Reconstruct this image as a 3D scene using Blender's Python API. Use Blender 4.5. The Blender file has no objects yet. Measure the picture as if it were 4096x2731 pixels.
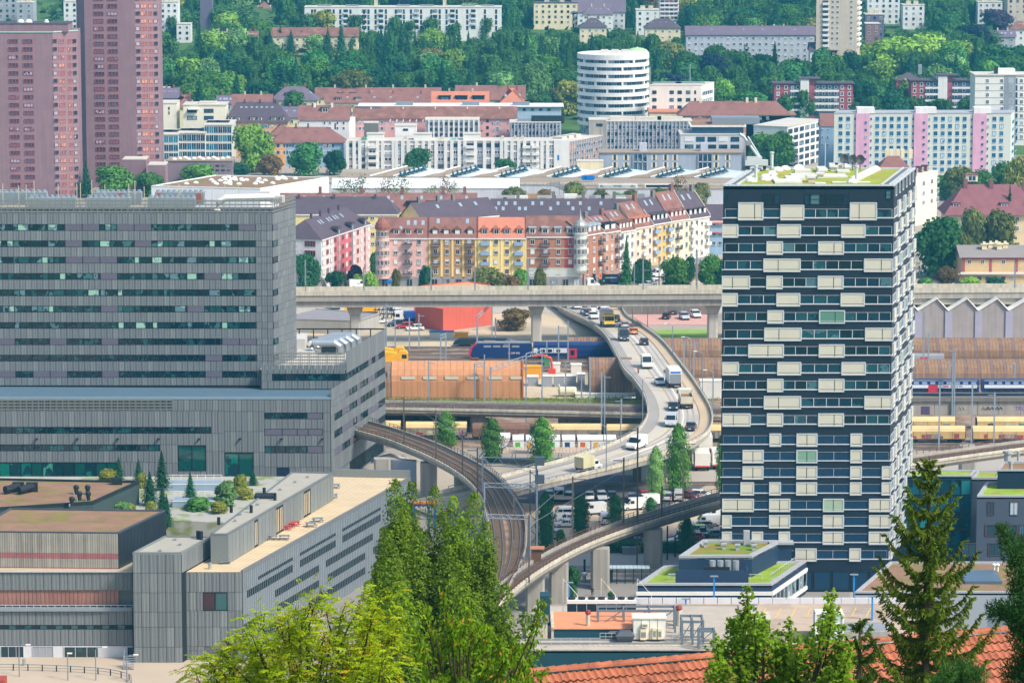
import bpy,random
from math import pi,sin,cos,asin,atan2,atan,sqrt,radians
import numpy as np
from mathutils import Vector,Matrix
R=radians
SC=bpy.context.scene
COL=SC.collection
CZ,F,YH=141.0,14500.0,-800.0
PIT=atan((1365.5-YH)/F)
cd=bpy.data.cameras.new('camera');cam=bpy.data.objects.new('camera',cd);COL.objects.link(cam)
cam.location=(0,0,CZ);cam.rotation_euler=(pi/2-PIT,0,0)
cd.sensor_width=36.0;cd.lens=36.0*F/4096.0;cd.clip_start=1.0;cd.clip_end=9000.0
SC.camera=cam
SUN=Vector((0.62,-0.42,0.78)).normalized()
sl=bpy.data.lights.new('sun','SUN');sl.energy=2.9;sl.angle=R(10.0);sl.color=(1.0,0.94,0.83)
sun=bpy.data.objects.new('sun',sl);COL.objects.link(sun)
sun.rotation_euler=SUN.to_track_quat('Z','Y').to_euler();sun.location=(200,-100,400)
W=bpy.data.worlds.new('World');SC.world=W;W.use_nodes=True
nt=W.node_tree;bg=nt.nodes['Background']
sky=nt.nodes.new('ShaderNodeTexSky');sky.sky_type='NISHITA';sky.sun_disc=False
sky.sun_elevation=asin(SUN.z);sky.sun_rotation=atan2(SUN.x,SUN.y)
sky.dust_density=2.0;sky.air_density=1.0
nt.links.new(sky.outputs[0],bg.inputs[0]);bg.inputs[1].default_value=0.15
SC.view_settings.view_transform='Standard';SC.view_settings.look='None'
SC.view_settings.exposure=0.62;SC.view_settings.gamma=1.0;SC.view_settings.use_curve_mapping=False
SC.render.engine='CYCLES'
cy=SC.cycles
cy.max_bounces=6;cy.diffuse_bounces=3;cy.glossy_bounces=2;cy.transmission_bounces=3;cy.volume_bounces=1
cy.transparent_max_bounces=6;cy.use_adaptive_sampling=False;cy.caustics_reflective=False;cy.caustics_refractive=False
cy.use_denoising=True
try:cy.denoiser='OPENIMAGEDENOISE'
except Exception:pass
rng=random.Random(7)
CP,SP=cos(PIT),sin(PIT)
def ray(px,py):
 r=(px-2048.0)/F;u=(1365.5-py)/F
 return Vector((r,CP+u*SP,-SP+u*CP))
def at(px,py,Y):
 d=ray(px,py);return Vector((d.x*Y/d.y,Y,CZ+d.z*Y/d.y))
def gnd(px,py,z=0.0):
 d=ray(px,py);t=(z-CZ)/d.z;return Vector((d.x*t,d.y*t,z))
def zat(py,Y):return at(2048,py,Y).z
def terr(Y):
 if Y<511:return max(0.0,138-0.27*Y)
 return 0.0 if Y<1450 else 0.036*(Y-1450)
OFF={}
def tag(o,label,cat,group=None,kind=None):
 if label:o['label']=label
 if cat:o['category']=cat
 if group:o['group']=group
 if kind:o['kind']=kind
 return o
def th_(name,label,cat,loc=(0,0,0),rz=0.0,group=None):
 o=bpy.data.objects.new(name,None);COL.objects.link(o);o.empty_display_size=0.3
 o.location=loc;o.rotation_euler=(0,0,rz);OFF[o]=Vector(loc)
 return tag(o,label,cat,group)
COUNT={};PEND={}
def part(name,mesh,parent,loc=(0,0,0),rz=0.0,sc=None,color=None,label=None):
 """one piece = one object; past 300 of a kind on one thing the rest is joined later"""
 k=(parent,name);COUNT[k]=COUNT.get(k,0)+1
 if COUNT[k]>300:
  PEND.setdefault(k,[]).append((mesh,Vector(loc),rz,sc));return None
 o=bpy.data.objects.new(name,mesh);COL.objects.link(o)
 if parent is not None:
  o.parent=parent;o.location=Vector(loc)-OFF.get(parent,Vector())
 else:o.location=loc
 OFF[o]=OFF.get(parent,Vector())if parent is not None else Vector(loc)
 o.rotation_euler=(0,0,rz)
 if sc:o.scale=sc
 if color:o.color=(*color,1)
 if label:o['label']=label
 return o
def flush():
 for(parent,name),L in PEND.items():
  vs,fs,mi,mats=[],[],[],[]
  for me,loc,rz,sc in L:
   M=Matrix.Translation(loc-OFF.get(parent,Vector()))@Matrix.Rotation(rz,4,'Z')@Matrix.Diagonal((*(sc or(1,1,1)),1))
   b=len(vs);vs+=[M@v.co for v in me.vertices]
   mm=[]
   for m in me.materials:
    if m not in mats:mats.append(m)
    mm.append(mats.index(m))
   for p in me.polygons:
    fs.append([b+i for i in p.vertices]);mi.append(mm[p.material_index]if mm else 0)
  me=bpy.data.meshes.new(name);me.from_pydata(vs,[],fs)
  for m in mats:me.materials.append(m)
  me.polygons.foreach_set('material_index',mi)
  o=bpy.data.objects.new(name,me);COL.objects.link(o);o.parent=parent;o['kind']='stuff'
def copy_tree(o,loc=None,rz=None,parent=None,color=None):
 c=o.copy();COL.objects.link(c)
 if parent is not None:c.parent=parent
 if loc is not None:c.location=loc
 if rz is not None:c.rotation_euler=(0,0,rz)
 for ch in o.children:copy_tree(ch,parent=c)
 return c
def lin(c):
 if isinstance(c,str):
  c=[int(c[i:i+2],16)/255 for i in(0,2,4)]
  c=[x/12.92 if x<=.04045 else((x+.055)/1.055)**2.4 for x in c]
 return tuple(c)
MATS={}
def mat(name,col,rough=.8,var=.16,scale=.35,streak=0.0,metal=0.0,bump=0.0,spec=.3,objcol=False,fine=6.0,second=None,patch=.5,orand=0.0):
 if name in MATS:return MATS[name]
 col=lin(col)
 m=bpy.data.materials.new(name);m.use_nodes=True;MATS[name]=m
 m.diffuse_color=(*col,1)
 n=m.node_tree.nodes;l=m.node_tree.links;b=n['Principled BSDF']
 b.inputs['Roughness'].default_value=rough;b.inputs['Metallic'].default_value=metal
 b.inputs['Specular IOR Level'].default_value=spec
 geo=n.new('ShaderNodeNewGeometry')
 def noise(sc,vec=None,det=4):
  t=n.new('ShaderNodeTexNoise');t.inputs['Scale'].default_value=sc;t.inputs['Detail'].default_value=det
  l.new(vec or geo.outputs['Position'],t.inputs['Vector']);return t.outputs[0]
 def mth(op,a,c=None):
  t=n.new('ShaderNodeMath');t.operation=op
  for i,x in enumerate((a,c)):
   if x is None:continue
   if isinstance(x,(int,float)):t.inputs[i].default_value=x
   else:l.new(x,t.inputs[i])
  return t.outputs[0]
 a=noise(scale);c=noise(fine,det=2)
 f=mth('ADD',mth('MULTIPLY',mth('SUBTRACT',a,.5),2.4*var),mth('MULTIPLY',mth('SUBTRACT',c,.5),1.2*var))
 if streak:
  vm=n.new('ShaderNodeVectorMath');vm.operation='MULTIPLY';l.new(geo.outputs['Position'],vm.inputs[0]);vm.inputs[1].default_value=(1.3,1.3,.07)
  f=mth('ADD',f,mth('MULTIPLY',mth('SUBTRACT',noise(1.0,vm.outputs[0]),.5),2.6*streak))
 if orand:oi=n.new('ShaderNodeObjectInfo');f=mth('ADD',f,mth('MULTIPLY',mth('SUBTRACT',oi.outputs['Random'],.5),2*orand))
 val=mth('ADD',f,1.0)
 mx=n.new('ShaderNodeMix');mx.data_type='RGBA';mx.blend_type='MULTIPLY';mx.inputs[0].default_value=1.0
 if objcol:
  oi=n.new('ShaderNodeObjectInfo');l.new(oi.outputs['Color'],mx.inputs[6])
 else:mx.inputs[6].default_value=(*col,1)
 if second:
  s=n.new('ShaderNodeMix');s.data_type='RGBA';s.inputs[6].default_value=(*col,1);s.inputs[7].default_value=(*lin(second),1)
  rp=n.new('ShaderNodeMapRange');rp.inputs[1].default_value=patch-.07;rp.inputs[2].default_value=patch+.07
  l.new(noise(scale*.8,det=6),rp.inputs[0]);l.new(rp.outputs[0],s.inputs[0]);l.new(s.outputs[2],mx.inputs[6])
 l.new(val,mx.inputs[7]);l.new(mx.outputs[2],b.inputs['Base Color'])
 if bump:
  bp=n.new('ShaderNodeBump');bp.inputs['Strength'].default_value=bump;bp.inputs['Distance'].default_value=.05
  l.new(c,bp.inputs['Height']);l.new(bp.outputs[0],b.inputs['Normal'])
 return m
def glm(name,ramp,rough=.12,spec=.6,wob=.0):
 """window glass: each pane takes its own tone (dark room, curtain, blind) from its object's random value"""
 if name in MATS:return MATS[name]
 m=bpy.data.materials.new(name);m.use_nodes=True;MATS[name]=m
 n=m.node_tree.nodes;l=m.node_tree.links;b=n['Principled BSDF']
 oi=n.new('ShaderNodeObjectInfo');cr=n.new('ShaderNodeValToRGB');cr.color_ramp.interpolation='CONSTANT'
 e=cr.color_ramp.elements
 while len(e)<len(ramp):e.new(.5)
 for i,(p,c)in enumerate(ramp):e[i].position=p;e[i].color=(*lin(c),1)
 geo=n.new('ShaderNodeNewGeometry');ns=n.new('ShaderNodeTexNoise');ns.inputs['Scale'].default_value=.45;ns.inputs['Detail'].default_value=3
 l.new(geo.outputs['Position'],ns.inputs['Vector'])
 ad=n.new('ShaderNodeMath');ad.operation='ADD';mu=n.new('ShaderNodeMath');mu.operation='MULTIPLY_ADD'
 l.new(ns.outputs[0],mu.inputs[0]);mu.inputs[1].default_value=.5;mu.inputs[2].default_value=-.25
 l.new(oi.outputs['Random'],ad.inputs[0]);l.new(mu.outputs[0],ad.inputs[1]);l.new(ad.outputs[0],cr.inputs[0])
 l.new(cr.outputs[0],b.inputs['Base Color'])
 b.inputs['Roughness'].default_value=rough;b.inputs['Specular IOR Level'].default_value=spec
 if wob:
  n2=n.new('ShaderNodeTexNoise');n2.inputs['Scale'].default_value=1.1;l.new(geo.outputs['Position'],n2.inputs['Vector'])
  bp=n.new('ShaderNodeBump');bp.inputs['Strength'].default_value=wob;bp.inputs['Distance'].default_value=.1
  l.new(n2.outputs[0],bp.inputs['Height']);l.new(bp.outputs[0],b.inputs['Normal'])
 return m
def leafmat(name,trans=.3,var=.35,objcol=True,col=(.1,.2,.03),scale=.6,rnd=.15):
 if name in MATS:return MATS[name]
 m=bpy.data.materials.new(name);m.use_nodes=True;MATS[name]=m
 n=m.node_tree.nodes;l=m.node_tree.links;n.remove(n['Principled BSDF']);out=n['Material Output']
 geo=n.new('ShaderNodeNewGeometry');ns=n.new('ShaderNodeTexNoise');ns.inputs['Scale'].default_value=scale;ns.inputs['Detail'].default_value=2
 l.new(geo.outputs['Position'],ns.inputs['Vector'])
 a=n.new('ShaderNodeMath');a.operation='MULTIPLY_ADD';l.new(ns.outputs[0],a.inputs[0]);a.inputs[1].default_value=2*var;a.inputs[2].default_value=1-var
 a2=n.new('ShaderNodeMath');a2.operation='MULTIPLY_ADD';l.new(geo.outputs['Random Per Island'],a2.inputs[0]);a2.inputs[1].default_value=2*rnd;a2.inputs[2].default_value=-rnd
 a3=n.new('ShaderNodeMath');a3.operation='ADD';l.new(a.outputs[0],a3.inputs[0]);l.new(a2.outputs[0],a3.inputs[1])
 mx=n.new('ShaderNodeMix');mx.data_type='RGBA';mx.blend_type='MULTIPLY';mx.inputs[0].default_value=1
 if objcol:
  oi=n.new('ShaderNodeObjectInfo');l.new(oi.outputs['Color'],mx.inputs[6])
 else:mx.inputs[6].default_value=(*lin(col),1)
 l.new(a3.outputs[0],mx.inputs[7])
 d=n.new('ShaderNodeBsdfDiffuse');t=n.new('ShaderNodeBsdfTranslucent');s=n.new('ShaderNodeMixShader');s.inputs[0].default_value=trans
 l.new(mx.outputs[2],d.inputs[0]);l.new(mx.outputs[2],t.inputs[0]);l.new(d.outputs[0],s.inputs[1]);l.new(t.outputs[0],s.inputs[2]);l.new(s.outputs[0],out.inputs[0])
 return m
class MB:
 def __init__(s):s.v=[];s.f=[];s.mi=[];s.mats=[];s.cur=0;s.o=Vector((0,0,0));s.u=Vector((1,0,0));s.w=Vector((0,1,0))
 def m(s,m):
  if m not in s.mats:s.mats.append(m)
  s.cur=s.mats.index(m);return s
 def fr(s,o=(0,0,0),u=(1,0)):
  s.o=Vector((o[0],o[1],o[2]if len(o)>2 else 0));d=Vector((u[0],u[1],0)).normalized();s.u=d;s.w=Vector((-d.y,d.x,0));return s
 def P(s,p):return s.o+s.u*p[0]+s.w*p[1]+Vector((0,0,p[2]))
 def pts(s,L):
  b=len(s.v);s.v+=[s.P(p)for p in L];return b
 def poly(s,L):
  b=s.pts(L);s.f.append(list(range(b,b+len(L))));s.mi.append(s.cur)
 def fcs(s,b,F_):
  for f in F_:s.f.append([b+i for i in f]);s.mi.append(s.cur)
 def box(s,x0,x1,y0,y1,z0,z1):
  b=s.pts([(x0,y0,z0),(x1,y0,z0),(x1,y1,z0),(x0,y1,z0),(x0,y0,z1),(x1,y0,z1),(x1,y1,z1),(x0,y1,z1)])
  s.fcs(b,[(0,3,2,1),(4,5,6,7),(0,1,5,4),(1,2,6,5),(2,3,7,6),(3,0,4,7)]);return s
 def cbox(s,x,y,z,w,d,h):return s.box(x-w/2,x+w/2,y-d/2,y+d/2,z,z+h)
 def prism(s,poly,z0,z1,cap=True,bot=False):
  n=len(poly);zz0=z0 if isinstance(z0,(list,tuple))else[z0]*n;zz1=z1 if isinstance(z1,(list,tuple))else[z1]*n
  b=s.pts([(p[0],p[1],zz0[i])for i,p in enumerate(poly)]+[(p[0],p[1],zz1[i])for i,p in enumerate(poly)])
  s.fcs(b,[(i,(i+1)%n,n+(i+1)%n,n+i)for i in range(n)])
  if cap:s.fcs(b,[tuple(n+i for i in range(n))])
  if bot:s.fcs(b,[tuple(range(n-1,-1,-1))])
  return s
 def tube(s,pts,r,k=6,cap=True):
  P=[Vector(p)for p in pts];n=len(P);rr=r if isinstance(r,(list,tuple))else[r]*n
  b=len(s.v)
  for i in range(n):
   d=(P[min(i+1,n-1)]-P[max(i-1,0)]);d=d.normalized()if d.length>1e-9 else Vector((0,0,1))
   a=d.cross(Vector((0,0,1)))if abs(d.z)<.95 else d.cross(Vector((1,0,0)))
   a.normalize();c=d.cross(a)
   for j in range(k):
    t=2*pi*j/k;q=P[i]+(a*cos(t)+c*sin(t))*rr[i];s.v.append(s.P(q))
  for i in range(n-1):
   for j in range(k):
    s.f.append([b+i*k+j,b+i*k+(j+1)%k,b+(i+1)*k+(j+1)%k,b+(i+1)*k+j]);s.mi.append(s.cur)
  if cap:
   s.f.append([b+j for j in range(k)][::-1]);s.mi.append(s.cur)
   s.f.append([b+(n-1)*k+j for j in range(k)]);s.mi.append(s.cur)
  return s
 def lathe(s,prof,c=(0,0),k=16):
  b=len(s.v);n=len(prof)
  for r,z in prof:
   for j in range(k):
    t=2*pi*j/k;s.v.append(s.P((c[0]+r*cos(t),c[1]+r*sin(t),z)))
  for i in range(n-1):
   for j in range(k):
    s.f.append([b+i*k+j,b+i*k+(j+1)%k,b+(i+1)*k+(j+1)%k,b+(i+1)*k+j]);s.mi.append(s.cur)
  return s
 def ribbon(s,L,Rr,zoff=0.0):
  n=len(L);b=s.pts([(p[0],p[1],p[2]+zoff)for p in L]+[(p[0],p[1],p[2]+zoff)for p in Rr])
  s.fcs(b,[(i,n+i,n+i+1,i+1)for i in range(n-1)]);return s
 def mesh(s,name,off=Vector()):
  me=bpy.data.meshes.new(name);me.from_pydata([v-off for v in s.v],[],s.f)
  for m in s.mats:me.materials.append(m)
  if s.mi:me.polygons.foreach_set('material_index',s.mi)
  return me
 def bd(s,name,parent=None,label=None,sm_=False):
  off=OFF.get(parent,Vector())if parent is not None else Vector()
  me=s.mesh(name,off)
  if sm_:
   me.polygons.foreach_set('use_smooth',[True]*len(me.polygons))
  o=bpy.data.objects.new(name,me);COL.objects.link(o);o.parent=parent;OFF[o]=off
  if label:o['label']=label
  return o
def mk(m):return MB().m(m)
def st_(name,mb):
 o=mb.bd(name);o['kind']='structure';return o
class Face:
 """a vertical wall plane from A to B (left to right as seen from outside)"""
 def __init__(s,root,A,B):
  s.root=root;s.A=Vector((A[0],A[1]));s.B=Vector((B[0],B[1]));d=s.B-s.A;s.L=d.length;s.u=d/s.L
  s.n=Vector((s.u.y,-s.u.x));s.rz=atan2(s.u.y,s.u.x)
 def pix(s,px,py):
  d=ray(px,py);k=s.n.dot(Vector((d.x,d.y)));t=s.n.dot(s.A)/k
  q=Vector((d.x*t,d.y*t));return(q-s.A).dot(s.u),CZ+d.z*t
 def p(s,x,z,out=0.0):
  q=s.A+s.u*x+s.n*out;return Vector((q.x,q.y,z))
 def put(s,name,mesh,x,z,w=1,h=1,out=0.0,d=1.0,label=None,color=None):
  return part(name,mesh,s.root,s.p(x,z,out),s.rz,(w,d,h),label=label,color=color)
 def mb(s):
  m=MB();m.fr((s.A.x,s.A.y,0),(s.u.x,s.u.y));return m
WM={}
def wnm(key,fr,glass,cols=2,rows=1,fw=.07,blind=None,blindh=0.0,sill=None,depth=.12,transom=None):
 """unit window: x -.5...5, z 0..1, standing proud of y=0 towards -y; pane set back inside its frame"""
 if key in WM:return WM[key]
 m=MB();m.m(fr);a=fw
 m.box(-.5,.5,-depth,0,0,a);m.box(-.5,.5,-depth,0,1-a,1);m.box(-.5,-.5+a,-depth,0,a,1-a);m.box(.5-a,.5,-depth,0,a,1-a)
 for i in range(1,cols):
  x=-.5+i/cols;m.box(x-a/2.5,x+a/2.5,-depth*.8,0,a,1-a)
 for i in range(1,rows):
  z=i/rows;m.box(-.5+a,.5-a,-depth*.75,0,z-a/2.5,z+a/2.5)
 if transom:m.box(-.5+a,.5-a,-depth*.78,0,transom-a/2.5,transom+a/2.5)
 m.m(glass);m.poly([(-.5+a,-.03,a),(.5-a,-.03,a),(.5-a,-.03,1-a),(-.5+a,-.03,1-a)])
 if blind:m.m(blind);m.box(-.5+a,.5-a,-depth*.6,-.035,1-a-blindh,1-a)
 if sill:m.m(sill);m.box(-.54,.54,-depth-.1,0,-.06,0)
 WM[key]=m.mesh('window');return WM[key]
CONC=mat('concrete','a09a90',.9,.22,.12,streak=.3)
CONCD=mat('concrete_dark','77736d',.9,.2,.12,streak=.2)
CONCL=mat('concrete_light','c2b9a4',.9,.2,.25,streak=.35)
ASPH=mat('asphalt','8d8882',.9,.14,.08)
ASPHL=mat('asphalt_pale','b3aa9c',.9,.12,.08,fine=.8)
TAN=mat('tan_gravel','c8b596',.95,.2,.06,fine=.7,second='b0a48c',patch=.52)
BALL=mat('ballast','9a8370',.95,.25,.3,fine=5,second='7d6653')
STEEL=mat('rail_steel','8f8f92',.4,.1,metal=.7)
RUST=mat('rust_brown','6b4a38',.85,.25,1.0)
WOOD=mat('sleeper_wood','77634f',.9,.25,1.0)
YEL=mat('yellow_paint','e3c04a',.7,.1)
WHT=mat('white_paint','e4e1d8',.7,.1)
GREY=mat('grey_metal','8d949a',.5,.1,metal=.3)
DARK=mat('dark_metal','22262b',.6,.15)
GRASS=mat('grass','6f8a35',.95,.35,.5,fine=5,second='8d8a4a',patch=.6)
SEDUM=mat('sedum_roof','8c7a35',.95,.35,.35,fine=4,second='6f8a2c',patch=.5)
SEDUMG=mat('green_roof','8aa52f',.95,.35,.4,fine=4,second='9c8a3f',patch=.62)
BROOF=mat('brown_roof','8f6f57',.95,.25,.25,fine=4,second='7a7434',patch=.57)
GRAV=mat('gravel_roof','b3a797',.95,.18,.4,fine=6)
GLAS=glm('glass_dark',[(0,'10202b'),(.25,'1d3340'),(.5,'0c1820'),(.7,'35505c'),(.85,'7d8f93'),(.95,'b5bdba')],.1)
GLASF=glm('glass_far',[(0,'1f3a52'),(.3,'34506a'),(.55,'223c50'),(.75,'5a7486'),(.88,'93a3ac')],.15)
BLIND=mat('blind_white','dcdad2',.8,.06)
WFR=mat('frame_white','e6e4de',.7,.06)
def sheet(name,poly,z,m):
 b=mk(m);b.poly([(p[0],p[1],z)for p in poly]);return st_(name,b)
def terrain(name,y0,y1,step,m,x=2200):
 b=mk(m);ys=list(np.arange(y0,y1,step))+[y1];k=len(ys)
 q=b.pts([(xx,yy,terr(yy))for yy in ys for xx in(-x,x)])
 b.fcs(q,[(2*i,2*i+1,2*i+3,2*i+2)for i in range(k-1)]);return st_(name,b)
terrain('hillside',-60,512,40,mat('hill_grass','5f7434',.95,.3,.1,second='6d6238',patch=.6))
terrain('ground',512,1450,60,mat('city_ground','a89c8a',.95,.15,.03,fine=.5,second='8e8880',patch=.55))
terrain('hill',1450,4200,80,mat('park_grass','4c6a2c',.95,.3,.05))
def gp(*L,z=0.0):return[gnd(x,y,z)for x,y in L]
sheet('rail_yard',gp((900,1790),(4400,1800),(4400,1380),(900,1384)),.02,BALL)
sheet('yard_gravel',gp((900,1384),(2300,1388),(2600,1250),(900,1262)),.03,TAN)
sheet('car_park',gp((2000,2262),(3000,2262),(3000,1962),(2000,1962)),.02,mat('parking_tan','c4ad8f',.95,.12,.04,fine=.6))
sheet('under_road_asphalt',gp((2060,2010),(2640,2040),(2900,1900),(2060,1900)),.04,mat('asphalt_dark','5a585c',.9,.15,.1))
sheet('street',gp((1300,2262),(3000,2262),(3000,2196),(1300,2196)),.045,ASPHL)
sheet('plaza',gp((1300,2520),(3400,2520),(3400,2264),(1300,2264)),.03,ASPH)
sheet('truck_yard',gp((2560,1940),(4300,1940),(4300,1800),(2560,1800)),.05,mat('yard_asphalt','a89f93',.9,.12,.05))
sheet('city_street',gp((900,1252),(4400,1252),(4400,1128),(900,1128)),.02,ASPHL)
sheet('red_car_park',gp((2520,1300),(2850,1300),(2850,1245),(2520,1245)),.05,mat('red_paving','c99a8c',.9,.1,.1))
sheet('lawn',gp((2560,1352),(2880,1352),(2860,1318),(2640,1318)),.06,mat('bright_lawn','8aa84c',.95,.25,.3))
sheet('verge',gp((1500,1606),(2560,1618),(2560,1594),(1500,1588)),.06,GRASS)
sheet('yard_apron',gp((2080,1592),(2600,1592),(2600,1490),(2080,1490)),.05,TAN)
sheet('forecourt',gp((-200,2800),(980,2800),(980,2560),(-200,2560)),.03,mat('forecourt_tan','b9a892',.95,.12,.1))
def sm_(L,n=60):
 P=[Vector(p)for p in L];P=[P[0]*2-P[1]]+P+[P[-1]*2-P[-2]];out=[];k=len(P)-3
 for i in range(n):
  t=i/(n-1)*k;j=min(int(t),k-1);t-=j;a,b,c,d=P[j:j+4]
  out.append(.5*((2*b)+(c-a)*t+(2*a-5*b+4*c-d)*t*t+(3*b-a-3*c+d)*t**3))
 s=[0]
 for i in range(1,n):s.append(s[-1]+(out[i]-out[i-1]).length)
 res=[];j=0
 for i in range(n):
  t=s[-1]*i/(n-1)
  while j<n-2 and s[j+1]<t:j+=1
  f=(t-s[j])/max(1e-9,s[j+1]-s[j]);res.append(out[j].lerp(out[j+1],f))
 return res
def mixl(A,B,f):return[a.lerp(b,f)for a,b in zip(A,B)]
def ofs(L,d,dz=0.0):
 out=[]
 for i in range(len(L)):
  t=L[min(i+1,len(L)-1)]-L[max(i-1,0)];t.z=0;t.normalize();out.append(L[i]+Vector((-t.y,t.x,0))*d+Vector((0,0,dz)))
 return out
def walk(L,step):
 out=[];acc=0.0
 for i in range(len(L)-1):
  d=(L[i+1]-L[i]);n=d.length;u=d/n
  while acc<n:out.append((L[i]+u*acc,u));acc+=step
  acc-=n
 return out
def along(mb,L,d0,d1,z0,z1):
 """a bar of rectangular section following the line L, between side offsets d0..d1 and heights z0..z1"""
 a,b=ofs(L,d0),ofs(L,d1);n=len(L)
 q=mb.pts([(p.x,p.y,p.z+z0)for p in a]+[(p.x,p.y,p.z+z0)for p in b]+[(p.x,p.y,p.z+z1)for p in b]+[(p.x,p.y,p.z+z1)for p in a])
 for i in range(n-1):
  for k in range(4):
   k2=(k+1)%4;mb.fcs(q,[(k*n+i,k*n+i+1,k2*n+i+1,k2*n+i)])
 mb.fcs(q,[(0,n,2*n,3*n),(n-1,4*n-1,3*n-1,2*n-1)])
def lay_rails(root,C,z=0.0,bed=True,gauge=.72):
 if bed:
  m=MB();m.m(BALL);along(m,C,-1.7,1.7,z,z+.12);m.bd('ballast_bed',root)
 m=MB();m.m(WOOD)
 for p,u in walk(C,.75):
  m.fr((p.x,p.y,p.z+z),(u.x,u.y));m.box(-.13,.13,-1.25,1.25,.1,.2)
 o=m.bd('sleepers',root);o['kind']='stuff'
 for s in(-gauge,gauge):
  m=MB();m.m(STEEL);along(m,C,s-.055,s+.055,z+.2,z+.36);m.bd('rail',root)
def track(C,z=0.0):
 m=MB();m.m(BALL);along(m,C,-1.7,1.7,.0+z,.14+z);t=st_('railway_track',m);lay_rails(t,C,z,bed=False)
for y0,y1,x0,x1 in((1392,1396,1380,2560),(1409,1411,1380,2560),(1424,1425,1380,2560),(1441,1443,1380,2560),(1456,1457,1380,2560),(1470,1472,1380,2560),(1448,1449,3500,4200),(1700,1708,1840,2900),(1716,1726,1840,2900),(1712,1714,3500,4250),(1768,1768,1400,2700),(1782,1784,3500,4300),(1796,1800,3500,4300)):
 a,b=gnd(x0,y0),gnd(x1,y1);track([a,a.lerp(b,.5),b],.03)
a,b=gnd(2260,1940),gnd(2900,1935);track([a,b],.06)
def piers_on(root,name,pts,m,w=2.6,d=2.2,head=None):
 for(x,y,zt)in pts:
  b=mk(m);b.fr((x,y,0));b.prism([(-w/2,-d/2),(-w/2+.4,-d/2-.35),(w/2-.4,-d/2-.35),(w/2,-d/2),(w/2,d/2),(-w/2,d/2)],0,zt-(2.6 if head else 0))
  if head:
   h=head/2;z0=zt-2.6
   q=b.pts([(-w/2,-d/2,z0),(w/2,-d/2,z0),(w/2,d/2,z0),(-w/2,d/2,z0),(-h,-d/2-.3,zt-.6),(h,-d/2-.3,zt-.6),(h,d/2+.3,zt-.6),(-h,d/2+.3,zt-.6),(-h,-d/2-.3,zt),(h,-d/2-.3,zt),(h,d/2+.3,zt),(-h,d/2+.3,zt)])
   for k in(0,4):b.fcs(q,[(k+i,k+(i+1)%4,k+4+(i+1)%4,k+4+i)for i in range(4)])
  b.bd(name,root)
A=at(900,1166,936);B=at(4350,1152,944);zt=14.3;zb=9.9
VF=Face(None,A,B)
via=th_('rail_viaduct','long straight pale concrete rail viaduct crossing the whole view above the yard','viaduct',(A.x,A.y,0));VF.root=via
b=VF.mb();b.m(CONC);L=VF.L
b.box(0,L,.0,9.0,zt-2.7,zt-1.0);b.bd('deck',via)
b=VF.mb();b.m(CONC);b.box(0,L,.7,8.3,zb,zt-2.7);b.bd('girder',via)
n=22
for i in range(n):
 b=VF.mb();b.m(CONCL);b.box(L*i/n+.03,L*(i+1)/n-.03,-.25,.1,zt-1.15,zt);b.bd('parapet_panel',via)
b=VF.mb();b.m(CONCL);b.box(0,L,8.8,9.1,zt-1.1,zt);b.bd('rear_parapet',via)
for x0,x1,y in((1335,1490,1203),(2058,2212,1197),(2785,2960,1195),(3700,3850,1195)):
 xa,z=VF.pix(x0,y);xb,_=VF.pix(x1,y);b=VF.mb();b.m(CONCD)
 q=b.pts([(xa,.69,z-.2),(xb,.69,z-.2),(xb,.69,z+.25),(xa,.69,z+.25),(xa+2,.1,z-.1),(xb-2,.1,z-.1),(xb-2,.1,z+.2),(xa+2,.1,z+.2)])
 b.fcs(q,[(4,5,6,7),(0,1,5,4),(2,3,7,6),(1,2,6,5),(3,0,4,7)]);b.bd('ledge',via)
for x0,x1,y0,y1 in((2332,2376,1183,1208),(2396,2432,1186,1206)):
 xa,z1=VF.pix(x0,y0);xb,z0=VF.pix(x1,y1);b=VF.mb();b.m(mat('pink_wash','c08a88',.9,.4,.9));b.box(xa,xb,.67,.69,max(z0,zb+.1),min(z1,zt-2.75));b.bd('paint_patch',via)
piers_on(via,'pier',[(*VF.p(VF.pix(x,1300)[0],0,-4.5).xy,zb)for x in(700,1420,2148,2856,3900)],mat('pier_concrete','b0aaa0',.9,.15,.2,streak=.15),2.7,2.4,head=4.2)
for px in(1222,1455,1725,1900,2112,2573,2788,4060):
 x,z=VF.pix(px,1153);b=VF.mb();b.m(GREY);b.box(x-.18,x+.18,.3,.6,zt-1,zt+6.2+(px%5));b.box(x-.1,x+1.6,.4,.5,zt+5,zt+5.12);b.bd('catenary_mast',via)
def itp(T,v):
 if v<=T[0][0]:return T[0][1]
 for(a,b),(c,d)in zip(T,T[1:]):
  if v<=c:return b+(d-b)*(v-a)/(c-a)
 return T[-1][1]
RZ=[(1190,.3),(1222,.7),(1262,1.8),(1304,3.6),(1361,6),(1480,8),(1720,8.2),(1800,7.6),(1875,6.8),(1944,6.4),(1990,4.2),(2040,1.6),(2080,.25)]
def rz_(y):return itp(RZ,y)
LE=[(2150,1196),(2207,1222),(2287,1262),(2371,1304),(2431,1361),(2495,1480),(2530,1518),(2570,1573),(2590,1627),(2588,1675),(2557,1722),(2485,1765),(2400,1801),(2271,1841),(2142,1875),(2000,1915),(1800,1966),(1600,2010)]
RE=[(2430,1196),(2476,1222),(2506,1267),(2550,1297),(2645,1366),(2739,1480),(2776,1530),(2815,1590),(2842,1640),(2849,1685),(2830,1735),(2762,1780),(2669,1816),(2494,1865),(2316,1906),(2142,1946),(1950,2000),(1740,2065)]
NR=140
RL=sm_([gnd(x,y,rz_(y))for x,y in LE],NR);RR=sm_([gnd(x,y,rz_(y))for x,y in RE],NR)
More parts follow.
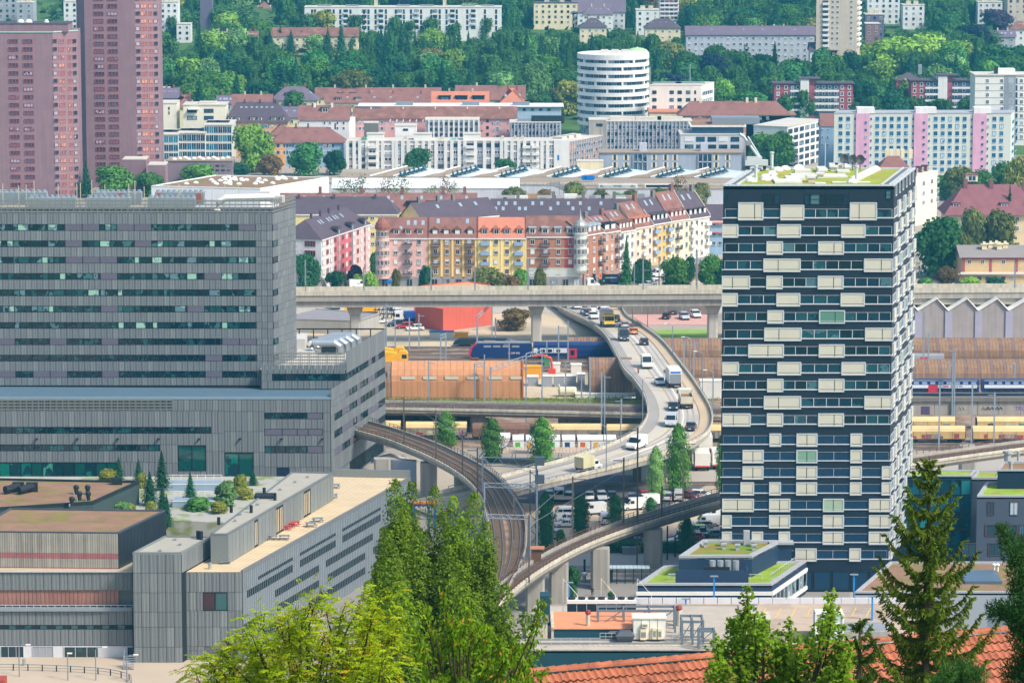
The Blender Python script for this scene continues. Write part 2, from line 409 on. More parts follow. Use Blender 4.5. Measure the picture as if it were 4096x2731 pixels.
def roadpt(f,g,up=0.0):
 i=g*(NR-1);j=min(int(i),NR-2);t=i-j
 return RL[j].lerp(RL[j+1],t).lerp(RR[j].lerp(RR[j+1],t),f)+Vector((0,0,up))
def roaddir(f,g):return(roadpt(f,min(1,g+.01))-roadpt(f,max(0,g-.01))).normalized()
rb=th_('road_bridge','curved concrete road bridge carrying traffic over the rail yard','bridge',tuple(RL[NR//2].xy)+(0,))
def strip(name,f0,f1,dz,m,i0=0,i1=NR,z2=None):
 b=mk(m);b.ribbon(mixl(RL,RR,f0)[i0:i1],mixl(RL,RR,f1)[i0:i1],dz);return b.bd(name,rb)
strip('carriageway',.17,.81,.0,mat('road_surface','bdb5a8',.85,.12,.06,fine=.6,second='aaa297',patch=.55))
for f_ in(.41,.49,.62,.71):strip('tyre_track',f_-.016,f_+.016,.004,mat('tyre_wear','a0988c',.85,.2,.5))
strip('left_footway',.015,.17,.1,mat('footway_grey','9b9791',.9,.1,.1))
strip('right_footway',.81,.985,.1,mat('footway_tan','c0aa8c',.9,.1,.1))
strip('kerb',.167,.178,.104,mat('kerb_tan','a88f70',.9,.2,.4));strip('kerb',.803,.815,.104,MATS['kerb_tan'])
strip('centre_line',.543,.561,.008,WHT,8,NR-20)
for g in np.arange(.16,.86,.0105):
 i=int(g*NR);a,c=g,g+.0055;b=mk(YEL)
 b.poly([roadpt(.342,a,.01),roadpt(.364,a,.01),roadpt(.364,c,.01),roadpt(.342,c,.01)]);b.bd('lane_dash',rb)
CEN=mixl(RL,RR,.5)
i0=10;WD=[(RL[i]-RR[i]).length for i in range(NR)]
b=mk(CONC)
la,lb_,lc,ld=mixl(RL,RR,0),mixl(RL,RR,1),mixl(RL,RR,.18),mixl(RL,RR,.82)
def skirt(b,P,Q,z0,z1):
 n=len(P);q=b.pts([(p.x,p.y,p.z+z0)for p in P]+[(p.x,p.y,p.z+z1)for p in Q]);b.fcs(q,[(i,i+1,n+i+1,n+i)for i in range(n-1)])
s_=slice(i0,NR)
skirt(b,la[s_],la[s_],-.9,.1);skirt(b,lb_[s_],lb_[s_],-.9,.1);skirt(b,la[s_],lc[s_],-.9,-1.5);skirt(b,lb_[s_],ld[s_],-.9,-1.5);skirt(b,lc[s_],ld[s_],-1.5,-1.5)
b.bd('deck',rb)
for nm,Ln,s in(('parapet',RL,1),('parapet',RR,-1)):
 k=28
 for j in range(k):
  seg=Ln[4+j*(NR-8)//k:4+(j+1)*(NR-8)//k+1]
  b=mk(CONCL);along(b,seg,-.16,.16,.05,.75);b.bd('parapet_panel',rb)
 b=mk(GREY);along(b,Ln[4:-4],-.05,.05,1.12,1.22)
 for p,u in walk(Ln[4:-4],2.2):b.fr((p.x,p.y,p.z),(u.x,u.y));b.box(-.05,.05,-.05,.05,.7,1.15);b.fr()
 b.fr();b.bd('handrail',rb)
for g,w in((.33,7),(.42,7),(.5,7),(.58,7),(.65,7),(.705,6),(.76,5),(.81,5)):
 for f in(.3,.7):
  p=roadpt(f,g);b=mk(CONCD);b.fr((p.x,p.y,0));b.box(-.9,.9,-.9,.9,0,p.z-1.45);b.bd('pier',rb)
def vdt(name,label,near,far,z,piers,tracks,closed_end=False,nn=90,rail_h=True,pm=None,soff=1.6):
 N_=sm_([gnd(x,y,z)for x,y in near],nn);Fa=sm_([gnd(x,y,z)for x,y in far],nn)
 t=th_(name,label,'viaduct',tuple(N_[0].xy)+(0,))
 b=mk(BALL);b.ribbon(N_,Fa,-.1);b.bd('ballast_bed',t)
 b=mk(CONC);P,Q=mixl(N_,Fa,.0),mixl(N_,Fa,1);P2,Q2=mixl(N_,Fa,.2),mixl(N_,Fa,.8)
 skirt(b,P,P,-.7,.0);skirt(b,Q,Q,-.7,.0);skirt(b,P,P2,-.7,-soff);skirt(b,Q,Q2,-.7,-soff);skirt(b,P2,Q2,-soff,-soff);b.bd('deck',t)
 for Ln in(N_,Fa):
  k=max(6,nn//5)
  for j in range(k):
   seg=Ln[j*(nn-1)//k:(j+1)*(nn-1)//k+1]
   if len(seg)>1:b=mk(CONCL if Ln is N_ else CONC);along(b,seg,-.2,.2,-.05,.5);b.bd('parapet_panel',t)
  if rail_h:
   b=mk(RUST);along(b,Ln,-.04,.04,1.2,1.28);along(b,Ln,-.03,.03,.8,.86)
   for p,u in walk(Ln,1.8):b.fr((p.x,p.y,p.z),(u.x,u.y));b.box(-.04,.04,-.04,.04,.45,1.25)
   b.fr();b.bd('railing',t)
 for f in tracks:lay_rails(t,mixl(N_,Fa,f),0.0,bed=False)
 piers_on(t,'pier',[(*gnd(x,y,0).xy,z-soff+.1)for x,y in piers],pm or CONC,3.4,2.4)
 return t,N_,Fa
VL,VLN,VLF=vdt('rail_viaduct','double track rail viaduct curving down from the left past the grey building',[(1380,1716),(1524,1756),(1604,1785),(1694,1823),(1783,1868),(1850,1912),(1899,1958),(1933,2010),(1950,2080),(1955,2180),(1950,2290),(1925,2400),(1880,2520),(1830,2640)],[(1400,1672),(1522,1704),(1622,1735),(1738,1776),(1828,1817),(1894,1849),(1953,1886),(2006,1930),(2060,1996),(2098,2070),(2104,2150),(2092,2230),(2050,2320),(1985,2440)],9.0,[(1530,1975),(1715,1992),(1850,2030)],(.27,.73))
VR,VRN,VRF=vdt('rail_viaduct','single track rail viaduct on tall grey piers rising past the dark tower',[(1850,2620),(1930,2496),(2000,2420),(2100,2330),(2220,2251),(2350,2184),(2500,2126),(2700,2063),(2900,2006),(3100,1962),(3400,1900),(3700,1852),(4000,1810),(4350,1766)],[(1800,2560),(1935,2400),(2010,2335),(2110,2262),(2230,2194),(2360,2136),(2510,2082),(2700,2025),(2900,1971),(3100,1928),(3400,1868),(3700,1822),(4000,1780),(4350,1736)],9.0,[(2140,2440),(2235,2413),(2400,2352),(2612,2272),(3868,1920),(3400,2000)],(.5,))
LV,_,_=vdt('rail_viaduct','low dark rail viaduct running behind the sliding wall wagons',[(1300,1634),(1700,1640),(2200,1650),(2600,1660),(2960,1668)],[(1300,1606),(1700,1611),(2200,1619),(2600,1628),(2960,1634)],5.6,[(1912,1726),(1500,1726),(2300,1732)],(.3,.72),nn=30,rail_h=True)
def rbk(name,label,pts,zt,z0,wall,roof,rim=.35,rimh=.3,rimm=None,cat='building',group=None,px=True,root=None,wallname='wall',roofname='roof',solid=True):
 P=[gnd(x,y,zt)for x,y in pts]if px else[Vector((p[0],p[1],zt))for p in pts]
 r=root or th_(name,label,cat,(P[0].x,P[0].y,z0),0,group)
 q=[(p.x,p.y)for p in P]
 b=mk(wall);b.prism(q,z0,zt,cap=False);b.bd(wallname,r)
 n=len(q)
 if roof:b=mk(roof);b.poly([(x,y,zt-.02)for x,y in q]);b.bd(roofname,r)
 if rim:
  c=Vector((sum(x for x,_ in q)/n,sum(y for _,y in q)/n));inn=[]
  for i in range(n):
   a0,a1,a2=Vector(q[i-1]),Vector(q[i]),Vector(q[(i+1)%n]);d1=(a1-a0).normalized();d2=(a2-a1).normalized()
   n1=Vector((-d1.y,d1.x));n2=Vector((-d2.y,d2.x));k=(n1+n2);k=k/max(.2,k.length_squared)*2*rim;inn.append(a1+k)
  out=[Vector(a)for a in q];b=mk(rimm or wall)
  V_=b.pts([(p.x,p.y,zt-.3)for p in out]+[(p.x,p.y,zt+rimh)for p in out]+[(p.x,p.y,zt+rimh)for p in inn]+[(p.x,p.y,zt-.03)for p in inn])
  for k in range(3):b.fcs(V_,[(k*n+i,k*n+(i+1)%n,(k+1)*n+(i+1)%n,(k+1)*n+i)for i in range(n)])
  for i_ in range(4*n):
   pass
  b.bd('parapet',r)
 return r,P
def dome(mb,x,y,z,r,h=.5,k=8):
 mb.lathe([(r,z),(r,z+.18),(r*.92,z+.25),(r*.7,z+h*.75),(r*.35,z+h),(.01,z+h*1.05)],(x,y),k)
SHINE=mat('galvanised','b4bcc0',.35,.12,metal=.6)
CREAM=mat('blind_cream','c8c4b2',.85,.06,.5)
NAVY=mat('navy_cladding','061a2c',.55,.14,.15,spec=.5)
NAVYW=mat('blue_panel','0b3350',.45,.12,.2,spec=.5)
SILV=mat('frame_silver','bfc3c6',.5,.08)
TGL=glm('glass_tower',[(0,'0a2233'),(.3,'123a4f'),(.55,'0c2c44'),(.75,'1d4c58'),(.9,'4a6f7a')],.08,.8,wob=.35)
ZT=zat(745,639)
TA,TB=at(2893,745,639),at(3576,745,639);TC,TD=gnd(3663,676,ZT),gnd(3006,672,ZT)
tw=th_('apartment_tower','tall dark navy tower with rows of cream window blinds and planted roof','tower',(TA.x,TA.y,0))
q=[(p.x,p.y)for p in(TA,TB,TC,TD)]
b=mk(NAVY);b.prism(q,0,ZT,cap=False);b.bd('wall',tw)
rbk('x',None,[(p.x,p.y)for p in(TA,TB,TC,TD)],ZT,ZT-.6,NAVY,mat('tower_roof','93a132',.95,.35,.25,fine=3,second='a58a4e',patch=.56),.5,.25,SILV,px=False,root=tw,wallname='fascia')
FF,FR=Face(tw,TA,TB),Face(tw,TB,TC)
def zz(x,y,o):return 2880+x/2.614,o+y/2.614
SILLS=[605,787,965,1145,1325,1505];S2=[220,402,575,760,935,1115,1295,1505];S3=[213,383,550,722,893,1065,1240]
ZS=[FF.pix(2900,640+s/2.614)[1]for s in SILLS]+[FF.pix(2900,1200+s/2.614)[1]for s in S2]+[FF.pix(2900,1760+s/2.614)[1]for s in S3]
BL=['187-450/360 630-878 1353-1637/1452','20-190 595-845 1267-1520','488-660 1028-1298/1195','457-846/612 1510-1815/1692','20-317/135 490-661 1028-1298/1195','20-192 597-847 1270-1522','490-663 1030-1300*1198','460-850/614 1513-1818/1694','294-666/501 1032-1302/1200','24-197 600-850 1271-1525','495-666 1033-1304/1202','463-853/618 1516-1820/1695','30-326/145 497-667 1034-1305/1202','526-650 810-1030/920 1375-1500','245-467/355 810-1032*921 1377-1500','246-467/356 812-1032/921 1377-1500 1710-1825','226-370 528-652 812-1032/922 1377-1500 1710-1825','35-370/197 530-752/640 1096-1316*1205 1580-1825/1700','35-138 531-753/641 1097-1318/1206 1582-1825/1702','35-140 350-470 633-753 1097-1320/1208 1582-1825/1702','810-1036/928 1380-1503']
def tx(x,row):return FF.pix(2880+x/2.614,1400)[0]if row>5 else FF.pix(2880+x/2.614,900)[0]
LIT=glm('glass_lit_room',[(0,'5d8a78'),(.5,'7ea28a'),(.8,'9fb59b')],.1)
def bbx(face,x0,x1,z0,z1,div=None,openr=False,d=.32):
 b=mk(SILV);w=x1-x0;h=z1-z0;t=.2
 b.box(-w/2,w/2,-d,0,0,t);b.box(-w/2,w/2,-d,0,h-t*.8,h);b.box(-w/2,-w/2+t,-d,0,t,h-t*.8);b.box(w/2-t,w/2,-d,0,t,h-t*.8)
 b.m(LIT if openr else CREAM);b.box(-w/2+t,w/2-t,-d+.08,0,t,h-t*.8)
 if div is not None:b.m(DARK);x=div-x0-w/2;b.box(x-.05,x+.05,-d+.05,-.01,t,h-t*.8)
 b.m(DARK if not openr else SILV);b.box(-w/2+t,w/2-t,-d+.055,-d+.08,t+.25,t+.31)
 face.put('sun_blind',b.mesh('sun_blind'),(x0+x1)/2,z0)
HN=34/2.614/FF.L
for r,s in enumerate(ZS):
 hw=1.52 if r<13 else 1.5;occ=[];tall=r==0
 for tkn in BL[r].split():
  opn='*' in tkn;rng_,_,dv=tkn.replace('*','/').partition('/');a,c=map(float,rng_.split('-'))
  x0,x1=tx(a,r),tx(c,r);dvx=tx(float(dv),r)if dv else None
  bbx(FF,max(x0,-.12),min(x1,FF.L+.3),s-.42,s+(2.75 if tall and a!=630 else 2.3 if tall else 1.95),dvx,opn);occ.append((x0,x1))
 m=WM.get('sill_t')or MB().m(SILV).box(-.5,.5,-.16,0,-.1,.06).mesh('sill');WM['sill_t']=m
 FF.put('sill',m,FF.L/2,s,FF.L+.3,1);FR.put('sill',m,FR.L/2,s,FR.L,1)
 cur=.35;ends=sorted(occ)+[(FF.L-.25,99)]
 for a,c in ends:
  g=a-cur
  if g>.5:
   if r<13:
    n_=max(1,round(g/2.15));me=wnm('tw',SILV,TGL,1,1,.026)
    for i in range(n_):FF.put('window',me,cur+g*(i+.5)/n_,s+.06,g/n_,hw)
   else:
    n_=max(1,round(g/3.1));me=wnm('twb',SILV,NAVYW,1,1,.011)
    for i in range(n_):FF.put('window',me,cur+g*(i+.5)/n_,s+.06,g/n_,hw)
  cur=max(cur,c)
 occ=[];L=FR.L;k=8;sl_=[(1,3,5,7),(0,2,4,6),(1,4,6),(0,2,5,7),(1,3,6)][r%5]if r<13 else[(0,2,3,5,7),(1,2,4,6,7),(0,1,3,5,6)][r%3]
 for i in sl_:
  w=L/k*(.82 if r<13 else.62);x0=L*(i+.5)/k-w/2+.5;bbx(FR,x0,min(x0+w,L-.05),s-.42,s+(2.5 if tall else 1.95),None,(r*7+i*3)%9==0,.36);occ.append((x0,x0+w))
 cur=.3
 for a,c in occ+[(L-.1,99)]:
  if a-cur>.6:FR.put('window',wnm('twr',SILV,TGL if r<13 else NAVYW,2,1,.04),(a+cur)/2,s+.06,a-cur,hw)
  cur=c
for x0,x1,y0,y1,c in((35,87,315,405,1),(453,570,355,465,1),(575,627,355,465,1),(885,938,358,466,1),(945,1045,358,466,1),(1052,1112,358,466,1),(1118,1290,358,466,1),(1296,1350,358,466,1),(1737,1787,318,408,1)):
 xa,z1=FF.pix(*zz(x0,y0,640));xb,z0=FF.pix(*zz(x1,y1,640));FF.put('window',wnm('twd',NAVY,TGL,1,2 if x1-x0<60 else 1,.05),(xa+xb)/2,z0,xb-xa,z1-z0)
for i in range(6):FR.put('window',wnm('twd2',SILV,TGL,1,1,.08),FR.L*(i+.6)/6.4,ZS[0]+3.6,1.6,2.3)
for i in range(9):FF.put('shop_window',wnm('tws',NAVY,NAVYW,1,1,.05),FF.L*(i+.5)/9,.3,FF.L/9.6,3.6)
def roofxy(px,py):return gnd(px,py,ZT)
b=mk(SILV)
for P,Q in((TA,TD),(TB,TC)):
 s=1 if P is TA else-1
 for o in(.9,2.3):b.fr((P.x+s*o,P.y,0),(Q.x-P.x,Q.y-P.y));b.box(0,(Q-P).length,-.12,.12,ZT,ZT+.35)
 b.fr((P.x+s*1.6,P.y,0),(Q.x-P.x,Q.y-P.y))
b.fr();b.bd('cradle_rail',tw)
b=mk(GREY)
for P,Q,s in((TA,TD,1),(TB,TC,-1)):
 for i in range(40):b.fr((P.x+s*1.6,P.y,0),(Q.x-P.x,Q.y-P.y));x=(Q-P).length*(i+.5)/40;b.box(x-.12,x+.12,-.6,.6,ZT+.02,ZT+.12)
o=b.bd('track_slats',tw);o['kind']='stuff'
for x,y in((2998,722),(3005,727),(3060,713),(3087,700),(3062,721),(3076,681),(3140,679),(3195,674),(3188,680),(3092,720),(3408,731),(3378,671),(3110,684)):
 p=roofxy(x,y);b=mk(WHT);dome(b,p.x,p.y,ZT,1.05,.75);b.bd('skylight',tw)
for i in range(10):
 p=roofxy(3413,724).lerp(roofxy(3502,681),i/9);b=mk(WHT);dome(b,p.x,p.y,ZT,.95,.8);b.bd('skylight',tw)
for x0,y0,x1,y1,h in((3100,735,3200,722,.35),(3145,722,3215,712,.5),(3165,706,3260,699,.3),(3180,694,3240,688,.6),(3250,712,3380,700,.25),(3270,690,3300,682,.8),(3350,692,3395,686,.4),(3260,737,3300,733,.2),(3330,732,3480,729,.15)):
 p,q=roofxy(x0,y0),roofxy(x1,y1);b=mk(mat('roof_plant','d3d0c8',.7,.12));b.box(min(p.x,q.x),max(p.x,q.x),p.y,max(q.y,p.y+1.5),ZT,ZT+h);b.bd('roof_duct',tw)
for x,y in((3245,727),(3281,713),(3292,698),(3333,676),(3356,676),(3335,684)):
 p=roofxy(x,y);b=mk(MATS['roof_plant']);b.cbox(p.x,p.y,ZT,1.1,1.1,.7);b.fr((p.x,p.y,ZT+.7));b.prism([(-.8,-.8),(.8,-.8),(.8,.8),(-.8,.8)],.0,.35);b.fr();b.bd('roof_vent',tw)
for x,y,h in((3425,727,2.6),(3087,683,3.2),(3023,723,2.5)):
 p=roofxy(x,y);b=mk(SILV);b.tube([(p.x,p.y,ZT),(p.x,p.y,ZT+h)],.3,8);b.tube([(p.x,p.y,ZT+h),(p.x,p.y,ZT+h+.3)],.42,8);b.bd('flue',tw)
for x,y,k in((3376,676,'left'),(3410,680,'middle'),(3440,680,'right')):
 p=roofxy(x,y);t=th_('satellite_dish','dark round satellite dish, %s one of three on the navy tower roof'%{'left':'leftmost','middle':'middle','right':'rightmost'}[k],'dish',(p.x,p.y,ZT),0,'dishes on the tower roof')
 b=mk(DARK);b.tube([(p.x,p.y,ZT),(p.x,p.y,ZT+1.4)],.08);b.bd('pole',t)
 b=mk(mat('dish_grey','55595e',.6,.1));c=Vector((p.x,p.y-.1,ZT+1.9));ring=[]
 q=b.pts([c+Vector((0,.35,0))]+[c+Vector((.85*cos(a),0,.95*sin(a)))for a in np.linspace(0,2*pi,15)[:-1]]);b.fcs(q,[(0,1+i,1+(i+1)%14)for i in range(14)])
 b.bd('reflector',t)
p=roofxy(3300,681);b=mk(SILV);b.tube([(p.x,p.y,ZT),(p.x,p.y,ZT+5)],.08);b.bd('aerial',tw)
p=roofxy(3025,684);t=th_('roof_crane','pale window cleaning crane with raised jib on the navy tower roof edge','crane',(p.x,p.y,ZT+.3))
b=mk(SILV);b.fr((p.x,p.y,ZT+.35));b.box(-2.1,2.1,-.9,.9,.7,1.7);b.box(-1.8,1.0,-.8,.8,1.7,2.3);b.bd('carriage',t)
for dx in(-1.5,1.5):
 for dy in(-.7,.7):b=mk(DARK);b.fr((p.x,p.y,ZT+.35));b.box(dx-.25,dx+.25,dy-.15,dy+.15,0,.7);b.bd('bogie',t)
b=mk(SILV);b.fr((p.x,p.y,ZT+.35));b.tube([(.4,0,2.2),(-2.3,0,5.9)],.28,6);b.tube([(.9,0,2.0),(-1.6,.2,6.0)],.16,6);b.tube([(-2.3,0,5.9),(-3.2,-.2,6.5)],.35,6);b.bd('jib',t)
b=mk(GREY);b.fr((p.x,p.y,ZT+.35));b.cbox(-1.5,0,4.4,.9,.9,.9);b.bd('winch',t)
NV2=mat('slate_navy','1d3350',.55,.14,.2,spec=.5);EDGE=mat('roof_edge','a5a7aa',.7,.1)
zt=zat(2341,618)
nb,P=rbk('low_office','low navy building with planted terrace roof below the dark tower',[(2547,2341),(3088,2341),(3226,2246),(2655,2268)],zt,0,NV2,SEDUMG,.8,.35,EDGE)
f=Face(nb,P[0],P[1]);fr=Face(nb,P[1],P[2])
for i in range(17):f.put('window',wnm('nvw',NV2,GLAS,1,1,.03),f.L*(i+.5)/17,zt-4.6,f.L/17.4,2.6)
b=f.mb();b.m(WHT);b.box(-.1,f.L+.1,-.25,0,zt-1.7,zt-1.05);b.box(-.1,f.L+.1,-.2,0,zt-4.9,zt-4.65);b.bd('white_band',nb)
b=fr.mb();b.m(WHT);b.box(0,fr.L,-.25,0,zt-1.7,zt-1.05);b.box(0,fr.L,-.25,0,zt-5,zt-4.4);b.bd('white_band',nb)
for i in range(9):fr.put('window',wnm('nvr',SILV,GLAS,1,1,.04),fr.L*(i+.5)/9,zt-4.3,fr.L/9.3,2.5)
zu=zat(2230,625)
_,U=rbk('x',None,[(2715,2230),(3008,2229),(3128,2168),(2812,2164)],zu,zt,NV2,SEDUM,.9,.4,EDGE,root=nb,wallname='upper_wall',roofname='upper_roof')
b=mk(NV2);p,q=gnd(2702,2280,zt+2.4),gnd(2994,2280,zt+2.4);b.box(p.x,q.x,p.y-.3,p.y,zt,zt+2.4);b.box(q.x-.3,q.x,p.y,p.y+4,zt,zt+2.4);b.bd('plant_screen',nb)
for i in range(4):x=q.x-6.2+i*1.35;b=mk(SHINE);b.tube([(x,p.y+1.2,zt+1.2),(x,p.y+1.2,zt+3.9)],.58,10);b.bd('ventilation_drum',nb)
b=mk(DARK);b.box(p.x+5,p.x+9.5,p.y+.6,p.y+1.8,zt+2.2,zt+2.9);b.bd('duct',nb)
for x,y in((2822,2187),(2890,2182),(2896,2196),(2950,2199),(2984,2175),(3016,2200),(3012,2185)):
 w=gnd(x,y,zu);b=mk(EDGE);b.cbox(w.x,w.y,zu,.7,.7,.8);b.cbox(w.x,w.y,zu+.8,1.0,1.0,.3);b.bd('roof_vent',nb)
w=gnd(2986,2178,zu);b=mk(EDGE);b.cbox(w.x,w.y,zu,1.1,1.1,2.6);b.bd('chimney',nb)
for x0,x1,y in((2672,2715,2318),(2672,3050,2320)):
 a,c=gnd(x0,y,zt),gnd(x1,y,zt);b=mk(SILV);b.box(a.x,c.x,a.y,a.y+.05,zt+1.05,zt+1.12)
 for i in range(9):x=a.x+(c.x-a.x)*i/8;b.box(x-.03,x+.03,a.y,a.y+.05,zt,zt+1.05)
 b.bd('railing',nb)
b=mk(NV2);a,c=gnd(3085,2250,zt),gnd(3165,2250,zt);b.box(a.x,c.x,a.y,a.y+5,zt,zt+3.4);b.m(EDGE);b.box(a.x-.4,c.x+.4,a.y-.5,a.y+5.3,zt+3.4,zt+3.8);b.bd('terrace_room',nb)
b=fr.mb();b.m(SILV);b.box(3,fr.L-3,1.2,1.25,zt+1.3,zt+1.36)
for i in range(12):b.box(3+(fr.L-6)*i/11-.03,3+(fr.L-6)*i/11+.03,1.2,1.25,zt,zt+1.3)
b.bd('railing',nb)
POT=mat('pot_dark','3a3f45',.8,.1)
for i,(x,y)in enumerate(((3128,2232),(3150,2226),(3178,2226),(3211,2218))):
 w=gnd(x,y,zt);t=th_('potted_conifer','small clipped conifer in a dark pot on the navy terrace, %s from the left'%('first','second','third','fourth')[i],'plant',(w.x,w.y,zt),0,'potted plants on the terrace')
 b=mk(POT);b.cbox(w.x,w.y,zt,.7,.7,.8);b.bd('pot',t)
 b=mk(mat('conifer_green','2f5a2a',.9,.3,2));b.lathe([(.05,zt+.8),(.55,zt+1.1),(.5,zt+1.6),(.3,zt+2.3),(.02,zt+2.9)],(w.x,w.y),7);b.bd('foliage',t)
w=gnd(3192,2225,zt);t=th_('closed_parasol','folded dark blue parasol standing on the navy building terrace','parasol',(w.x,w.y,zt))
b=mk(mat('parasol_blue','1d2f86',.8,.1));b.lathe([(.05,zt+1.1),(.42,zt+1.3),(.25,zt+2.4),(.03,zt+3.3)],(w.x,w.y),8);b.bd('canopy',t);b=mk(GREY);b.tube([(w.x,w.y,zt),(w.x,w.y,zt+3.3)],.05);b.bd('pole',t)
SLATE=mat('slate_cladding','47505f',.65,.12,.2);zt=zat(1893,665)
gb,P=rbk('glass_hall','dark teal glass fronted building with planted roof right of the tower',[(3600,1906),(3886,1906),(3905,1884),(3640,1884)],zt,0,mat('teal_dark','12404c',.4,.15),SEDUMG,.5,.3,EDGE)
f=Face(gb,P[0],P[1])
for i in range(7):
 for j in range(4):f.put('window',wnm('tealw',DARK,glm('glass_teal',[(0,'0d3a48'),(.4,'155868'),(.7,'0a2a38'),(.9,'2a7f86')],.1),1,1,.04),f.L*(i+.5)/7,zt-3.4-j*3.2,f.L/7.1,2.9)
sb,P=rbk('slate_block','slate grey block with green roof strip at the right of the glass hall',[(3886,1917),(3992,1917),(4010,1887),(3908,1887)],zat(1917,662),0,SLATE,SEDUMG,.5,.4,EDGE)
zt=zat(1988,640)
hb,P=rbk('slate_house','slate coloured house with red framed windows behind the spruce',[(3908,1988),(4160,1988),(4200,1934),(3945,1934)],zt,0,SLATE,SEDUMG,.6,.35,EDGE)
f=Face(hb,P[0],P[1]);WR=mat('window_redbrown','5c3a34',.7,.1)
for x0,x1,y0,y1 in((3950,3976,2005,2060),(4040,4072,2005,2060),(3940,4072,2097,2144),(3850,3905,2170,2222),(3952,4010,2170,2222),(4078,4096,2097,2140)):
 xa,z1=f.pix(x0,y0);xb,z0=f.pix(x1,y1);f.put('window',wnm('slw%d'%(x1-x0>60),WR,glm('glass_pale',[(0,'2d4550'),(.4,'a9bcc4'),(.7,'51707e')],.1),3 if x1-x0>60 else 2,1,.05),(xa+xb)/2,z0,xb-xa,z1-z0)
zt2=zat(1884,648)
_,Q=rbk('x',None,[(3990,1884),(4170,1884),(4190,1850),(4012,1850)],zt2,zt,mat('navy_dark','12263c',.6,.1),BROOF,.4,.3,EDGE,root=hb,wallname='upper_wall',roofname='upper_roof')
for x,y,r,h in((4030,1847,.9,1.6),(4073,1846,.35,1.5),(4043,1880,.45,1.2)):
 w=gnd(x,y,zt2);b=mk(EDGE);b.tube([(w.x,w.y,zt2),(w.x,w.y,zt2+h)],r*.7,8);b.tube([(w.x,w.y,zt2+h),(w.x,w.y,zt2+h+.5)],r,8);b.bd('roof_vent',hb)
zt=zat(2372,598)
bb,P=rbk('low_store','low grey building with brown planted roof and a light well behind the spruce',[(3420,2372),(4180,2372),(4230,2252),(3560,2252)],zt,0,mat('pale_grey_wall','9ea4ab',.8,.1),BROOF,.5,.35,EDGE)
a,c=gnd(3860,2335,zt),gnd(3980,2290,zt);b=mk(mat('lightwell','55687a',.4,.1));b.box(a.x,c.x,a.y,c.y,zt,zt+.5);b.bd('light_well',bb)
for x in(3976,3990):w=gnd(x,2283,zt);b=mk(WHT);b.tube([(w.x,w.y,zt),(w.x,w.y,zt+1)],.22);b.lathe([(.4,zt+1),(.4,zt+1.2),(.02,zt+1.45)],(w.x,w.y),8);b.bd('roof_vent',bb)
zt=zat(2455,575)
cb,P=rbk('grey_hall','grey blue metal hall behind the spruce at lower right',[(3950,2455),(4200,2455),(4230,2400),(3980,2400)],zt,0,mat('bluegrey_metal','73828f',.6,.1),EDGE,.3,.2)
f=Face(cb,P[0],P[1])
for i in range(20):f.put('cladding_panel',WM.setdefault('cp',MB().m(MATS['bluegrey_metal']).box(-.48,.48,-.12,0,0,1).mesh('cladding_panel')),f.L*(i+.5)/20,zt-6,f.L/20,5.8)
PAN=mat('panel_grey','74787a',.5,.08,.12,streak=.06,metal=.1,spec=.4,orand=.07)
PAN2=mat('panel_grey_warm','7d8281',.5,.08,.12,streak=.06,metal=.1,spec=.4,orand=.07)
JOINT=mat('joint_dark','1f262b',.7,.1)
VIO=mat('violet_shutter','645f6c',.7,.06)
GT=glm('glass_green',[(0,'0b2c33'),(.25,'1d4f50'),(.4,'081f29'),(.6,'3f6a6c'),(.68,'12343f'),(.84,'64808a'),(.93,'9ac2ae')],.06,.9,wob=.5)
def panelmesh(key,m,fold=.05):
 if key in WM:return WM[key]
 b=mk(m);xs=[-.47,-.2,-.12,.1,.16,.47];ds=[-.1,-.1-fold,-.1,-.1,-.1-fold*.8,-.1]
 q=b.pts([(x,d,0)for x,d in zip(xs,ds)]+[(x,d,1)for x,d in zip(xs,ds)]+[(-.47,0,0),(.47,0,0),(-.47,0,1),(.47,0,1)])
 b.fcs(q,[(i,i+1,i+7,i+6)for i in range(5)]+[(12,0,6,14),(5,13,15,11),(6,7,8,9,10,11,15,14),(12,13,5,4,3,2,1,0)])
 WM[key]=b.mesh('panel');return WM[key]
PM=panelmesh('pm',PAN);PM2=panelmesh('pm2',PAN2)
MESHM=mat('mesh_screen','8b8d88',.5,.1,metal=.3)
def screenmesh():
 if 'scr' in WM:return WM['scr']
 b=mk(MESHM);b.box(-.49,-.43,-.14,-.06,0,1);b.box(.43,.49,-.14,-.06,0,1)
 for i in range(4):z=(i+.3)/4;b.box(-.43,.43,-.11,-.08,z,z+.09)
 for i in range(3):x=-.28+i*.28;b.box(x-.025,x+.025,-.13,-.1,0,1)
 WM['scr']=b.mesh('screen_panel');return WM['scr']
GW=wnm('toni',JOINT,GT,1,1,.05,depth=.1);VW=WM.setdefault('vio',MB().m(VIO).box(-.49,.49,-.09,0,.02,.98).mesh('shutter'))
DW=WM.setdefault('jnt',MB().m(JOINT).box(-.5,.5,-.05,0,0,1).mesh('window'))
rt=random.Random(3)
def bps(f,x0,x1,z0,z1,pw,me=None):
 n=max(1,round((x1-x0)/pw))
 for i in range(n):f.put('panel',(PM if(i*7+int(z0))%5 else PM2)if me is None else me,x0+(x1-x0)*(i+.5)/n,z0,(x1-x0)/n,z1-z0)
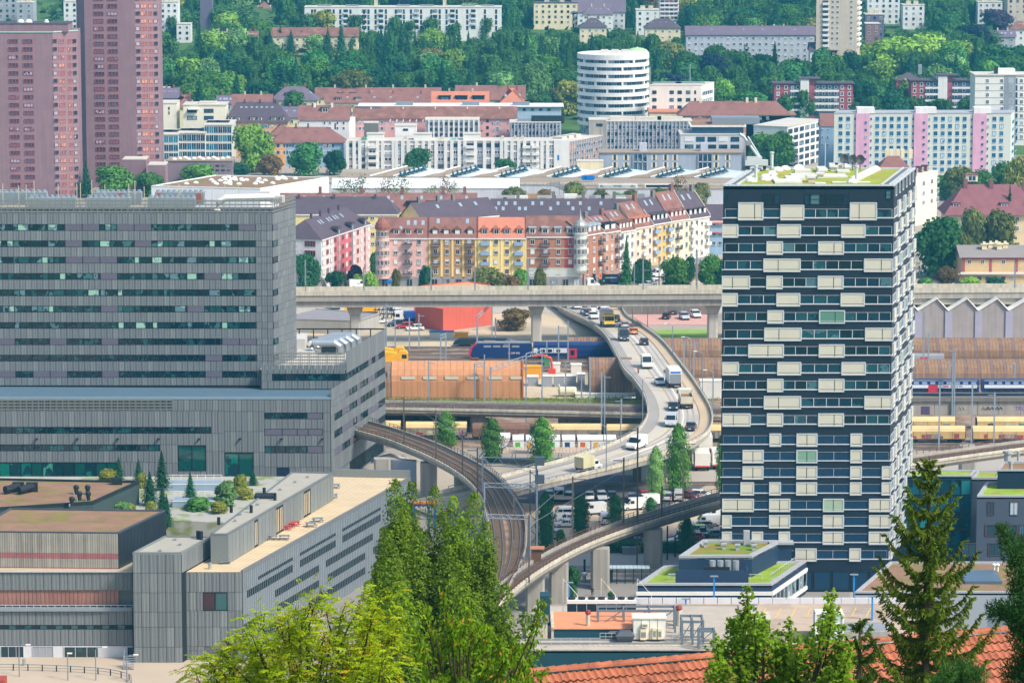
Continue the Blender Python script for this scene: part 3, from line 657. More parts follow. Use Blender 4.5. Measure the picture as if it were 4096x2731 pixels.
def band_windows(f,x0,x1,z0,z1,mod,pviol=.2,pdark=.12):
 n=max(1,round((x1-x0)/mod));w=(x1-x0)/n
 for i in range(n):
  a=x0+i*w;r=rt.random()
  if r<pviol:f.put('shutter',VW,a+w/2,z0,w*.97,z1-z0);continue
  cuts=[0,.27,.93,1]if r<.5 else[0,.6,.9,1]if r<.75 else[0,.33,.66,1]
  for c,d in zip(cuts,cuts[1:]):
   if d-c<.15:f.put('window',DW,a+w*(c+d)/2,z0,w*(d-c),z1-z0,.0)
   else:f.put('window',GW,a+w*(c+d)/2,z0,w*(d-c),z1-z0,.01)
YT=751;zt=zat(797,YT);YP=735;zp=zat(1590,YP)
A,B=at(-90,797,YT),at(1087,797,YT);C=gnd(1180,771,zt)
tb=th_('office_block','huge grey metal panelled block with ribbon windows filling the left side','building',(A.x,A.y,0))
D=Vector((A.x-3,C.y,0))
def core(name,pts,z0,z1,m=JOINT):
 b=mk(m);b.prism([(p.x,p.y)for p in pts],z0,z1);return b.bd(name,tb)
core('wall',(A,B,C,D),zp-1,zat(852,YT)-.2)
TF,TR=Face(tb,A,B),Face(tb,B,C)
X1=TF.pix(1024,1100)[0];pw=1.19;Lf=TF.L
zy=lambda y:TF.pix(600,y)[1]
W0=[896.4+65.2*i for i in range(10)];ztop=zat(852,YT)
for f,a,c,w in((TF,0,Lf,1.25),(TR,0,TR.L,1.3)):
 n=round((c-a)/w)
 for i in range(n):f.put('screen_panel',screenmesh(),a+(c-a)*(i+.5)/n,ztop-.1,(c-a)/n,zt-ztop+.1)
prev=ztop
for k,y in enumerate(W0):
 z1,z0=zy(y),zy(y+25.5)
 bps(TF,0,Lf,z1,prev-.08,pw);band_windows(TF,0,X1,z0,z1,3.6,(.3,.2,.25,.32,.04,.05,0,.25,.2,.25)[k]);bps(TF,X1,Lf,z0,z1-.06,pw)
 bps(TR,0,TR.L,z1-.1,prev-.15,1.5);bps(TR,2.8,TR.L,z0-.1,z1-.16,1.5)
 TR.put('window',GW if k%3 else VW,1.5,z0-.1,2.4,z1-z0,.02)
 prev=z0
bps(TF,0,Lf,zp,prev-.08,pw);bps(TR,0,TR.L,zp,prev-.15,1.5)
b=mk(mat('toni_roof','8b8781',.9,.15));b.poly([(p.x,p.y,zt-3.2)for p in(A,B,C,D)]);b.bd('roof',tb)
for x0,x1,y,h,d in((-60,185,787,2.6,3),(110,300,795,3.2,3),(345,520,794,3.2,3),(375,565,782,2.6,3),(590,780,793,3.2,3),(620,815,783,2.6,3)):
 p,q=at(x0,y+10,YT+5+(6 if h<3 else 0)),at(x1,y+10,YT+5+(6 if h<3 else 0));b=mk(SHINE)
 b.box(p.x,q.x,p.y,p.y+d,zt-2.2,zt-.3+(0 if h>3 else.5));n=int((q.x-p.x)/1.1)
 for i in range(n):x=p.x+(q.x-p.x)*(i+.5)/n;b.tube([(x,p.y+d/2,zt-.3+(0 if h>3 else.5)),(x,p.y+d/2,zt+.15+(0 if h>3 else.5))],.42,7)
 b.bd('cooling_unit',tb)
for x,h in((12,2.6),(75,2.2),(105,2.4),(137,3.2),(233,2.6),(308,2.6),(322,2.8),(368,3.4),(420,2.4),(515,2.6),(540,3.2),(577,2),(716,2.5),(722,2),(848,2.2),(900,2.6),(955,2.6)):
 p=at(x,790,YT+9);b=mk(mat('mast_cream','c9c2a8',.7,.1));b.box(p.x-.07,p.x+.07,p.y,p.y+.14,zt-3,zt+h-.3);b.bd('lightning_rod',tb)
b=mk(WHT);p=at(925,800,YT+3);b.tube([(p.x-3,p.y,zt-2.6),(p.x-2.8,p.y,zt-1),(p.x-1.2,p.y,zt-.1),(p.x+9,p.y,zt+.1)],.75,8);b.bd('duct',tb)
b=mk(mat('roof_plant2','c9c7c0',.7,.1));p=at(1060,780,YT+6);b.cbox(p.x,p.y,zt-1,2,2,2);b.cbox(p.x+2.6,p.y,zt-1.3,3,2,1.4);b.bd('fan_unit',tb)
for x in(480,634,795):p=at(x,775,YT+10);b=mk(mat('terracotta_box','9c5a44',.8,.1));b.cbox(p.x,p.y,zt-2,.9,.9,2.2);b.bd('chimney',tb)
PA,PB=at(-90,1588,YP),at(1322,1598,YP);PC=Vector((PB.x+9.6,PB.y+46,0))
zw=zat(1425,YT-4)
WA,WB=at(1040,1425,YT-4),at(1372,1415,YT-4)
DR=(PC-PB).normalized();WB=Vector((PB.x+DR.x/DR.y*(YT-4-PB.y),YT-4,0));WC=Vector((PB.x+DR.x/DR.y*46,PB.y+46,0));WD_=Vector((WA.x,WC.y,0))
core('wall',(PA,PB,WC,Vector((PA.x,WC.y,0))),0,zp-.35);core('wall',(WA,WB,WC,WD_),zp-1,zw-2.9)
b=mk(mat('podium_roof','587080',.5,.08));b.poly([(p.x,p.y,zp-.3)for p in(PA,PB,Vector((PB.x+.2*12,YT-3,0)),Vector((PA.x,YT,0)))]);b.bd('roof',tb)
b=mk(mat('pale_edge','7f919c',.5,.08));b.fr((PA.x,PA.y,0),(PB.x-PA.x,PB.y-PA.y));b.box(0,(PB-PA).length,-.12,.5,zp-.35,zp+.1);b.bd('roof_edge',tb)
PF,PR=Face(tb,PA,PB),Face(tb,PB,WC);WF=Face(tb,WA,WB)
py=lambda y:PF.pix(600,y)[1];px_=lambda x,y=1750:PF.pix(x,y)[0]
def cut_rows(f,rows,x0,x1,ztop,zbot,pw,holes):
 """panel storeys with openings: rows = heights (z) of panel joints; holes = (xa, xb, za, zb)"""
 for z1,z0 in zip(rows,rows[1:]):
  hs=sorted((max(x0,a),min(x1,c))for a,c,za,zb in holes if za<(z0+z1)/2<zb)
  cur=x0
  for a,c in hs+[(x1,x1)]:
   if a-cur>.4:bps(f,cur,a,z0+.04,z1-.04,pw)
   cur=max(cur,c)
for i in range(58):PF.put('screen_panel',screenmesh(),PF.L*(i+.5)/58,py(1642),PF.L/58,py(1593)-py(1642))if i<32 else None
H=[]
def ph(x0,x1,y0,y1):H.append((px_(x0),px_(x1),py(y1),py(y0)))
for h in((-90,846,1707,1733),(-90,640,1777,1803),(-90,470,1848,1912),(710,823,1780,1883),(897,1013,1810,1915),(1058,1292,1650,1675),(1058,1292,1715,1741),(1058,1292,1783,1811),(1105,1156,1868,1915)):ph(*h)
rows=[py(y)for y in(1642,1650,1675,1707,1715,1733,1741,1777,1783,1803,1811,1848,1868,1883,1915)]
Y0_=zat(1960,YP)
def cps(x0,x1,ys):
 for a,c in zip(ys,ys[1:]):bps(PF,px_(x0),px_(x1),py(c)+.04,py(a)-.04,pw)if c-a>3 else None
cps(-90,640,[1642,1707]);cps(689,897,[1598,1642]);cps(-90,640,[1733,1777]);cps(-90,640,[1803,1848]);cps(640,846,[1642,1707])
cps(640,710,[1733,1777,1850,1915]);cps(470,640,[1848,1915]);cps(710,823,[1733,1780]);cps(823,897,[1733,1805,1915]);cps(710,823,[1883,1915])
cps(846,897,[1642,1733]);cps(897,1058,[1598,1645,1725,1808]);cps(1013,1058,[1808,1865,1915]);cps(1058,1292,[1598,1650]);cps(1058,1292,[1675,1715]);cps(1058,1292,[1741,1783]);cps(1058,1292,[1811,1868])
cps(1292,1322,[1598,1650,1725,1810,1868,1930]);cps(1058,1105,[1868,1930]);cps(1156,1292,[1868,1930])
for x0,x1,y0,y1,pv in((-90,845,1708,1732,.12),(-90,640,1778,1802,.0),(1060,1228,1651,1674,0),(1060,1228,1784,1810,0)):band_windows(PF,px_(x0),px_(x1),py(y1),py(y0),2.4,pv)
for x0,x1,y0,y1 in((1230,1290,1651,1674),(1060,1128,1716,1740),(1130,1188,1716,1740),(1190,1232,1716,1740),(1234,1290,1716,1740),(1230,1290,1784,1810)):
 PF.put('shutter',VW,(px_(x0)+px_(x1))/2,py(y1),px_(x1)-px_(x0),py(y0)-py(y1))
BG=glm('glass_big_green',[(0,'0b4a45'),(.3,'0a2f35'),(.55,'0f6b5c'),(.75,'123a40'),(.92,'3f8f7c')],.06,.9,wob=.2)
for x0,x1,n in((-90,470,13),(712,822,2),(898,1012,2)):
 y0,y1={13:(1849,1912),2:(1781,1882)if x0==712 else(1811,1915)}[n]
 for i in range(n):a=px_(x0)+(px_(x1)-px_(x0))*(i+.5)/n;PF.put('shop_window' if n>2 else 'large_window',wnm('bgw',JOINT,BG,1,1,.03),a,py(y1),(px_(x1)-px_(x0))/n*.98,py(y0)-py(y1))
for x in(148,310,472,635,797,960,1127,1290):
 xx,z=PF.pix(x,1753);b=PF.mb();b.m(DARK);b.box(xx-.25,xx+.25,-.8,0,z-.15,z+.1);b.bd('floodlight',tb)
b=PF.mb();b.m(mat('door_navy','16233a',.6,.1));b.box(px_(1106),px_(1155),-.06,0,0,py(1868));b.bd('door',tb)
wy=lambda y:WF.pix(1250,y)[1];wx=lambda x,y=1480:WF.pix(x,y)[0]
n=8
for i in range(n):a=wx(1095)+(WF.L-wx(1095))*(i+.5)/n;WF.put('screen_panel',screenmesh(),a,wy(1458),(WF.L-wx(1095))/n,wy(1407)-wy(1458))
bps(WF,wx(1045),WF.L,wy(1494),wy(1458)-.05,1.25);bps(WF,wx(1045),wx(1088),wy(1522),wy(1494)-.05,1.2);bps(WF,wx(1045),WF.L,zp-.1,wy(1522)-.05,1.25)
for x0,x1 in((1090,1145),(1177,1228),(1230,1298),(1300,1362)):WF.put('window',GW,(wx(x0)+min(wx(x1),WF.L))/2,wy(1521),min(wx(x1),WF.L)-wx(x0),wy(1495)-wy(1521))
zwt=WF.pix(1250,1407)[1]
rows_z=[zwt-.2]
def prx(px,y):return PR.pix(px,y)
RW=[((1368,1502),(1513,1439),26),((1381,1569),(1513,1504),26),((1336,1653),(1513,1569),28),((1336,1722),(1513,1634),29),((1338,1791),(1513,1703),29)]
zr=[]
for(xa,ya),(xb,yb),h in RW:
 x0,z0=prx(xa,ya);x1,z1=prx(xb,yb);zm=(z0+z1)/2;hh=h/19.2;zr.append((zm+hh/2,zm-hh/2,max(x0,.3),min(x1,PR.L-.2)))
top=zwt
xw0=13.0
for k,(z1,z0,a,c)in enumerate(zr):
 a0=xw0 if z1>zp else 0.0
 bps(PR,a0,PR.L,z1,(top if k else zwt)-.06,1.35)
 n=max(3,round((c-max(a,a0))/3.2));aa=max(a,a0+.2);w=(c-aa)/n
 for i in range(n):
  r=rt.random();PR.put('shutter' if r<.45 else 'window',VW if r<.45 else GW,aa+w*(i+.5),z0,w*.96,z1-z0,.01)
 if aa-a0>1:bps(PR,a0,aa,z0,z1-.06,1.35)
 top=z0
bps(PR,0,PR.L,top-3.4,top-.06,1.35)
z1=top-3.5;hh=3.0
for k in range(2):
 a=PR.L*(.32 if k==0 else.62)
 bps(PR,0,a,z1-hh,z1-.05,1.35)
 for i in range(int((PR.L-a-2)/.95)):PR.put('window',GW,a+.95*(i+.5),z1-hh,.8,hh-.05)
 bps(PR,PR.L-1.8,PR.L,z1-hh,z1-.05,1.35);z1-=hh
 bps(PR,0,PR.L,z1-1.4,z1-.05,1.35);z1-=1.45
bps(PR,0,PR.L,0,z1,1.35)
zf=zw-2.85
b=mk(mat('wing_roof','bdb4a6',.9,.1));b.poly([(p.x,p.y,zf)for p in(WA,WB,WC,WD_)]);b.bd('roof',tb)
def wroof(px,py_):return gnd(px,py_,zf+1)
for x0,y0,x1,y1,h,m in((1150,1385,1230,1360,2.6,'roof_plant2'),(1135,1405,1175,1395,1.4,'joint_dark'),(1235,1375,1290,1365,1.2,'roof_plant2'),(1190,1400,1260,1395,.8,'roof_plant2'),(1285,1400,1345,1392,1.3,'joint_dark')):
 p,q=wroof(x0,y0),wroof(x1,y1);b=mk(MATS[m]);b.box(p.x,q.x,p.y,max(q.y,p.y+2.5),zf,zf+h);b.bd('air_handler',tb)
for i in range(4):
 p=wroof(1300+i*24,1398-i*9);b=mk(SHINE);b.tube([(p.x+3.4,p.y,zf+.3),(p.x+3.2,p.y,zf+1.8),(p.x+2,p.y,zf+2.6),(p.x-2.6,p.y,zf+2.6),(p.x-3,p.y,zf+1.2)],.8,8);b.bd('duct',tb)
for i in range(9):
 p=WC.lerp(WD_,i/8);b=mk(JOINT);b.box(p.x-.12,p.x+.12,p.y-.12,p.y+.12,zf,zwt);b.bd('frame_post',tb)
b=mk(JOINT);b.box(WD_.x,WC.x,WC.y-.1,WC.y+.1,zwt-.3,zwt);b.bd('frame_beam',tb)
zt=zat(2287,587);LA,LB=at(725,2287,587),at(968,2287,587);LC=gnd(1640,1912,zt);LD=gnd(1336,1906,zt)
lb=th_('office_block','low grey panelled wing with wooden roof terrace in front of the tall grey block','building',(LA.x,LA.y,0))
S0,S1=at(530,2287,585),at(726,2287,585)
def lcore(pts,z0,z1,m=JOINT,name='wall'):
 b=mk(m);b.prism([(p.x,p.y)for p in pts],z0,z1);return b.bd(name,lb)
LL0=at(-120,2287,590)
back=Vector((LD.x-8,LD.y,0))
lcore((LA,LB,LC,LD,Vector((LA.x+2,LA.y+20,0))),0,zt-.05)
DECK=mat('wood_deck','d3bd98',.85,.16,.25,fine=2.5)
gr=MB();gr.m(DECK);gr.poly([(p.x,p.y,zt)for p in(LA,LB,LC,LD,Vector((LA.x+2,LA.y+20,0)))]);gr.bd('terrace_deck',lb)
b=mk(mat('deck_joint','a98f6c',.9,.1))
dv=(LC-LB);
for i in range(1,13):
 p=LA.lerp(LB,i/13);q=LD.lerp(LC,i/13)
 b.poly([(p.x,p.y,zt+.01),(p.x+.06,p.y,zt+.01),(q.x+.06,q.y,zt+.01),(q.x,q.y,zt+.01)])
for i in range(1,40):
 p=LA.lerp(LD,i/40);q=LB.lerp(LC,i/40);b.poly([(p.x,p.y,zt+.012),(q.x,q.y,zt+.012),(q.x,q.y+.07,zt+.012),(p.x,p.y+.07,zt+.012)])
b.bd('deck_joints',lb)
LFc,LRc=Face(lb,LA,LB),Face(lb,LB,LC)
for f in(LRc,):
 b=f.mb();b.m(PAN);b.box(0,f.L,-.12,.15,zt-.3,zt+.35);b.bd('parapet',lb)
b=mk(PAN2);b.fr((LD.x,LD.y,0),(LC.x-LD.x,LC.y-LD.y));b.box(0,(LC-LD).length,-.2,.2,zt,zt+1.5);b.bd('end_parapet',lb)
JY=[2287,2366,2440,2505,2583,2600,2662]
fy=lambda y:LFc.pix(850,y)[1]
fx=lambda x,y=2400:LFc.pix(x,y)[0]
for a,c in zip(JY,JY[1:]):
 hole={2366:(812,910),2583:(815,912),2600:(815,912)}.get(a)
 if hole:bps(LFc,.05,fx(hole[0]),fy(c),fy(a)-.07,1.28);bps(LFc,fx(hole[1]),LFc.L,fy(c),fy(a)-.07,1.28)
 elif c-a>20:bps(LFc,.05,LFc.L,fy(c),fy(a)-.07,1.28)
RG=glm('glass_red_room',[(0,'3a1620'),(.3,'12404c'),(.45,'5c1420'),(.6,'0f3340'),(.75,'401420'),(.9,'2f5a5a')],.08,.8,wob=.1)
for i in range(2):LFc.put('large_window',wnm('rgw',JOINT,RG,1,1,.03),fx(812)+(fx(910)-fx(812))*(i+.5)/2,fy(2440),(fx(910)-fx(812))/2*.98,fy(2368)-fy(2440))
for i in range(2):LFc.put('shutter',VW,fx(815)+(fx(912)-fx(815))*(i+.5)/2,fy(2650),(fx(912)-fx(815))/2*.98,fy(2585)-fy(2650))
b=LFc.mb();b.m(CONC);b.box(-.3,LFc.L+.1,-.15,0,0,fy(2662)-.06);b.bd('plinth',lb)
zs=zat(2215,585);SD=gnd(842,2150,zs);SC_=gnd(660,2147,zs)
lcore((S0,S1,Vector((SD.x,SD.y,0)),Vector((SC_.x,SC_.y,0))),0,zs-.05)
b=mk(mat('flat_roof','a8a394',.9,.12,.3,fine=3));b.poly([(p.x,p.y,zs)for p in(S0,S1,SD,SC_)]);b.bd('roof',lb)
b=mk(PAN2)
for P_,Q_ in((S0,S1),(S1,SD),(SD,SC_),(SC_,S0)):b.fr((P_.x,P_.y,0),(Q_.x-P_.x,Q_.y-P_.y));b.box(0,(Q_.xy-P_.xy).length,0,.25,zs-.1,zs+.3)
b.fr();b.bd('parapet',lb)
SF,SR=Face(lb,S0,S1),Face(lb,S1,SD)
sy=lambda y:SF.pix(620,y)[1]
for a,c in zip([2215,2290,2369,2446,2506,2586,2662],[2290,2369,2446,2506,2586,2662]):bps(SF,.05,SF.L,sy(c)+.03,sy(a)-.04,1.35);bps(SR,.02,SR.L,sy(c)+.03,sy(a)-.04,1.3)if c<2300 else None
b=SF.mb();b.m(CONC);b.box(-.1,SF.L,-.15,0,0,sy(2664));b.bd('plinth',lb)
zq=zat(2160,592)+.6
N0,N1=gnd(842,2139,zq),gnd(910,2139,zq);N2=gnd(1332,1893,zq);N3=gnd(1168,1890,zq)
nn=(N2-N1)
lcore((N0,N1,N2,N3),zt-2,zq-.05,PAN2,'penthouse_wall')
b=mk(MATS['flat_roof']);b.poly([(p.x,p.y,zq)for p in(N0,N1,N2,N3)]);b.bd('roof',lb)
b=mk(PAN)
for P_,Q_ in((N0,N1),(N1,N2),(N2,N3),(N3,N0)):b.fr((P_.x,P_.y,0),(Q_.x-P_.x,Q_.y-P_.y));b.box(0,(Q_.xy-P_.xy).length,0,.25,zq-.1,zq+.25)
b.fr();b.bd('parapet',lb)
NF=Face(lb,N1,N2);n=30
for i in range(n):NF.put('panel',PM2,NF.L*(i+.5)/n,zt+.05,NF.L/n,zq-zt-.2)if i not in(7,13,14,21,22)else NF.put('door',wnm('ndr',JOINT,mat('door_beige','b5a68c',.7,.1),2,1,.06),NF.L*(i+.5)/n,zt+.05,NF.L/n,zq-zt-.3)
for x,y in((925,2049),(875,2098),(1057,1979),(1005,2050),(1100,2000)):
 w=gnd(x,y,zq);b=mk(DARK);b.tube([(w.x,w.y,zq),(w.x,w.y,zq+1.3)],.28,8);b.bd('flue',lb)
for x,y in((793,2155),(804,2157)):w=gnd(x,y,zs);b=mk(DARK);b.tube([(w.x,w.y,zs),(w.x,w.y,zs+1.4)],.35,8);b.bd('flue',lb)
for x,y in((960,2060),(990,2035),(940,2085),(1030,2020),(1120,1960),(1180,1930),(1230,1910),(720,2180),(640,2205),(700,2160)):
 z_=zs if x<800 else zq;w=gnd(x,y,z_);b=mk(GREY);b.cbox(w.x,w.y,z_,.5,.5,.3);b.bd('roof_vent',lb)
b=MB();w=gnd(1060,1988,zq);b.m(DARK);b.cbox(w.x,w.y,zq,3.6,3.2,.5);b.bd('roof_hatch',lb)
RY=[]
rb_=LRc
ly=lambda y:rb_.pix(1000,y)[1]
zb_=zt-.3
bands=[(zb_-1.9,zb_-2.5,[(.08,.27),(.31,.52),(.56,.8),(.84,.98)]),(zb_-3.2,zb_-4.5,[(.02,.27),(.31,.52),(.56,.8),(.84,.98)]),(zb_-5.9,zb_-7.2,[(.17,.42),(.46,.75),(.8,.97)]),(zb_-8.6,zb_-9.9,[(.0,.1),(.18,.42),(.47,.7),(.75,.97)]),(zb_-11.3,zb_-12.6,[(.1,.3),(.36,.7)])]
RIB=WM.setdefault('rib',MB().m(mat('rib_grey','7d858a',.5,.1,metal=.1,orand=.06)).box(-.46,.46,-.16,.0,0,1).mesh('panel'))
prev=zt-.3
for z1,z0,segs in bands:
 nP=100
 for i in range(nP):rb_.put('panel',RIB,rb_.L*(i+.5)/nP,z1,rb_.L/nP*.9,prev-z1-.03)
 cur=0
 for a,c in segs+[(1,1)]:
  if a-cur>.005:n=max(1,round((a-cur)*nP));[rb_.put('panel',RIB,rb_.L*(cur+(a-cur)*(i+.5)/n),z0,rb_.L/nP*.9,z1-z0)for i in range(n)]
  if c>a:
   n=round((c-a)*nP)
   for i in range(n):rb_.put('window',WM.setdefault('barw',MB().m(mat('bar_glass','081820',.7,.1,spec=.1)).box(-.5,.5,-.02,0,0,1).m(RIB.materials[0]).box(-.5,-.43,-.15,0,0,1).mesh('window')),rb_.L*(a+(c-a)*(i+.5)/n),z0,rb_.L/nP,z1-z0)
  cur=c
 prev=z0
for i in range(100):rb_.put('panel',RIB,rb_.L*(i+.5)/100,0,rb_.L/100*.9,prev-.05)
L0,L1=at(-120,2282,589),at(528,2290,589);LE_=Face(lb,L0,L1)
e=lambda y:LE_.pix(300,y)[1];ex=lambda x,y=2450:LE_.pix(x,y)[0]
lcore((L0,L1,Vector((L1.x,L1.y+24,0)),Vector((L0.x,L1.y+24,0))),0,e(2425));zl=e(2285)
lcore((Vector((L0.x,L0.y+1.2,0)),Vector((L1.x,L1.y+1.2,0)),Vector((L1.x,L1.y+24,0)),Vector((L0.x,L1.y+24,0))),e(2425),zl-.1,PAN)
b=mk(mat('deck_strip','b8a98e',.9,.12));b.poly([(L0.x,L0.y,zl-.05),(L1.x,L1.y,zl-.05),(L1.x,L1.y+24,zl-.05),(L0.x,L0.y+24,zl-.05)]);b.bd('roof',lb)
b=LE_.mb();b.m(SILV);b.box(0,LE_.L,-.1,.0,zl-.1,zl+.08);b.bd('roof_edge',lb)
n=20
for i in range(n):LE_.put('panel',PM,LE_.L*(i+.5)/n,e(2360),LE_.L/n,zl-e(2360)-.1,-.3);LE_.put('panel',PM,LE_.L*(i+.5)/n,e(2497),LE_.L/n,e(2440)-e(2497));LE_.put('panel',PM,LE_.L*(i+.5)/n,e(2580),LE_.L/n,e(2516)-e(2580))
COP=mat('reddish_metal','a07468',.5,.2,.4,streak=.3,metal=.2)
for i in range(36):LE_.put('cladding_strip',WM.setdefault('cst',MB().m(COP).box(-.45,.45,-.1,0,0,1).mesh('cladding_strip')),ex(475)*(i+.5)/36,e(2422),ex(475)/36,e(2362)-e(2422),-.6)
b=LE_.mb();b.m(mat('grey_ledge','8a949a',.7,.1));b.box(0,LE_.L,-.6,.6,e(2440)-.02,e(2425));b.bd('ledge',lb)
b=LE_.mb();b.m(SILV);zh=e(2418);b.box(0,LE_.L,-.45,-.38,zh,zh+.09)
for i in range(24):x=LE_.L*i/23;b.box(x-.05,x+.05,-.45,-.38,e(2425),zh)
b.bd('railing',lb)
for i in range(18):LE_.put('window',GW if i%2 else DW,ex(-60)+(ex(500)-ex(-60))*(i+.5)/18,e(2515),(ex(500)-ex(-60))/18,e(2498)-e(2515))
WALLW=mat('white_ground_wall','cfcfd2',.85,.06)
b=LE_.mb();b.m(WALLW);b.box(0,LE_.L,-.2,0,0,e(2582));b.bd('ground_wall',lb)
for x0,x1,y0,y1,m in((0,93,2582,2652,GLAS),(128,212,2582,2655,mat('grey_gate','9a9ca2',.6,.06)),(253,392,2584,2640,BG),(508,530,2584,2670,JOINT)):
 LE_.put('gate' if m is not GLAS and m is not BG else 'window',wnm('lgw'+m.name,SILV,m,3,1,.02),(ex(x0)+ex(x1))/2,e(y1),ex(x1)-ex(x0),e(y0)-e(y1),.2)
zh=zat(2131,592);z0h=zat(2275,592)
CORR=mat('corrugated_metal','aca69d',.4,.16,.5,streak=.4,metal=.3,orand=.12)
CORR2=mat('corrugated_dark','3d444c',.35,.2,.3,streak=.3,metal=.4)
ch,P=rbk('metal_hall','corrugated metal hall with planted brown roof at lower left',[(-120,2128),(472,2134),(662,2044),(40,2036)],zh,z0h,CORR2,BROOF,.3,.25,mat('hall_edge','4a5056',.6,.1),cat='building')
f=Face(ch,P[0],P[1]);n=64
RED=mat('red_reflect_band','a2686a',.5,.2,.6,streak=.3)
for i in range(n):
 for a,c,m in((0,.06,'r'),(.06,.3,'c'),(.3,.46,'r'),(.46,1,'c')):
  me=WM.setdefault('ch'+m,MB().m(CORR if m=='c' else RED).box(-.42,.42,-.14,0,0,1).mesh('cladding_sheet'));f.put('cladding_sheet',me,f.L*(i+.5)/n,z0h+(zh-z0h)*a,f.L/n,(zh-z0h)*(c-a)-.01)
f=Face(ch,P[1],P[2]);n=34
for i in range(n):f.put('side_sheet',WM.setdefault('chs',MB().m(CORR2).box(-.44,.44,-.12,0,0,1).mesh('side_sheet')),f.L*(i+.5)/n,z0h,f.L/n,zh-z0h-.05)
zg=zat(2040,668);
bz,P=rbk('roof_block','brown flat roof with black ventilators left of the roof garden',[(-120,2044),(372,2012),(556,1930),(-60,1918)],zg,0,mat('green_wall','3b4a48',.9,.15),BROOF,.35,.4,JOINT,cat='building')
for x,y in((305,1975),(351,1975),(318,2000),(353,2000),(288,2022)):
 w=gnd(x,y,zg);t=th_('ventilator',{305:'black roof ventilator at the back left of five on the brown roof',351:'black roof ventilator at the back right of five on the brown roof',318:'black roof ventilator, middle left of five on the brown roof',353:'black roof ventilator, middle right of five on the brown roof',288:'black roof ventilator standing nearest of five on the brown roof'}[x],'vent',(w.x,w.y,zg),0,'black ventilators on the brown roof')
 b=mk(DARK);b.tube([(w.x,w.y,zg),(w.x,w.y,zg+.9)],.4,8);b.bd('pipe',t);b=mk(DARK);b.lathe([(.42,zg+.9),(.55,zg+1.1),(.55,zg+1.5),(.3,zg+1.75),(.01,zg+1.8)],(w.x,w.y),8);b.bd('cowl',t);b=mk(SHINE);b.tube([(w.x-.4,w.y-.5,zg),(w.x-.4,w.y-.5,zg+.5)],.16,6);b.bd('side_pipe',t)
for k,(x,y)in enumerate(((45,1972),(100,1973))):
 w=gnd(x,y,zg);t=th_('duct_elbow','large black ribbed duct on the brown roof, %s of the pair'%('left one','right one')[k],'duct',(w.x,w.y,zg),0,'black ducts on the brown roof')
 b=mk(DARK);b.tube([(w.x-1.0,w.y-1.2,zg+.9),(w.x-.3,w.y-.5,zg+.95),(w.x+.5,w.y+.5,zg+1.1),(w.x+1.2,w.y+1.5,zg+1.1)],[.75,.7,.72,.7],10);b.bd('tube',t);b=mk(DARK);b.box(w.x+0,w.x+2.2,w.y+1.5,w.y+2.4,zg,zg+1.8);b.bd('casing',t)
w=gnd(468,1936,zg);b=mk(DARK);b.cbox(w.x,w.y,zg,2,1.5,1.2);tag(b.bd('roof_box'),'black box vent on the far edge of the brown roof','vent')
GZ=5.0
zgd=5.0
b=mk(mat('garden_deck','a9a79c',.9,.1,second='7f8a4c',patch=.58));a=[gnd(x,y,zgd)for x,y in((-120,2040),(900,2090),(1300,1960),(1330,1905),(-120,1905))];b.prism([(p.x,p.y)for p in a],0,zgd);t=b.bd('roof_garden');t['kind']='structure'
for k,(x0,x1,y0,y1)in enumerate(((650,880,1962,1950),(690,860,2030,2010))):
 p,q=gnd(x0,y0,zgd),gnd(x1,y0,zgd);t=th_('light_well','blue grey glass light well with white rails in the roof garden, %s one'%('rear','front')[k],'light well',(p.x,p.y,zgd),0,'light wells in the roof garden')
 b=mk(mat('well_panel','8ea3b3',.4,.12));b.box(p.x,q.x,p.y,p.y+5,zgd,zgd+1.2);b.bd('panel',t)
 b=mk(WHT);b.box(p.x,q.x,p.y-.1,p.y,zgd+1.2,zgd+1.35);b.box(p.x,q.x,p.y+5,p.y+5.1,zgd+2.2,zgd+2.3)
 for i in range(8):x=p.x+(q.x-p.x)*i/7;b.box(x-.04,x+.04,p.y+5,p.y+5.1,zgd,zgd+2.2)
 b.bd('railing',t)
def pc_(px,py_,label,rz,m=GREY):
 w=gnd(px,py_,zt);t=th_('picnic_table',label,'table',(w.x,w.y,zt),0,'tables on the wooden roof terrace');c,s=cos(rz),sin(rz)
 for nm,y0,y1,z0,z1 in(('table_top',-.4,.4,.72,.79),('bench',-.95,-.65,.42,.48),('bench',.65,.95,.42,.48)):
  b=mk(m);b.fr((w.x,w.y,zt),(c,s));b.box(-.95,.95,y0,y1,z0,z1);b.bd(nm,t)
 for x in(-.7,.7):
  b=mk(m);b.fr((w.x,w.y,zt),(c,s));b.tube([(x,-.85,0),(x,-.25,.72)],.06,5);b.tube([(x,.85,0),(x,.25,.72)],.06,5);b.box(x-.05,x+.05,-.9,.9,.36,.42);b.bd('leg',t)
TRED=mat('table_red','b8433f',.6,.1)
for a in((995,2187,'grey picnic table on the terrace by the beige doors',.2),(900,2252,'grey picnic table on the terrace in front of the stair tower',.2),(1088,2157,'grey picnic table on the left of the pair near the terrace rim',0),(1137,2157,'grey picnic table on the right of the pair near the terrace rim',0),(1245,2106,'grey picnic table nearer of two by the terrace edge',.3),(1272,2087,'grey picnic table farther of two by the terrace edge',.3),(1340,1952,'grey picnic table near the far end of the terrace',.2),(1330,1992,'grey picnic table against the penthouse wall far down the terrace',.2),(1140,2090,'grey picnic table against the wall beside the silver bin',.2)):pc_(*a)
pc_(1145,2118,'red table nearest of the red ones on the terrace',.2,TRED);pc_(1160,2108,'red table in the middle of the red ones on the terrace',.2,TRED);pc_(1178,2102,'red table farthest of the red ones on the terrace',.2,TRED)
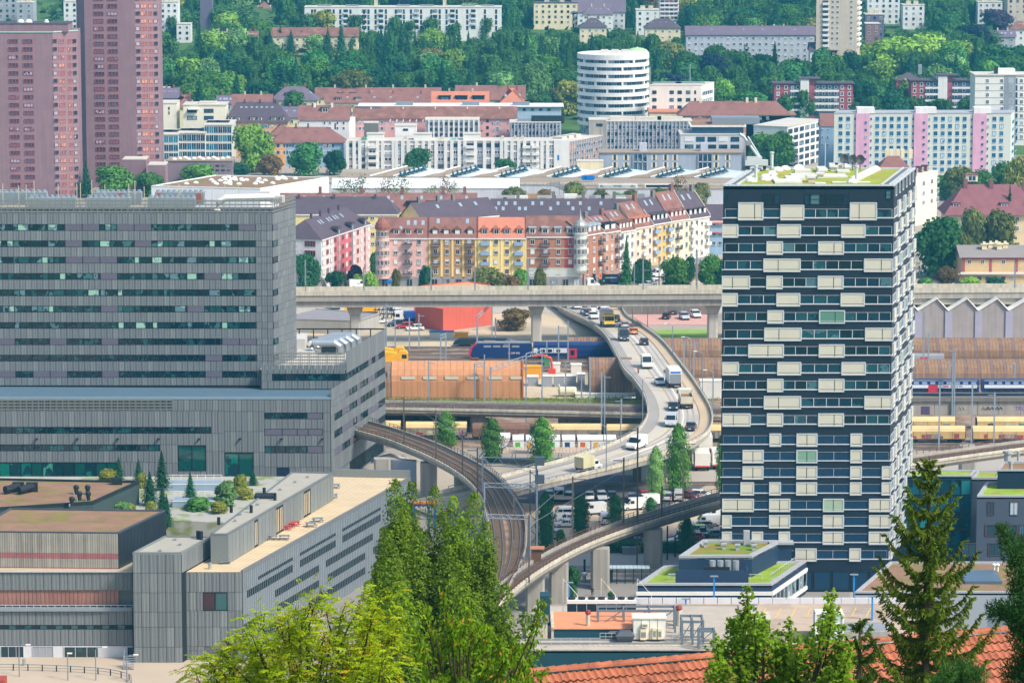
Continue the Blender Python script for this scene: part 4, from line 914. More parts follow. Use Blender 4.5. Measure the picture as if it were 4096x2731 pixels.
for k,(x,y)in enumerate(((1118,2108),(1283,2010),(840,2275))):
 w=gnd(x,y,zt);b=mk(SHINE);b.tube([(w.x,w.y,zt),(w.x,w.y,zt+1.1)],.3,8);tag(b.bd('waste_bin'),('silver bin by the wall in the middle of the terrace','silver bin by the wall far down the terrace','silver bin beside the stair tower at the near end')[k],'bin','silver bins on the terrace')
def lamp(px,py_,top,label,z=0.0,arm=1.2,m=None,cat='street lamp',group='street lamps at the forecourt'):
 w=gnd(px,py_,z);t=th_('street_lamp',label,cat,tuple(w),0,group);zz_=at(px,top,w.y).z;m=m or GREY
 b=mk(m);b.tube([(w.x,w.y,z),(w.x,w.y,zz_-.4),(w.x+arm*.3,w.y,zz_-.05),(w.x+arm,w.y,zz_)],[.12,.09,.08,.07],6);b.bd('pole',t)
 b=mk(WHT);b.box(w.x+arm-.1,w.x+arm+.7,w.y-.18,w.y+.18,zz_-.05,zz_+.12);b.bd('lamp_head',t);return t
lamp(78,2705,2578,'curved grey street lamp before the glass entrance at lower left');lamp(384,2720,2587,'curved grey street lamp before the green window');lamp(508,2725,2618,'curved grey street lamp nearest the steel stairs');lamp(272,2720,2612,'straight grey street lamp between the two curved ones',arm=.05)
w=gnd(97,2660);b=mk(SHINE);b.tube([(w.x,w.y,0),(w.x,w.y,1.1)],.32,10);tag(b.bd('waste_bin'),'round steel bin beside the glass entrance at lower left','bin')
rp=th_('ramp_railing','curved dark railing round the ramp at the bottom left corner','railing',tuple(gnd(0,2690)))
C_=sm_([gnd(x,y)for x,y in((-120,2678),(0,2680),(140,2682),(290,2688),(420,2698),(500,2714),(525,2730),(520,2760))],40)
b=mk(GREY);along(b,C_,-.05,.05,1.0,1.1);along(b,C_,-.04,.04,.55,.62);b.bd('rail',rp)
for p,u in walk(C_,2.4):b=mk(DARK);b.fr(p,u);b.box(-.09,.09,-.05,.05,0,1.1);b.bd('post',rp)
b=mk(mat('red_block','a5483c',.8,.1));w=gnd(0,2731);b.box(w.x-2,w.x+1.1,w.y-3,w.y+.4,0,1.2);tag(b.bd('red_container'),'corner of a red container at the bottom left edge','container')
st=th_('steel_stairs','grey steel stairs with rail beside the tall panelled stair tower','stairs',tuple(gnd(510,2680)))
for i in range(7):p=gnd(515,2678);b=mk(GREY);b.box(p.x-.8,p.x+.8,p.y+.3*i,p.y+.3*i+.28,.28*i+.1,.28*i+.2);b.bd('step',st)
b=mk(GREY);b.tube([(p.x-.9,p.y,.9),(p.x-.9,p.y+2,2.9)],.06,5);b.tube([(p.x-.9,p.y,.0),(p.x-.9,p.y+2,2.0)],.08,5);b.bd('handrail',st)
class B_:pass
ROOFG=mat('roof_grey_tile','6f6270',.9,.16,.4,fine=2);ROOFR=mat('roof_red_tile','885f56',.9,.2,.4,fine=2,second='77544f',patch=.6);ROOFO=mat('roof_orange_tile','c27c62',.9,.14,.4,fine=2);ROOFB=mat('roof_brown_tile','7d584d',.9,.2,.4,fine=2,second='8f6658',patch=.55)
ROOFD=mat('roof_dark_tile','584c55',.9,.16,.4,fine=2);FLATR=mat('flat_roof_pale','c9c2b4',.9,.12,.2);GRAVR=mat('roof_reddish_gravel','9c8c7a',.9,.2,.2)
def W_(name,c,**k):return mat(name,c,.88,k.pop('var',.13),.25,streak=.14,**k)
WHITE=W_('wall_white','dedcd8');CREAMW=W_('wall_cream','e2d3ae');PINKW=W_('wall_pink','d9a5a2');GREYW=W_('wall_grey','a3a5aa');BLUEW=W_('wall_blue','93b0c6')
def bld(name,label,xl,xr,yt,Y,d=12,Y2=None,yt2=None,wall=None,roof='flat',rm=None,rh=3,over=.5,group=None,z0=None,cat='building',inset=None,zt=None,skew=0.0):
 o=B_();Y2=Y2 or Y
 A=at(xl,yt,Y);B=at(xr,yt2 if yt2 is not None else yt,Y2);o.zt=A.z if zt is None else zt;o.z0=terr(Y)-.3 if z0 is None else z0
 o.root=th_(name,label,cat,(A.x,A.y,o.z0),0,group);o.f=Face(o.root,A,B);L=o.f.L;o.L=L;o.d=d
 back=-o.f.n*d+o.f.u*skew
 C=o.f.B+back;D=o.f.A+back;o.C=C;o.D=D
 o.r=Face(o.root,o.f.B,C);o.l=Face(o.root,D,o.f.A)
 b=mk(wall);b.prism([(p.x,p.y)for p in(o.f.A,o.f.B,C,D)],o.z0,o.zt,cap=True);b.bd('wall',o.root)
 rm=rm or FLATR;b=o.f.mb();b.m(rm);zt=o.zt;v=over;sk=skew
 if roof=='flat':
  b.fr((0,0,0));
  q=[(p.x,p.y)for p in(o.f.A+(o.f.n-o.f.u)*v,o.f.B+(o.f.n+o.f.u)*v,C+(o.f.u-o.f.n)*v,D-(o.f.u+o.f.n)*v)];b.prism(q,zt,zt+.35,bot=True)
 else:
  i=(inset if inset is not None else(0 if roof=='gable' else d*.45));h=zt+rh
  q=b.pts([(-v,-v,zt-.1),(L+v,-v,zt-.1),(L+v,d+v,zt-.1),(-v,d+v,zt-.1),(i-(v if i==0 else 0),d/2,h),(L-i+(v if i==0 else 0),d/2,h)])
  b.fcs(q,[(0,1,5,4),(2,3,4,5),(1,2,5),(3,0,4),(3,2,1,0)]if i else[(0,1,5,4),(2,3,4,5),(3,2,1,0)])
  if not i:
   b.m(wall);b.poly([(L,0,zt-.1),(L,d,zt-.1),(L,d/2,h-.1)]);b.poly([(0,d,zt-.1),(0,0,zt-.1),(0,d/2,h-.1)])
 b.bd('roof',o.root);o.rh=rh
 return o
def gd_(o,f,xs,ys,w,h,me,yref=None,xref=None,name='window',lim=None):
 """windows at photo columns xs (centres) and rows ys (tops), w x h in pixels"""
 yref=yref or ys[0];xref=xref or xs[len(xs)//2]
 for x in xs:
  xa,_=f.pix(x-w/2,yref);xb,_=f.pix(x+w/2,yref)
  for y in ys:
   _,z1=f.pix(xref,y);_,z0=f.pix(xref,y+h)
   if z0<o.z0+.2:continue
   f.put(name,rw.choice(me)if isinstance(me,list)else me,(xa+xb)/2,z0,abs(xb-xa),z1-z0)
rw=random.Random(11)
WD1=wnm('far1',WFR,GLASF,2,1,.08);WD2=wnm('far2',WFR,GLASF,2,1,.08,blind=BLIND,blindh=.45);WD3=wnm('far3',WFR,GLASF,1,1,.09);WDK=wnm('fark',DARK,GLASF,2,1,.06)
WALLS=[WD1,WD1,WD2]
def bt_(o,kind,L,m=None,size=(1,1,1.2),y=.3,name=None):
 """small parts on the roof: L = fractions along the ridge"""
 for t in L:
  b=o.f.mb();b.m(m or CONCD);x=o.L*t;yy=o.d*y;z=o.zt+o.rh*(yy/(o.d/2)if yy<o.d/2 else 1)if kind!='flat' else o.zt+.3
  b.box(x-size[0]/2,x+size[0]/2,yy-size[1]/2,yy+size[1]/2,z-.8,z+size[2]);b.bd(name or 'chimney',o.root)
def sk_(o,T,y=.2,w=.9):
 s=o.rh/(o.d/2)
 for t in T:
  b=o.f.mb();b.m(GREY);x=o.L*t;ya=o.d*y;z=o.zt+s*ya
  q=[(x-w/2,ya,z+.14),(x+w/2,ya,z+.14),(x+w/2,ya+1.2,z+s*1.2+.14),(x-w/2,ya+1.2,z+s*1.2+.14)]
  k=b.pts(q+[(a,c,e-.3)for a,c,e in q]);b.fcs(k,[(0,1,5,4),(1,2,6,5),(2,3,7,6),(3,0,4,7)]);b.m(mat('skylight_glass','93a5b0',.2,.1));b.fcs(k,[(0,1,2,3)]);b.bd('skylight',o.root)
def dm_(o,T,y=.12,w=1.6,h=1.7,m=None,rm=None,wm=None,kind='shed',f=None,dep=None):
 s=o.rh/(o.d/2);ya=o.d*y;z=o.zt+s*ya-.15;dp=dep or(h/s+.6)
 for t in T:
  b=o.f.mb();x=o.L*t;b.m(m or ROOFD)
  if kind=='shed':b.box(x-w/2,x+w/2,ya,ya+dp,z,z+h);b.m(rm or ROOFD);b.box(x-w/2-.2,x+w/2+.2,ya-.35,ya+dp,z+h,z+h+.2)
  else:
   b.box(x-w/2,x+w/2,ya,ya+dp,z,z+h);b.m(rm or ROOFD);e=.25;t_=w*.42
   q=b.pts([(x-w/2-e,ya-.3,z+h-.05),(x+w/2+e,ya-.3,z+h-.05),(x,ya-.3,z+h+t_),(x-w/2-e,ya+dp,z+h-.05),(x+w/2+e,ya+dp,z+h-.05),(x,ya+dp,z+h+t_)]);b.fcs(q,[(0,1,2),(0,2,5,3),(1,4,5,2),(4,3,5),(0,3,4,1)])
  p=o.f.p(x,z+.3,-ya);b.bd('dormer',o.root)
  o.f.put('window',wm or WD1,x,z+.25,w*.72,h*.75,-ya)
HW=W_('wall_mauve','8c6f74',var=.12);HRED=mat('frame_red','9c4a4c',.7,.1)
HG=glm('glass_hardau',[(0,'4a3f52'),(.3,'5f5468'),(.55,'3b3444'),(.75,'a9a3b4'),(.9,'7a5a66')],.2)
HWM=wnm('hw',HRED,HG,3,1,.06,depth=.2);HLO=wnm('hl',HW,glm('glass_loggia',[(0,'33303e'),(.5,'2b2836'),(.62,'a5979c'),(.85,'a8989e')],.6,.2),1,1,.04,depth=.25);HOR=wnm('ho',mat('frame_orange','b5705f',.7,.1),glm('glass_orange',[(0,'8a5a5f'),(.4,'c08a78'),(.75,'7a5a68')],.4),2,1,.07,depth=.2)
def hardau(label,x0,xc,x1,Y,yt,cols,rcols,y0,pit,n,zt,xl):
 A,B=at(x0,500,Y),at(xc,500,Y);C=at(x1,500,Y+9);r=th_('tower_block',label,'tower',(A.x,A.y,0),0,'rust coloured towers at upper left')
 D=at(x1+12,500,Y+24);E=Vector((A.x+4,Y+28,0));G=at(xl,500,Y+8)if xl else None
 pts=([G]if G else[])+[A,B,C,D,E];b=mk(HW);b.prism([(p.x,p.y)for p in pts],0,zt);b.bd('wall',r)
 f,g=Face(r,A,B),Face(r,B,C)
 o=B_();o.z0=0
 ys=[y0+pit*i for i in range(n)]
 gd_(o,f,cols,ys,40,15.5,HWM,500);
 for x,w,me in rcols:gd_(o,g,[x],[y-1 for y in ys],w,16,me,500)
 for k in range(n//2):
  z=f.pix(xc,ys[k*2]+22)[1];b=f.mb();b.m(mat('joint_mauve','8a7280',.9,.1));b.box(.3,f.L-.3,-.02,0,z,z+.07);b.bd('joint',r)
 return r,f,g,A,B,C,zt
Y=1285;zt=zat(130,Y)
r,f,g,A,B,C,zt=hardau('shorter rust mauve tower block with flat roof at far left',-150,217,316,Y,130,[-28,59,117],[(224,16,HLO),(251,24,HOR),(282,14,HOR),(302,15,HLO)],158,31.85,20,zt,None)
b=mk(mat('verdigris','9fc4b4',.6,.1));b.fr((A.x,A.y,0),(1,0));b.box(0,B.x-A.x,-.25,.1,zt-.1,zt+.3);b.fr((B.x,B.y,0),(C.x-B.x,C.y-B.y));b.box(0,(C-B).length,-.25,.1,zt-.1,zt+.3);b.fr();b.bd('roof_edge',r)
p0,p1=at(-150,132,Y+3),at(272,128,Y+3);b=mk(HW);b.box(p0.x,p1.x,p0.y,p0.y+14,zt,zt+2.7);b.m(mat('roof_dark','4f4a52',.9,.1));b.box(p0.x,p1.x+.2,p0.y-.2,p0.y+14.2,zt+2.7,zt+2.95);b.bd('roof_storey',r)
for x in(83,115,186):p=at(x,95,Y+9);b=mk(WHT);dome(b,p.x,p.y,zt+2.9,1.4 if x<150 else.9,1.1);b.bd('antenna_dome',r)
hardau('taller rust mauve tower block cut off by the top of the picture',345,546,642,1327,0,[402,457],[(556,17,HLO),(581,25,HOR),(607,14,HOR),(627,15,HLO)],-43,30.1,26,88,313)
for k,(x0,x1,yt,Y,h)in enumerate(((490,583,640,1310,5),(592,661,662,1300,4))):o=bld('pavilion','low mauve %s at the foot of the taller tower block'%('box','annex with a red door')[k],x0,x1,yt,Y,10,wall=HW,over=.1,group='annexes of the tower blocks')
zt=12.0;WCLAD=mat('white_cladding','e3e4e4',.6,.06,.3)
r,P=rbk('exhibition_hall','white hall with planted roof covered in white domes, left of centre',[(605,746),(1040,757),(1315,711),(860,703)],zt,0,WCLAD,BROOF,.5,.3,WCLAD)
for x,y in((745,737),(783,733),(865,738),(900,735),(918,733),(918,739),(955,738),(1020,737),(855,731),(880,725),(900,722),(845,722),(917,728),(940,722),(965,719),(925,719),(968,724),(985,722),(895,714),(913,711),(938,714),(1105,712),(1120,715),(1130,710),(1140,718),(1110,720),(1180,716),(1030,728),(1045,733),(1090,735),(1035,718),(1060,724)):
 p=gnd(x,y,zt);b=mk(WHT);dome(b,p.x,p.y,zt,1.0,.7);b.bd('skylight',r)
f=Face(r,P[1],P[2])
for i in range(22):f.put('cladding_panel',WM.setdefault('wcl',MB().m(WCLAD).box(-.49,.49,-.06,0,0,1).mesh('cladding_panel')),f.L*(i+.5)/22,5.5,f.L/22,6.2)
zt=6.4;r=th_('sawtooth_hall','long pale industrial hall with row of slanting glazed sawtooth roofs','building',tuple(at(1310,760,1290).xy)+(0,))
HALLW=W_('hall_wall','c4c5c8');pts=[gnd(1300,728,zt),gnd(2080,736,zt),gnd(2950,742,zt),gnd(3060,690,zt),gnd(1390,690,zt)]
b=mk(HALLW);b.prism([(p.x,p.y)for p in pts],0,zt,cap=False);b.bd('wall',r);b=mk(GRAVR);b.poly([(p.x,p.y,zt)for p in pts]);b.bd('roof',r)
b=mk(CONCL);
for P_,Q_ in zip(pts[:3],pts[1:3]):b.fr((P_.x,P_.y,0),(Q_.x-P_.x,Q_.y-P_.y));b.box(0,(Q_-P_).length,-.3,.5,zt-.2,zt+.5)
b.fr();b.bd('parapet',r)
SKG=mat('saw_glass','d4e1e8',.3,.12,.3)
for k,xr in enumerate((1780,1990,2185,2395,2600,2810,2985)):
 a=gnd(xr-300,708+k*.8,zt);c=gnd(xr-75,708+k*.8,zt);h=zt+3.2;e=gnd(xr+5,671+k,h);g=gnd(xr-150,667+k,h)
 b=mk(GRAVR);b.poly([(a.x,a.y,zt+.1),(c.x-12,c.y,zt+.1),(e.x-8,e.y,h),(g.x,g.y,h)]);b.bd('shed_roof',r)
 b=mk(SKG);b.poly([(c.x-12,c.y,zt+.1),(c.x+3,c.y,zt+.1),(e.x,e.y,h-1),(e.x-8,e.y,h)]);b.bd('shed_glazing',r)
 b=mk(WHT);b.tube([(a.x,a.y,zt+.3),(g.x,g.y,h+.2)],.35,4);b.tube([(c.x-12,c.y,zt+.3),(e.x-8,e.y,h+.2)],.3,4);b.bd('shed_edge',r)
 for i in range(6):
  t=(i+.8)/6.6;p=Vector((c.x-11,c.y,zt+.3)).lerp(Vector((e.x-7.5,e.y,h)),t);b=mk(mat('vent_window','35606c',.3,.1));q=b.pts([(p.x-.6,p.y,p.z-.3),(p.x+2.6,p.y+.3,p.z-.8),(p.x+.2,p.y+1.2,p.z+1.7),(p.x+.8,p.y-1.2,p.z+.2)]);b.fcs(q,[(0,3,2),(0,1,3),(3,1,2),(0,2,1)]);b.bd('vent_window',r)
hs=bld('front_hall','long low white sheet roof hall in front of the sawtooth roofs',1330,2075,752,1264,9,wall=HALLW,roof='gable',rm=mat('white_sheet','dfe2e6',.5,.08,.3),rh=3.0,over=.3)
o=bld('front_wall_block','long pale grey hall wall right of the sail canopy',2330,2960,742,1258,6,wall=HALLW,rm=GRAVR,over=.2,zt=6.8)
for x0,x1 in((2395,2550),(2580,2735)):
 b=o.f.mb();a,z=o.f.pix(x0,720);c,_=o.f.pix(x1,720);b.m(WHT);b.box(a,c,.5,2,7.1,8.4);b.m(GLAS);b.box(a+.4,c-.4,.42,.5,7.4,8.2);b.bd('roof_light',o.root)
t=th_('blue_sign','blue roof sign of a disc and a long pill shape','sign',tuple(gnd(2360,712,zt)));SB=mat('sign_blue','0f6fc0',.5,.05)
p=gnd(2334,712,8);b=mk(SB);b.fr((p.x,p.y,8));k=b.pts([(.85*cos(a),0,.85*sin(a))for a in np.linspace(0,6.283,17)[:-1]]+[(.85*cos(a),.3,.85*sin(a))for a in np.linspace(0,6.283,17)[:-1]]);b.fcs(k,[tuple(range(16))]+[(i,16+i,16+(i+1)%16,(i+1)%16)for i in range(16)]);b.bd('disc',t)
p=gnd(2357,712,8);b=mk(SB);b.fr((p.x,p.y,8));b.prism([(-1.6,0),(1.6,0),(1.6,.3),(-1.6,.3)],-.85,.85,bot=True);b.box(-2.0,2.0,.02,.28,-.5,.5);b.bd('panel',t)
def tx_(body,loc,size,m,parent,rz=0.0,name='lettering',rx=pi/2):
 cu=bpy.data.curves.new(name,'FONT');cu.body=body;cu.size=size;cu.extrude=.01;cu.align_x='CENTER';cu.align_y='CENTER';cu.materials.append(m);cu.resolution_u=2
 tmp=bpy.data.objects.new(name,cu);me=bpy.data.meshes.new_from_object(tmp);bpy.data.objects.remove(tmp);me.name=name
 o=part(name,me,parent,loc,rz);o.rotation_euler=(rx,0,rz);return o
t=th_('sail_canopy','cream sail shaped canopy before the sawtooth hall','canopy',tuple(gnd(2210,770)))
b=mk(mat('sail','e8dccb',.8,.06));a=[at(2188,733,1270),at(2235,727,1266),at(2272,765,1262),at(2240,758,1275)];b.poly(a);b.poly([p-Vector((0,0,.08))for p in a][::-1]);b.bd('sail',t)
for x in(2203,2237):p=at(x,785,1264);b=mk(GREY);b.box(p.x-.1,p.x+.1,p.y,p.y+.2,0,zat(724,1264));b.bd('pole',t)
o=bld('apartment_slab','long white flat roofed apartment slab above the park trees',1218,2006,31,1900,14,wall=WHITE,rm=FLATR,over=.2)
for x in(452,475,557,625,678,760,870,905,962,1045,1125,1190,1247,1328,1410,1478,1533,1615,1700,1842,1932):gd_(o,o.f,[1024+x/2.011],[39,60.5,82,105],8,17,WDK)
for x in(588,722,870,1005,1155,1290,1440,1580,1748):
 gd_(o,o.f,[1024+x/2.011],[39,60.5,82,105],18,12,WDK)
 if x in(722,1005,1290,1580,1748):
  for y in(51,72,94):a,z=o.f.pix(1024+x/2.011-10,y+6);c,z1=o.f.pix(1024+x/2.011+10,y);b=o.f.mb();b.m(WHITE);b.box(a,c,-.9,0,z,z1);b.bd('balcony',o.root)
gd_(o,o.r,[2018],[42,62,84,104],6,15,WDK,42)
bt_(o,'flat',[.36,.71],CONCL,(1.8,1.8,4),.6);bt_(o,'flat',[.1,.24,.5,.62,.83,.93],GREY,(7,2,.9),.4,'roof_plant')
SPEC=[('row_house','brown roofed row house with cream gable hidden among park trees',1074,1432,146,1830,'CREAMW','gable','ROOFB',4.2,10),('house','brown roofed house at top left behind pale trees',1016,1092,44,2080,'WHITE','hip','ROOFB',5,12),('apartment_block','white cube apartment block right of the taller mauve tower',639,711,10,1900,'WHITE','flat',None,3,12),('apartment_block','low white block beside the white cube block',706,762,98,1890,'WHITE','flat',None,3,10),('church_slab','dark mauve windowless church slab among trees',800,846,-20,1950,'HWd','flat',None,3,10),('apartment_block','grey concrete block at the top left corner',-60,66,-10,1980,'GREYW','flat',None,3,14),('apartment_block','pale grey block behind the round tree at top left',67,132,12,1960,'GREYW','flat',None,3,14),('apartment_block','white block with dark windows left of the taller mauve tower',254,312,8,1940,'WHITE','flat',None,3,12),('house','mauve roofed house with cream gable among the park trees at left',846,930,160,1800,'CREAMW','gable','ROOFG',4,10),('house','small cream house half hidden right of the mauve roofed house',985,1030,155,1800,'CREAMW','gable','ROOFB',3.5,9),('apartment_block','cream apartment house with dark flat roof at top centre',2135,2310,14,1960,'CREAMW','flat','ROOFD',3,14),('apartment_house','white apartment house with wide mauve roof at top centre',2290,2500,50,1960,'WHITE','gable','ROOFG',9,16),('apartment_house','lower white wing with mauve roof before the wide roofed house',2330,2452,58,1930,'WHITE','hip','ROOFG',4,10),('house','cream house with dark hipped roof under the tall pale tree',2319,2426,110,1860,'CREAMW','hip','ROOFD',4.5,12),('house','white house with red windows at top centre',2545,2637,42,1930,'WHITE','flat',None,3,12),('house','cream house with dark pyramid roof right of centre top',2580,2722,113,1840,'CREAMW','hip','ROOFD',4.5,12),('row_house','long pale grey row house with mauve roof above the round tower',2745,3258,140,1760,'GREYL','gable','ROOFG',4,11),('house','white house with mauve roof left of the beige tower',3072,3164,142,1800,'WHITE','hip','ROOFG',4,12),('house','low dark violet house between white house and beige tower',3162,3258,134,1790,'HWd','flat','ROOFD',3,10),('house','low white house with slate roof below the beige tower',3241,3348,203,1700,'WHITE','gable','ROOFD',3.6,10),('apartment_block','white terraced block right of the beige tower top',3470,3600,-8,1990,'WHITE','flat',None,3,14),('apartment_block','white stepped block with roof pavilion at top right',3612,3698,22,1960,'WHITE','flat',None,3,12),('apartment_block','dark modern block right beside the beige tower',3462,3536,60,1900,'HWd','flat',None,3,12),('apartment_block','brown balconied block just below the dark modern block',3462,3520,97,1840,'BRN','flat',None,3,10),('apartment_block','white block with roof terrace at the top right edge',3912,4010,10,1990,'WHITE','flat',None,3,12),('tower_block','beige tower block cut by the top right corner',4032,4140,-70,1960,'BEIGE','flat',None,3,14),('house','white house with brown roof under the corner tower',4039,4130,118,1850,'WHITE','hip','ROOFB',4,10),('house','long mauve roofed house at the right edge',3967,4062,148,1830,'GREYW','gable','ROOFG',3,10),('house','cream walled block with flat roof left of the red hipped roof',641,672,357,1600,'CREAMW','flat',None,3,10),('house','long mauve roof seen behind the terraced cream block',641,712,392,1560,'GREYW','gable','ROOFG',4,10),('house','red hipped roof house behind the terraced cream block',690,778,432,1500,'CREAMW','hip','ROOFR',5,14),('house','grey roof behind the mansard house at left',868,930,414,1530,'GREYW','gable','ROOFG',3,10),('row_house','red roof row behind the mansard house',930,1085,424,1510,'CREAMW','gable','ROOFR',4.5,10),('apartment_house','grey hipped roof house with red dormers below the park',1083,1268,402,1560,'CREAMW','hip','ROOFG',5.5,13),('row_house','long red tiled row along the park, rear one',1263,1760,392,1600,'CREAMW','gable','ROOFR',4.2,11),('row_house','long red tiled row along the park, front one',1302,1735,411,1550,'CREAMW','gable','ROOFR',3.6,11),('row_house','orange roofed row with wide black dormers',1730,1952,413,1535,'CREAMW','gable','ROOFO',4.6,11),('row_house','red tiled row at the right end of the park edge',1825,2098,400,1600,'CREAMW','gable','ROOFR',6,12),('house','bright orange roof at the right end of the park edge',2005,2092,411,1525,'CREAMW','hip','ROOFO',5.5,13),('apartment_house','cream house with slate grey roof behind the white house',1120,1245,470,1470,'CREAMW','gable','ROOFG',4,11)]
MC={'HWd':W_('wall_violet','6d6478'),'GREYL':W_('wall_pale_grey','b9bcc6'),'BRN':W_('wall_brown','8a6a66'),'BEIGE':W_('wall_beige','c5b6a4'),'CREAMW':CREAMW,'WHITE':WHITE,'GREYW':GREYW}
FARB={}
for nm,lb_,xl,xr,yt,Y,wl,rf,rm,rh,d in SPEC:
 o=bld(nm,lb_,xl,xr,yt,Y,d,wall=MC[wl],roof=rf,rm=globals()[rm]if rm else FLATR,rh=rh,over=.6 if rf!='flat' else.2);FARB[lb_]=o
 s=14500/Y;n=max(2,int((xr-xl)/(s*3.1)));yb=yt+1.0*s
 xs=[xl+(xr-xl)*(i+.5)/n for i in range(n)];H_=(o.zt-o.z0);fl=min(int(H_/2.9),6)
 if nm=='church_slab':continue
 gd_(o,o.f,xs,[yb+k*2.85*s for k in range(max(1,fl))],1.25*s,1.4*s,WALLS if rf!='flat' else[WDK,WD1])
 if rf!='flat':bt_(o,'r',[.3,.72]if n<12 else[.15,.4,.62,.88],CONCL if n%2 else ROOFR,(.8,.8,1.2),.5);sk_(o,[.2,.45,.6,.85])
 elif xr-xl>60:bt_(o,'flat',[.3,.65],CONCL,(2.5,2.5,1.8),.5,'roof_cabin')
dm_(FARB['orange roofed row with wide black dormers'],[.22,.52,.83],.12,5,1.9,DARK,DARK,WDK);dm_(FARB['grey hipped roof house with red dormers below the park'],[.38,.62],.12,2.6,2,mat('dormer_red','9c4f4a',.8,.1),ROOFG)
dm_(FARB['long red tiled row along the park, rear one'],[.2,.3],.1,2.6,1.6,ROOFR,ROOFR);dm_(FARB['long red tiled row along the park, front one'],[.12,.3],.1,2.6,1.6,ROOFR,ROOFR)
o=bld('high_rise','white balconied high rise with red awnings at top centre',2638,2716,-90,1960,14,wall=WHITE)
AWN=WM.setdefault('awn',MB().m(mat('awning_red','d4788a',.8,.1)).box(-.5,.5,-.9,0,.6,1).mesh('awning'))
for i in range(6):
 for k in range(4):
  y=-14+i*16.5;x=2650+k*18;gd_(o,o.f,[x],[y],13,9,WDK)
  if(i*3+k*5)%4<2:a,z=o.f.pix(x,y+8);o.f.put('awning',AWN,a,z,1.6,1.1)
 a,z=o.f.pix(2640,y+15);b=o.f.mb();b.m(WHITE);b.box(.1,o.L-.1,-1.2,0,z,z+.9);b.bd('balcony',o.root)
o=bld('tower_block','tall beige tower block with white balcony columns at upper right',3267,3430,-120,1700,15,wall=MC['BEIGE'],skew=3)
ys=[3+20.9*i for i in range(9)]
gd_(o,o.f,[3331,3351,3406],ys,10,11,WD1);gd_(o,o.f,[3302],ys,22,9,WDK);gd_(o,o.r,[3447],ys,16,9,WDK,80,3447)
for y in ys:a,z=o.f.pix(3290,y+18);c,z1=o.f.pix(3316,y+9);b=o.f.mb();b.m(WHITE);b.box(a,c,-.9,0,z,z1);b.bd('balcony',o.root);b=o.r.mb();b.m(WHITE);b.box(1,o.d-1,-.9,0,z,z1);b.bd('balcony',o.root)
Y=1500;c0=at(2453,225,Y);RD=14.9;zt=zat(222,Y-RD);z0=terr(Y)
t=th_('round_tower','white round tower with ring balconies above the offices','tower',(c0.x,c0.y,z0));c=(c0.x,c0.y)
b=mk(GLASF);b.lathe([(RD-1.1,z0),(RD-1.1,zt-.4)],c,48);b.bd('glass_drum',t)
ZW=[zat(505/2.011+29.35*i,Y-RD)for i in range(9)]
b=mk(WHITE);b.lathe([(RD,zt-2.1),(RD,zt),(.01,zt+.05)],c,48);b.lathe([(RD-1.1,zt-2.1),(RD,zt-2.1)],c,48);b.bd('roof_ring',t)
RMAT=mat('ring_white','e9e7e2',.7,.05)
for k in range(9):
 z1=zat(256+29.5*k,Y-RD);b=mk(RMAT);b.lathe([(RD-1.2,z1-1.5),(RD,z1-1.5),(RD,z1),(RD-1.2,z1)],c,48);b.bd('ring_balcony',t)
 for j in range(20):
  a=pi*(1+(j+.5+.5*(k%2))/20);x,y=c0.x+(RD-1.0)*cos(a),c0.y+(RD-1.0)*sin(a)
  part('window',wnm('rtw',GREY,GLASF,2,1,.05),t,(x,y,z1+.02),a+pi/2,(2.1,1,1.45))
 for j in range(4):a=pi*(1+(j+(.3 if k%2 else.75))/4);x,y=c0.x+(RD-.55)*cos(a),c0.y+(RD-.55)*sin(a);b=mk(RMAT);b.fr((x,y,0),(cos(a),sin(a)));b.box(-.5,.5,-.35,.35,z1,z1+1.5);b.bd('post',t)
for x,y in((2418,212),(2500,212),(2460,216)):p=at(x,y,Y);b=mk(FLATR);b.cbox(p.x,p.y,zt,3,2.5,1.4);b.bd('roof_plant',t)
Y=1580;p=at(2549,214,Y);t=th_('domed_hall','pale green copper dome of a hall behind the round white tower','building',(p.x,p.y,terr(Y)))
b=mk(mat('copper_green','b3d29a',.6,.1));b.lathe([(5.2,p.z-.4),(4.9,p.z+.8),(3.9,p.z+1.7),(2.2,p.z+2.3),(.6,p.z+2.5),(.02,p.z+2.9)],(p.x,p.y),24);b.bd('dome',t);b=mk(W_('dome_wall','6f7d72'));b.lathe([(6,terr(Y)),(6,p.z-6),(5,p.z-6),(5,p.z-.4)],(p.x,p.y),24);b.bd('drum',t)
o=bld('office_block','cream white flat roofed block right of the round tower',2597,2806,343,1470,16,wall=W_('wall_offwhite','e6dfd2'),over=.1,skew=6)
gd_(o,o.f,[2618,2687,2719,2753],[363,393,423],17,14,WDK);gd_(o,o.f,[2781],[363,393,423],7,14,WDK)
for y in(363,393,423):o.r.put('window',wnm('rib5',WFR,GLASF,6,1,.03),o.d/2,o.r.pix(2830,y+15)[1],o.d*.92,1.6)
bt_(o,'flat',[.35,.8],GREY,(12,3,.5),.5,'solar_panel');b=o.f.mb();b.m(GREY);a,_=o.f.pix(2765,340);b.box(a-.2,a+.2,10,10.4,o.zt,o.zt+8);b.bd('antenna_mast',o.root)
o=bld('low_roof','low orange roof terrace at the foot of the round tower',2598,2720,452,1455,20,wall=CREAMW,rm=ROOFO,over=.3)
o=bld('long_block','long pale blue flat block with white roof behind the pink row',1440,2245,428,1480,14,wall=W_('wall_bluegrey','a5bacb'),rm=mat('white_roof','e4e4e2',.7,.06),over=1)
gd_(o,o.f,[1470+33*i for i in range(23)],[434],13,10,WDK);bt_(o,'flat',[.22,.55,.8],GREY,(7,4,1.4),.3,'roof_plant');gd_(o,o.r,[2262,2276],[436],6,12,WDK,436)
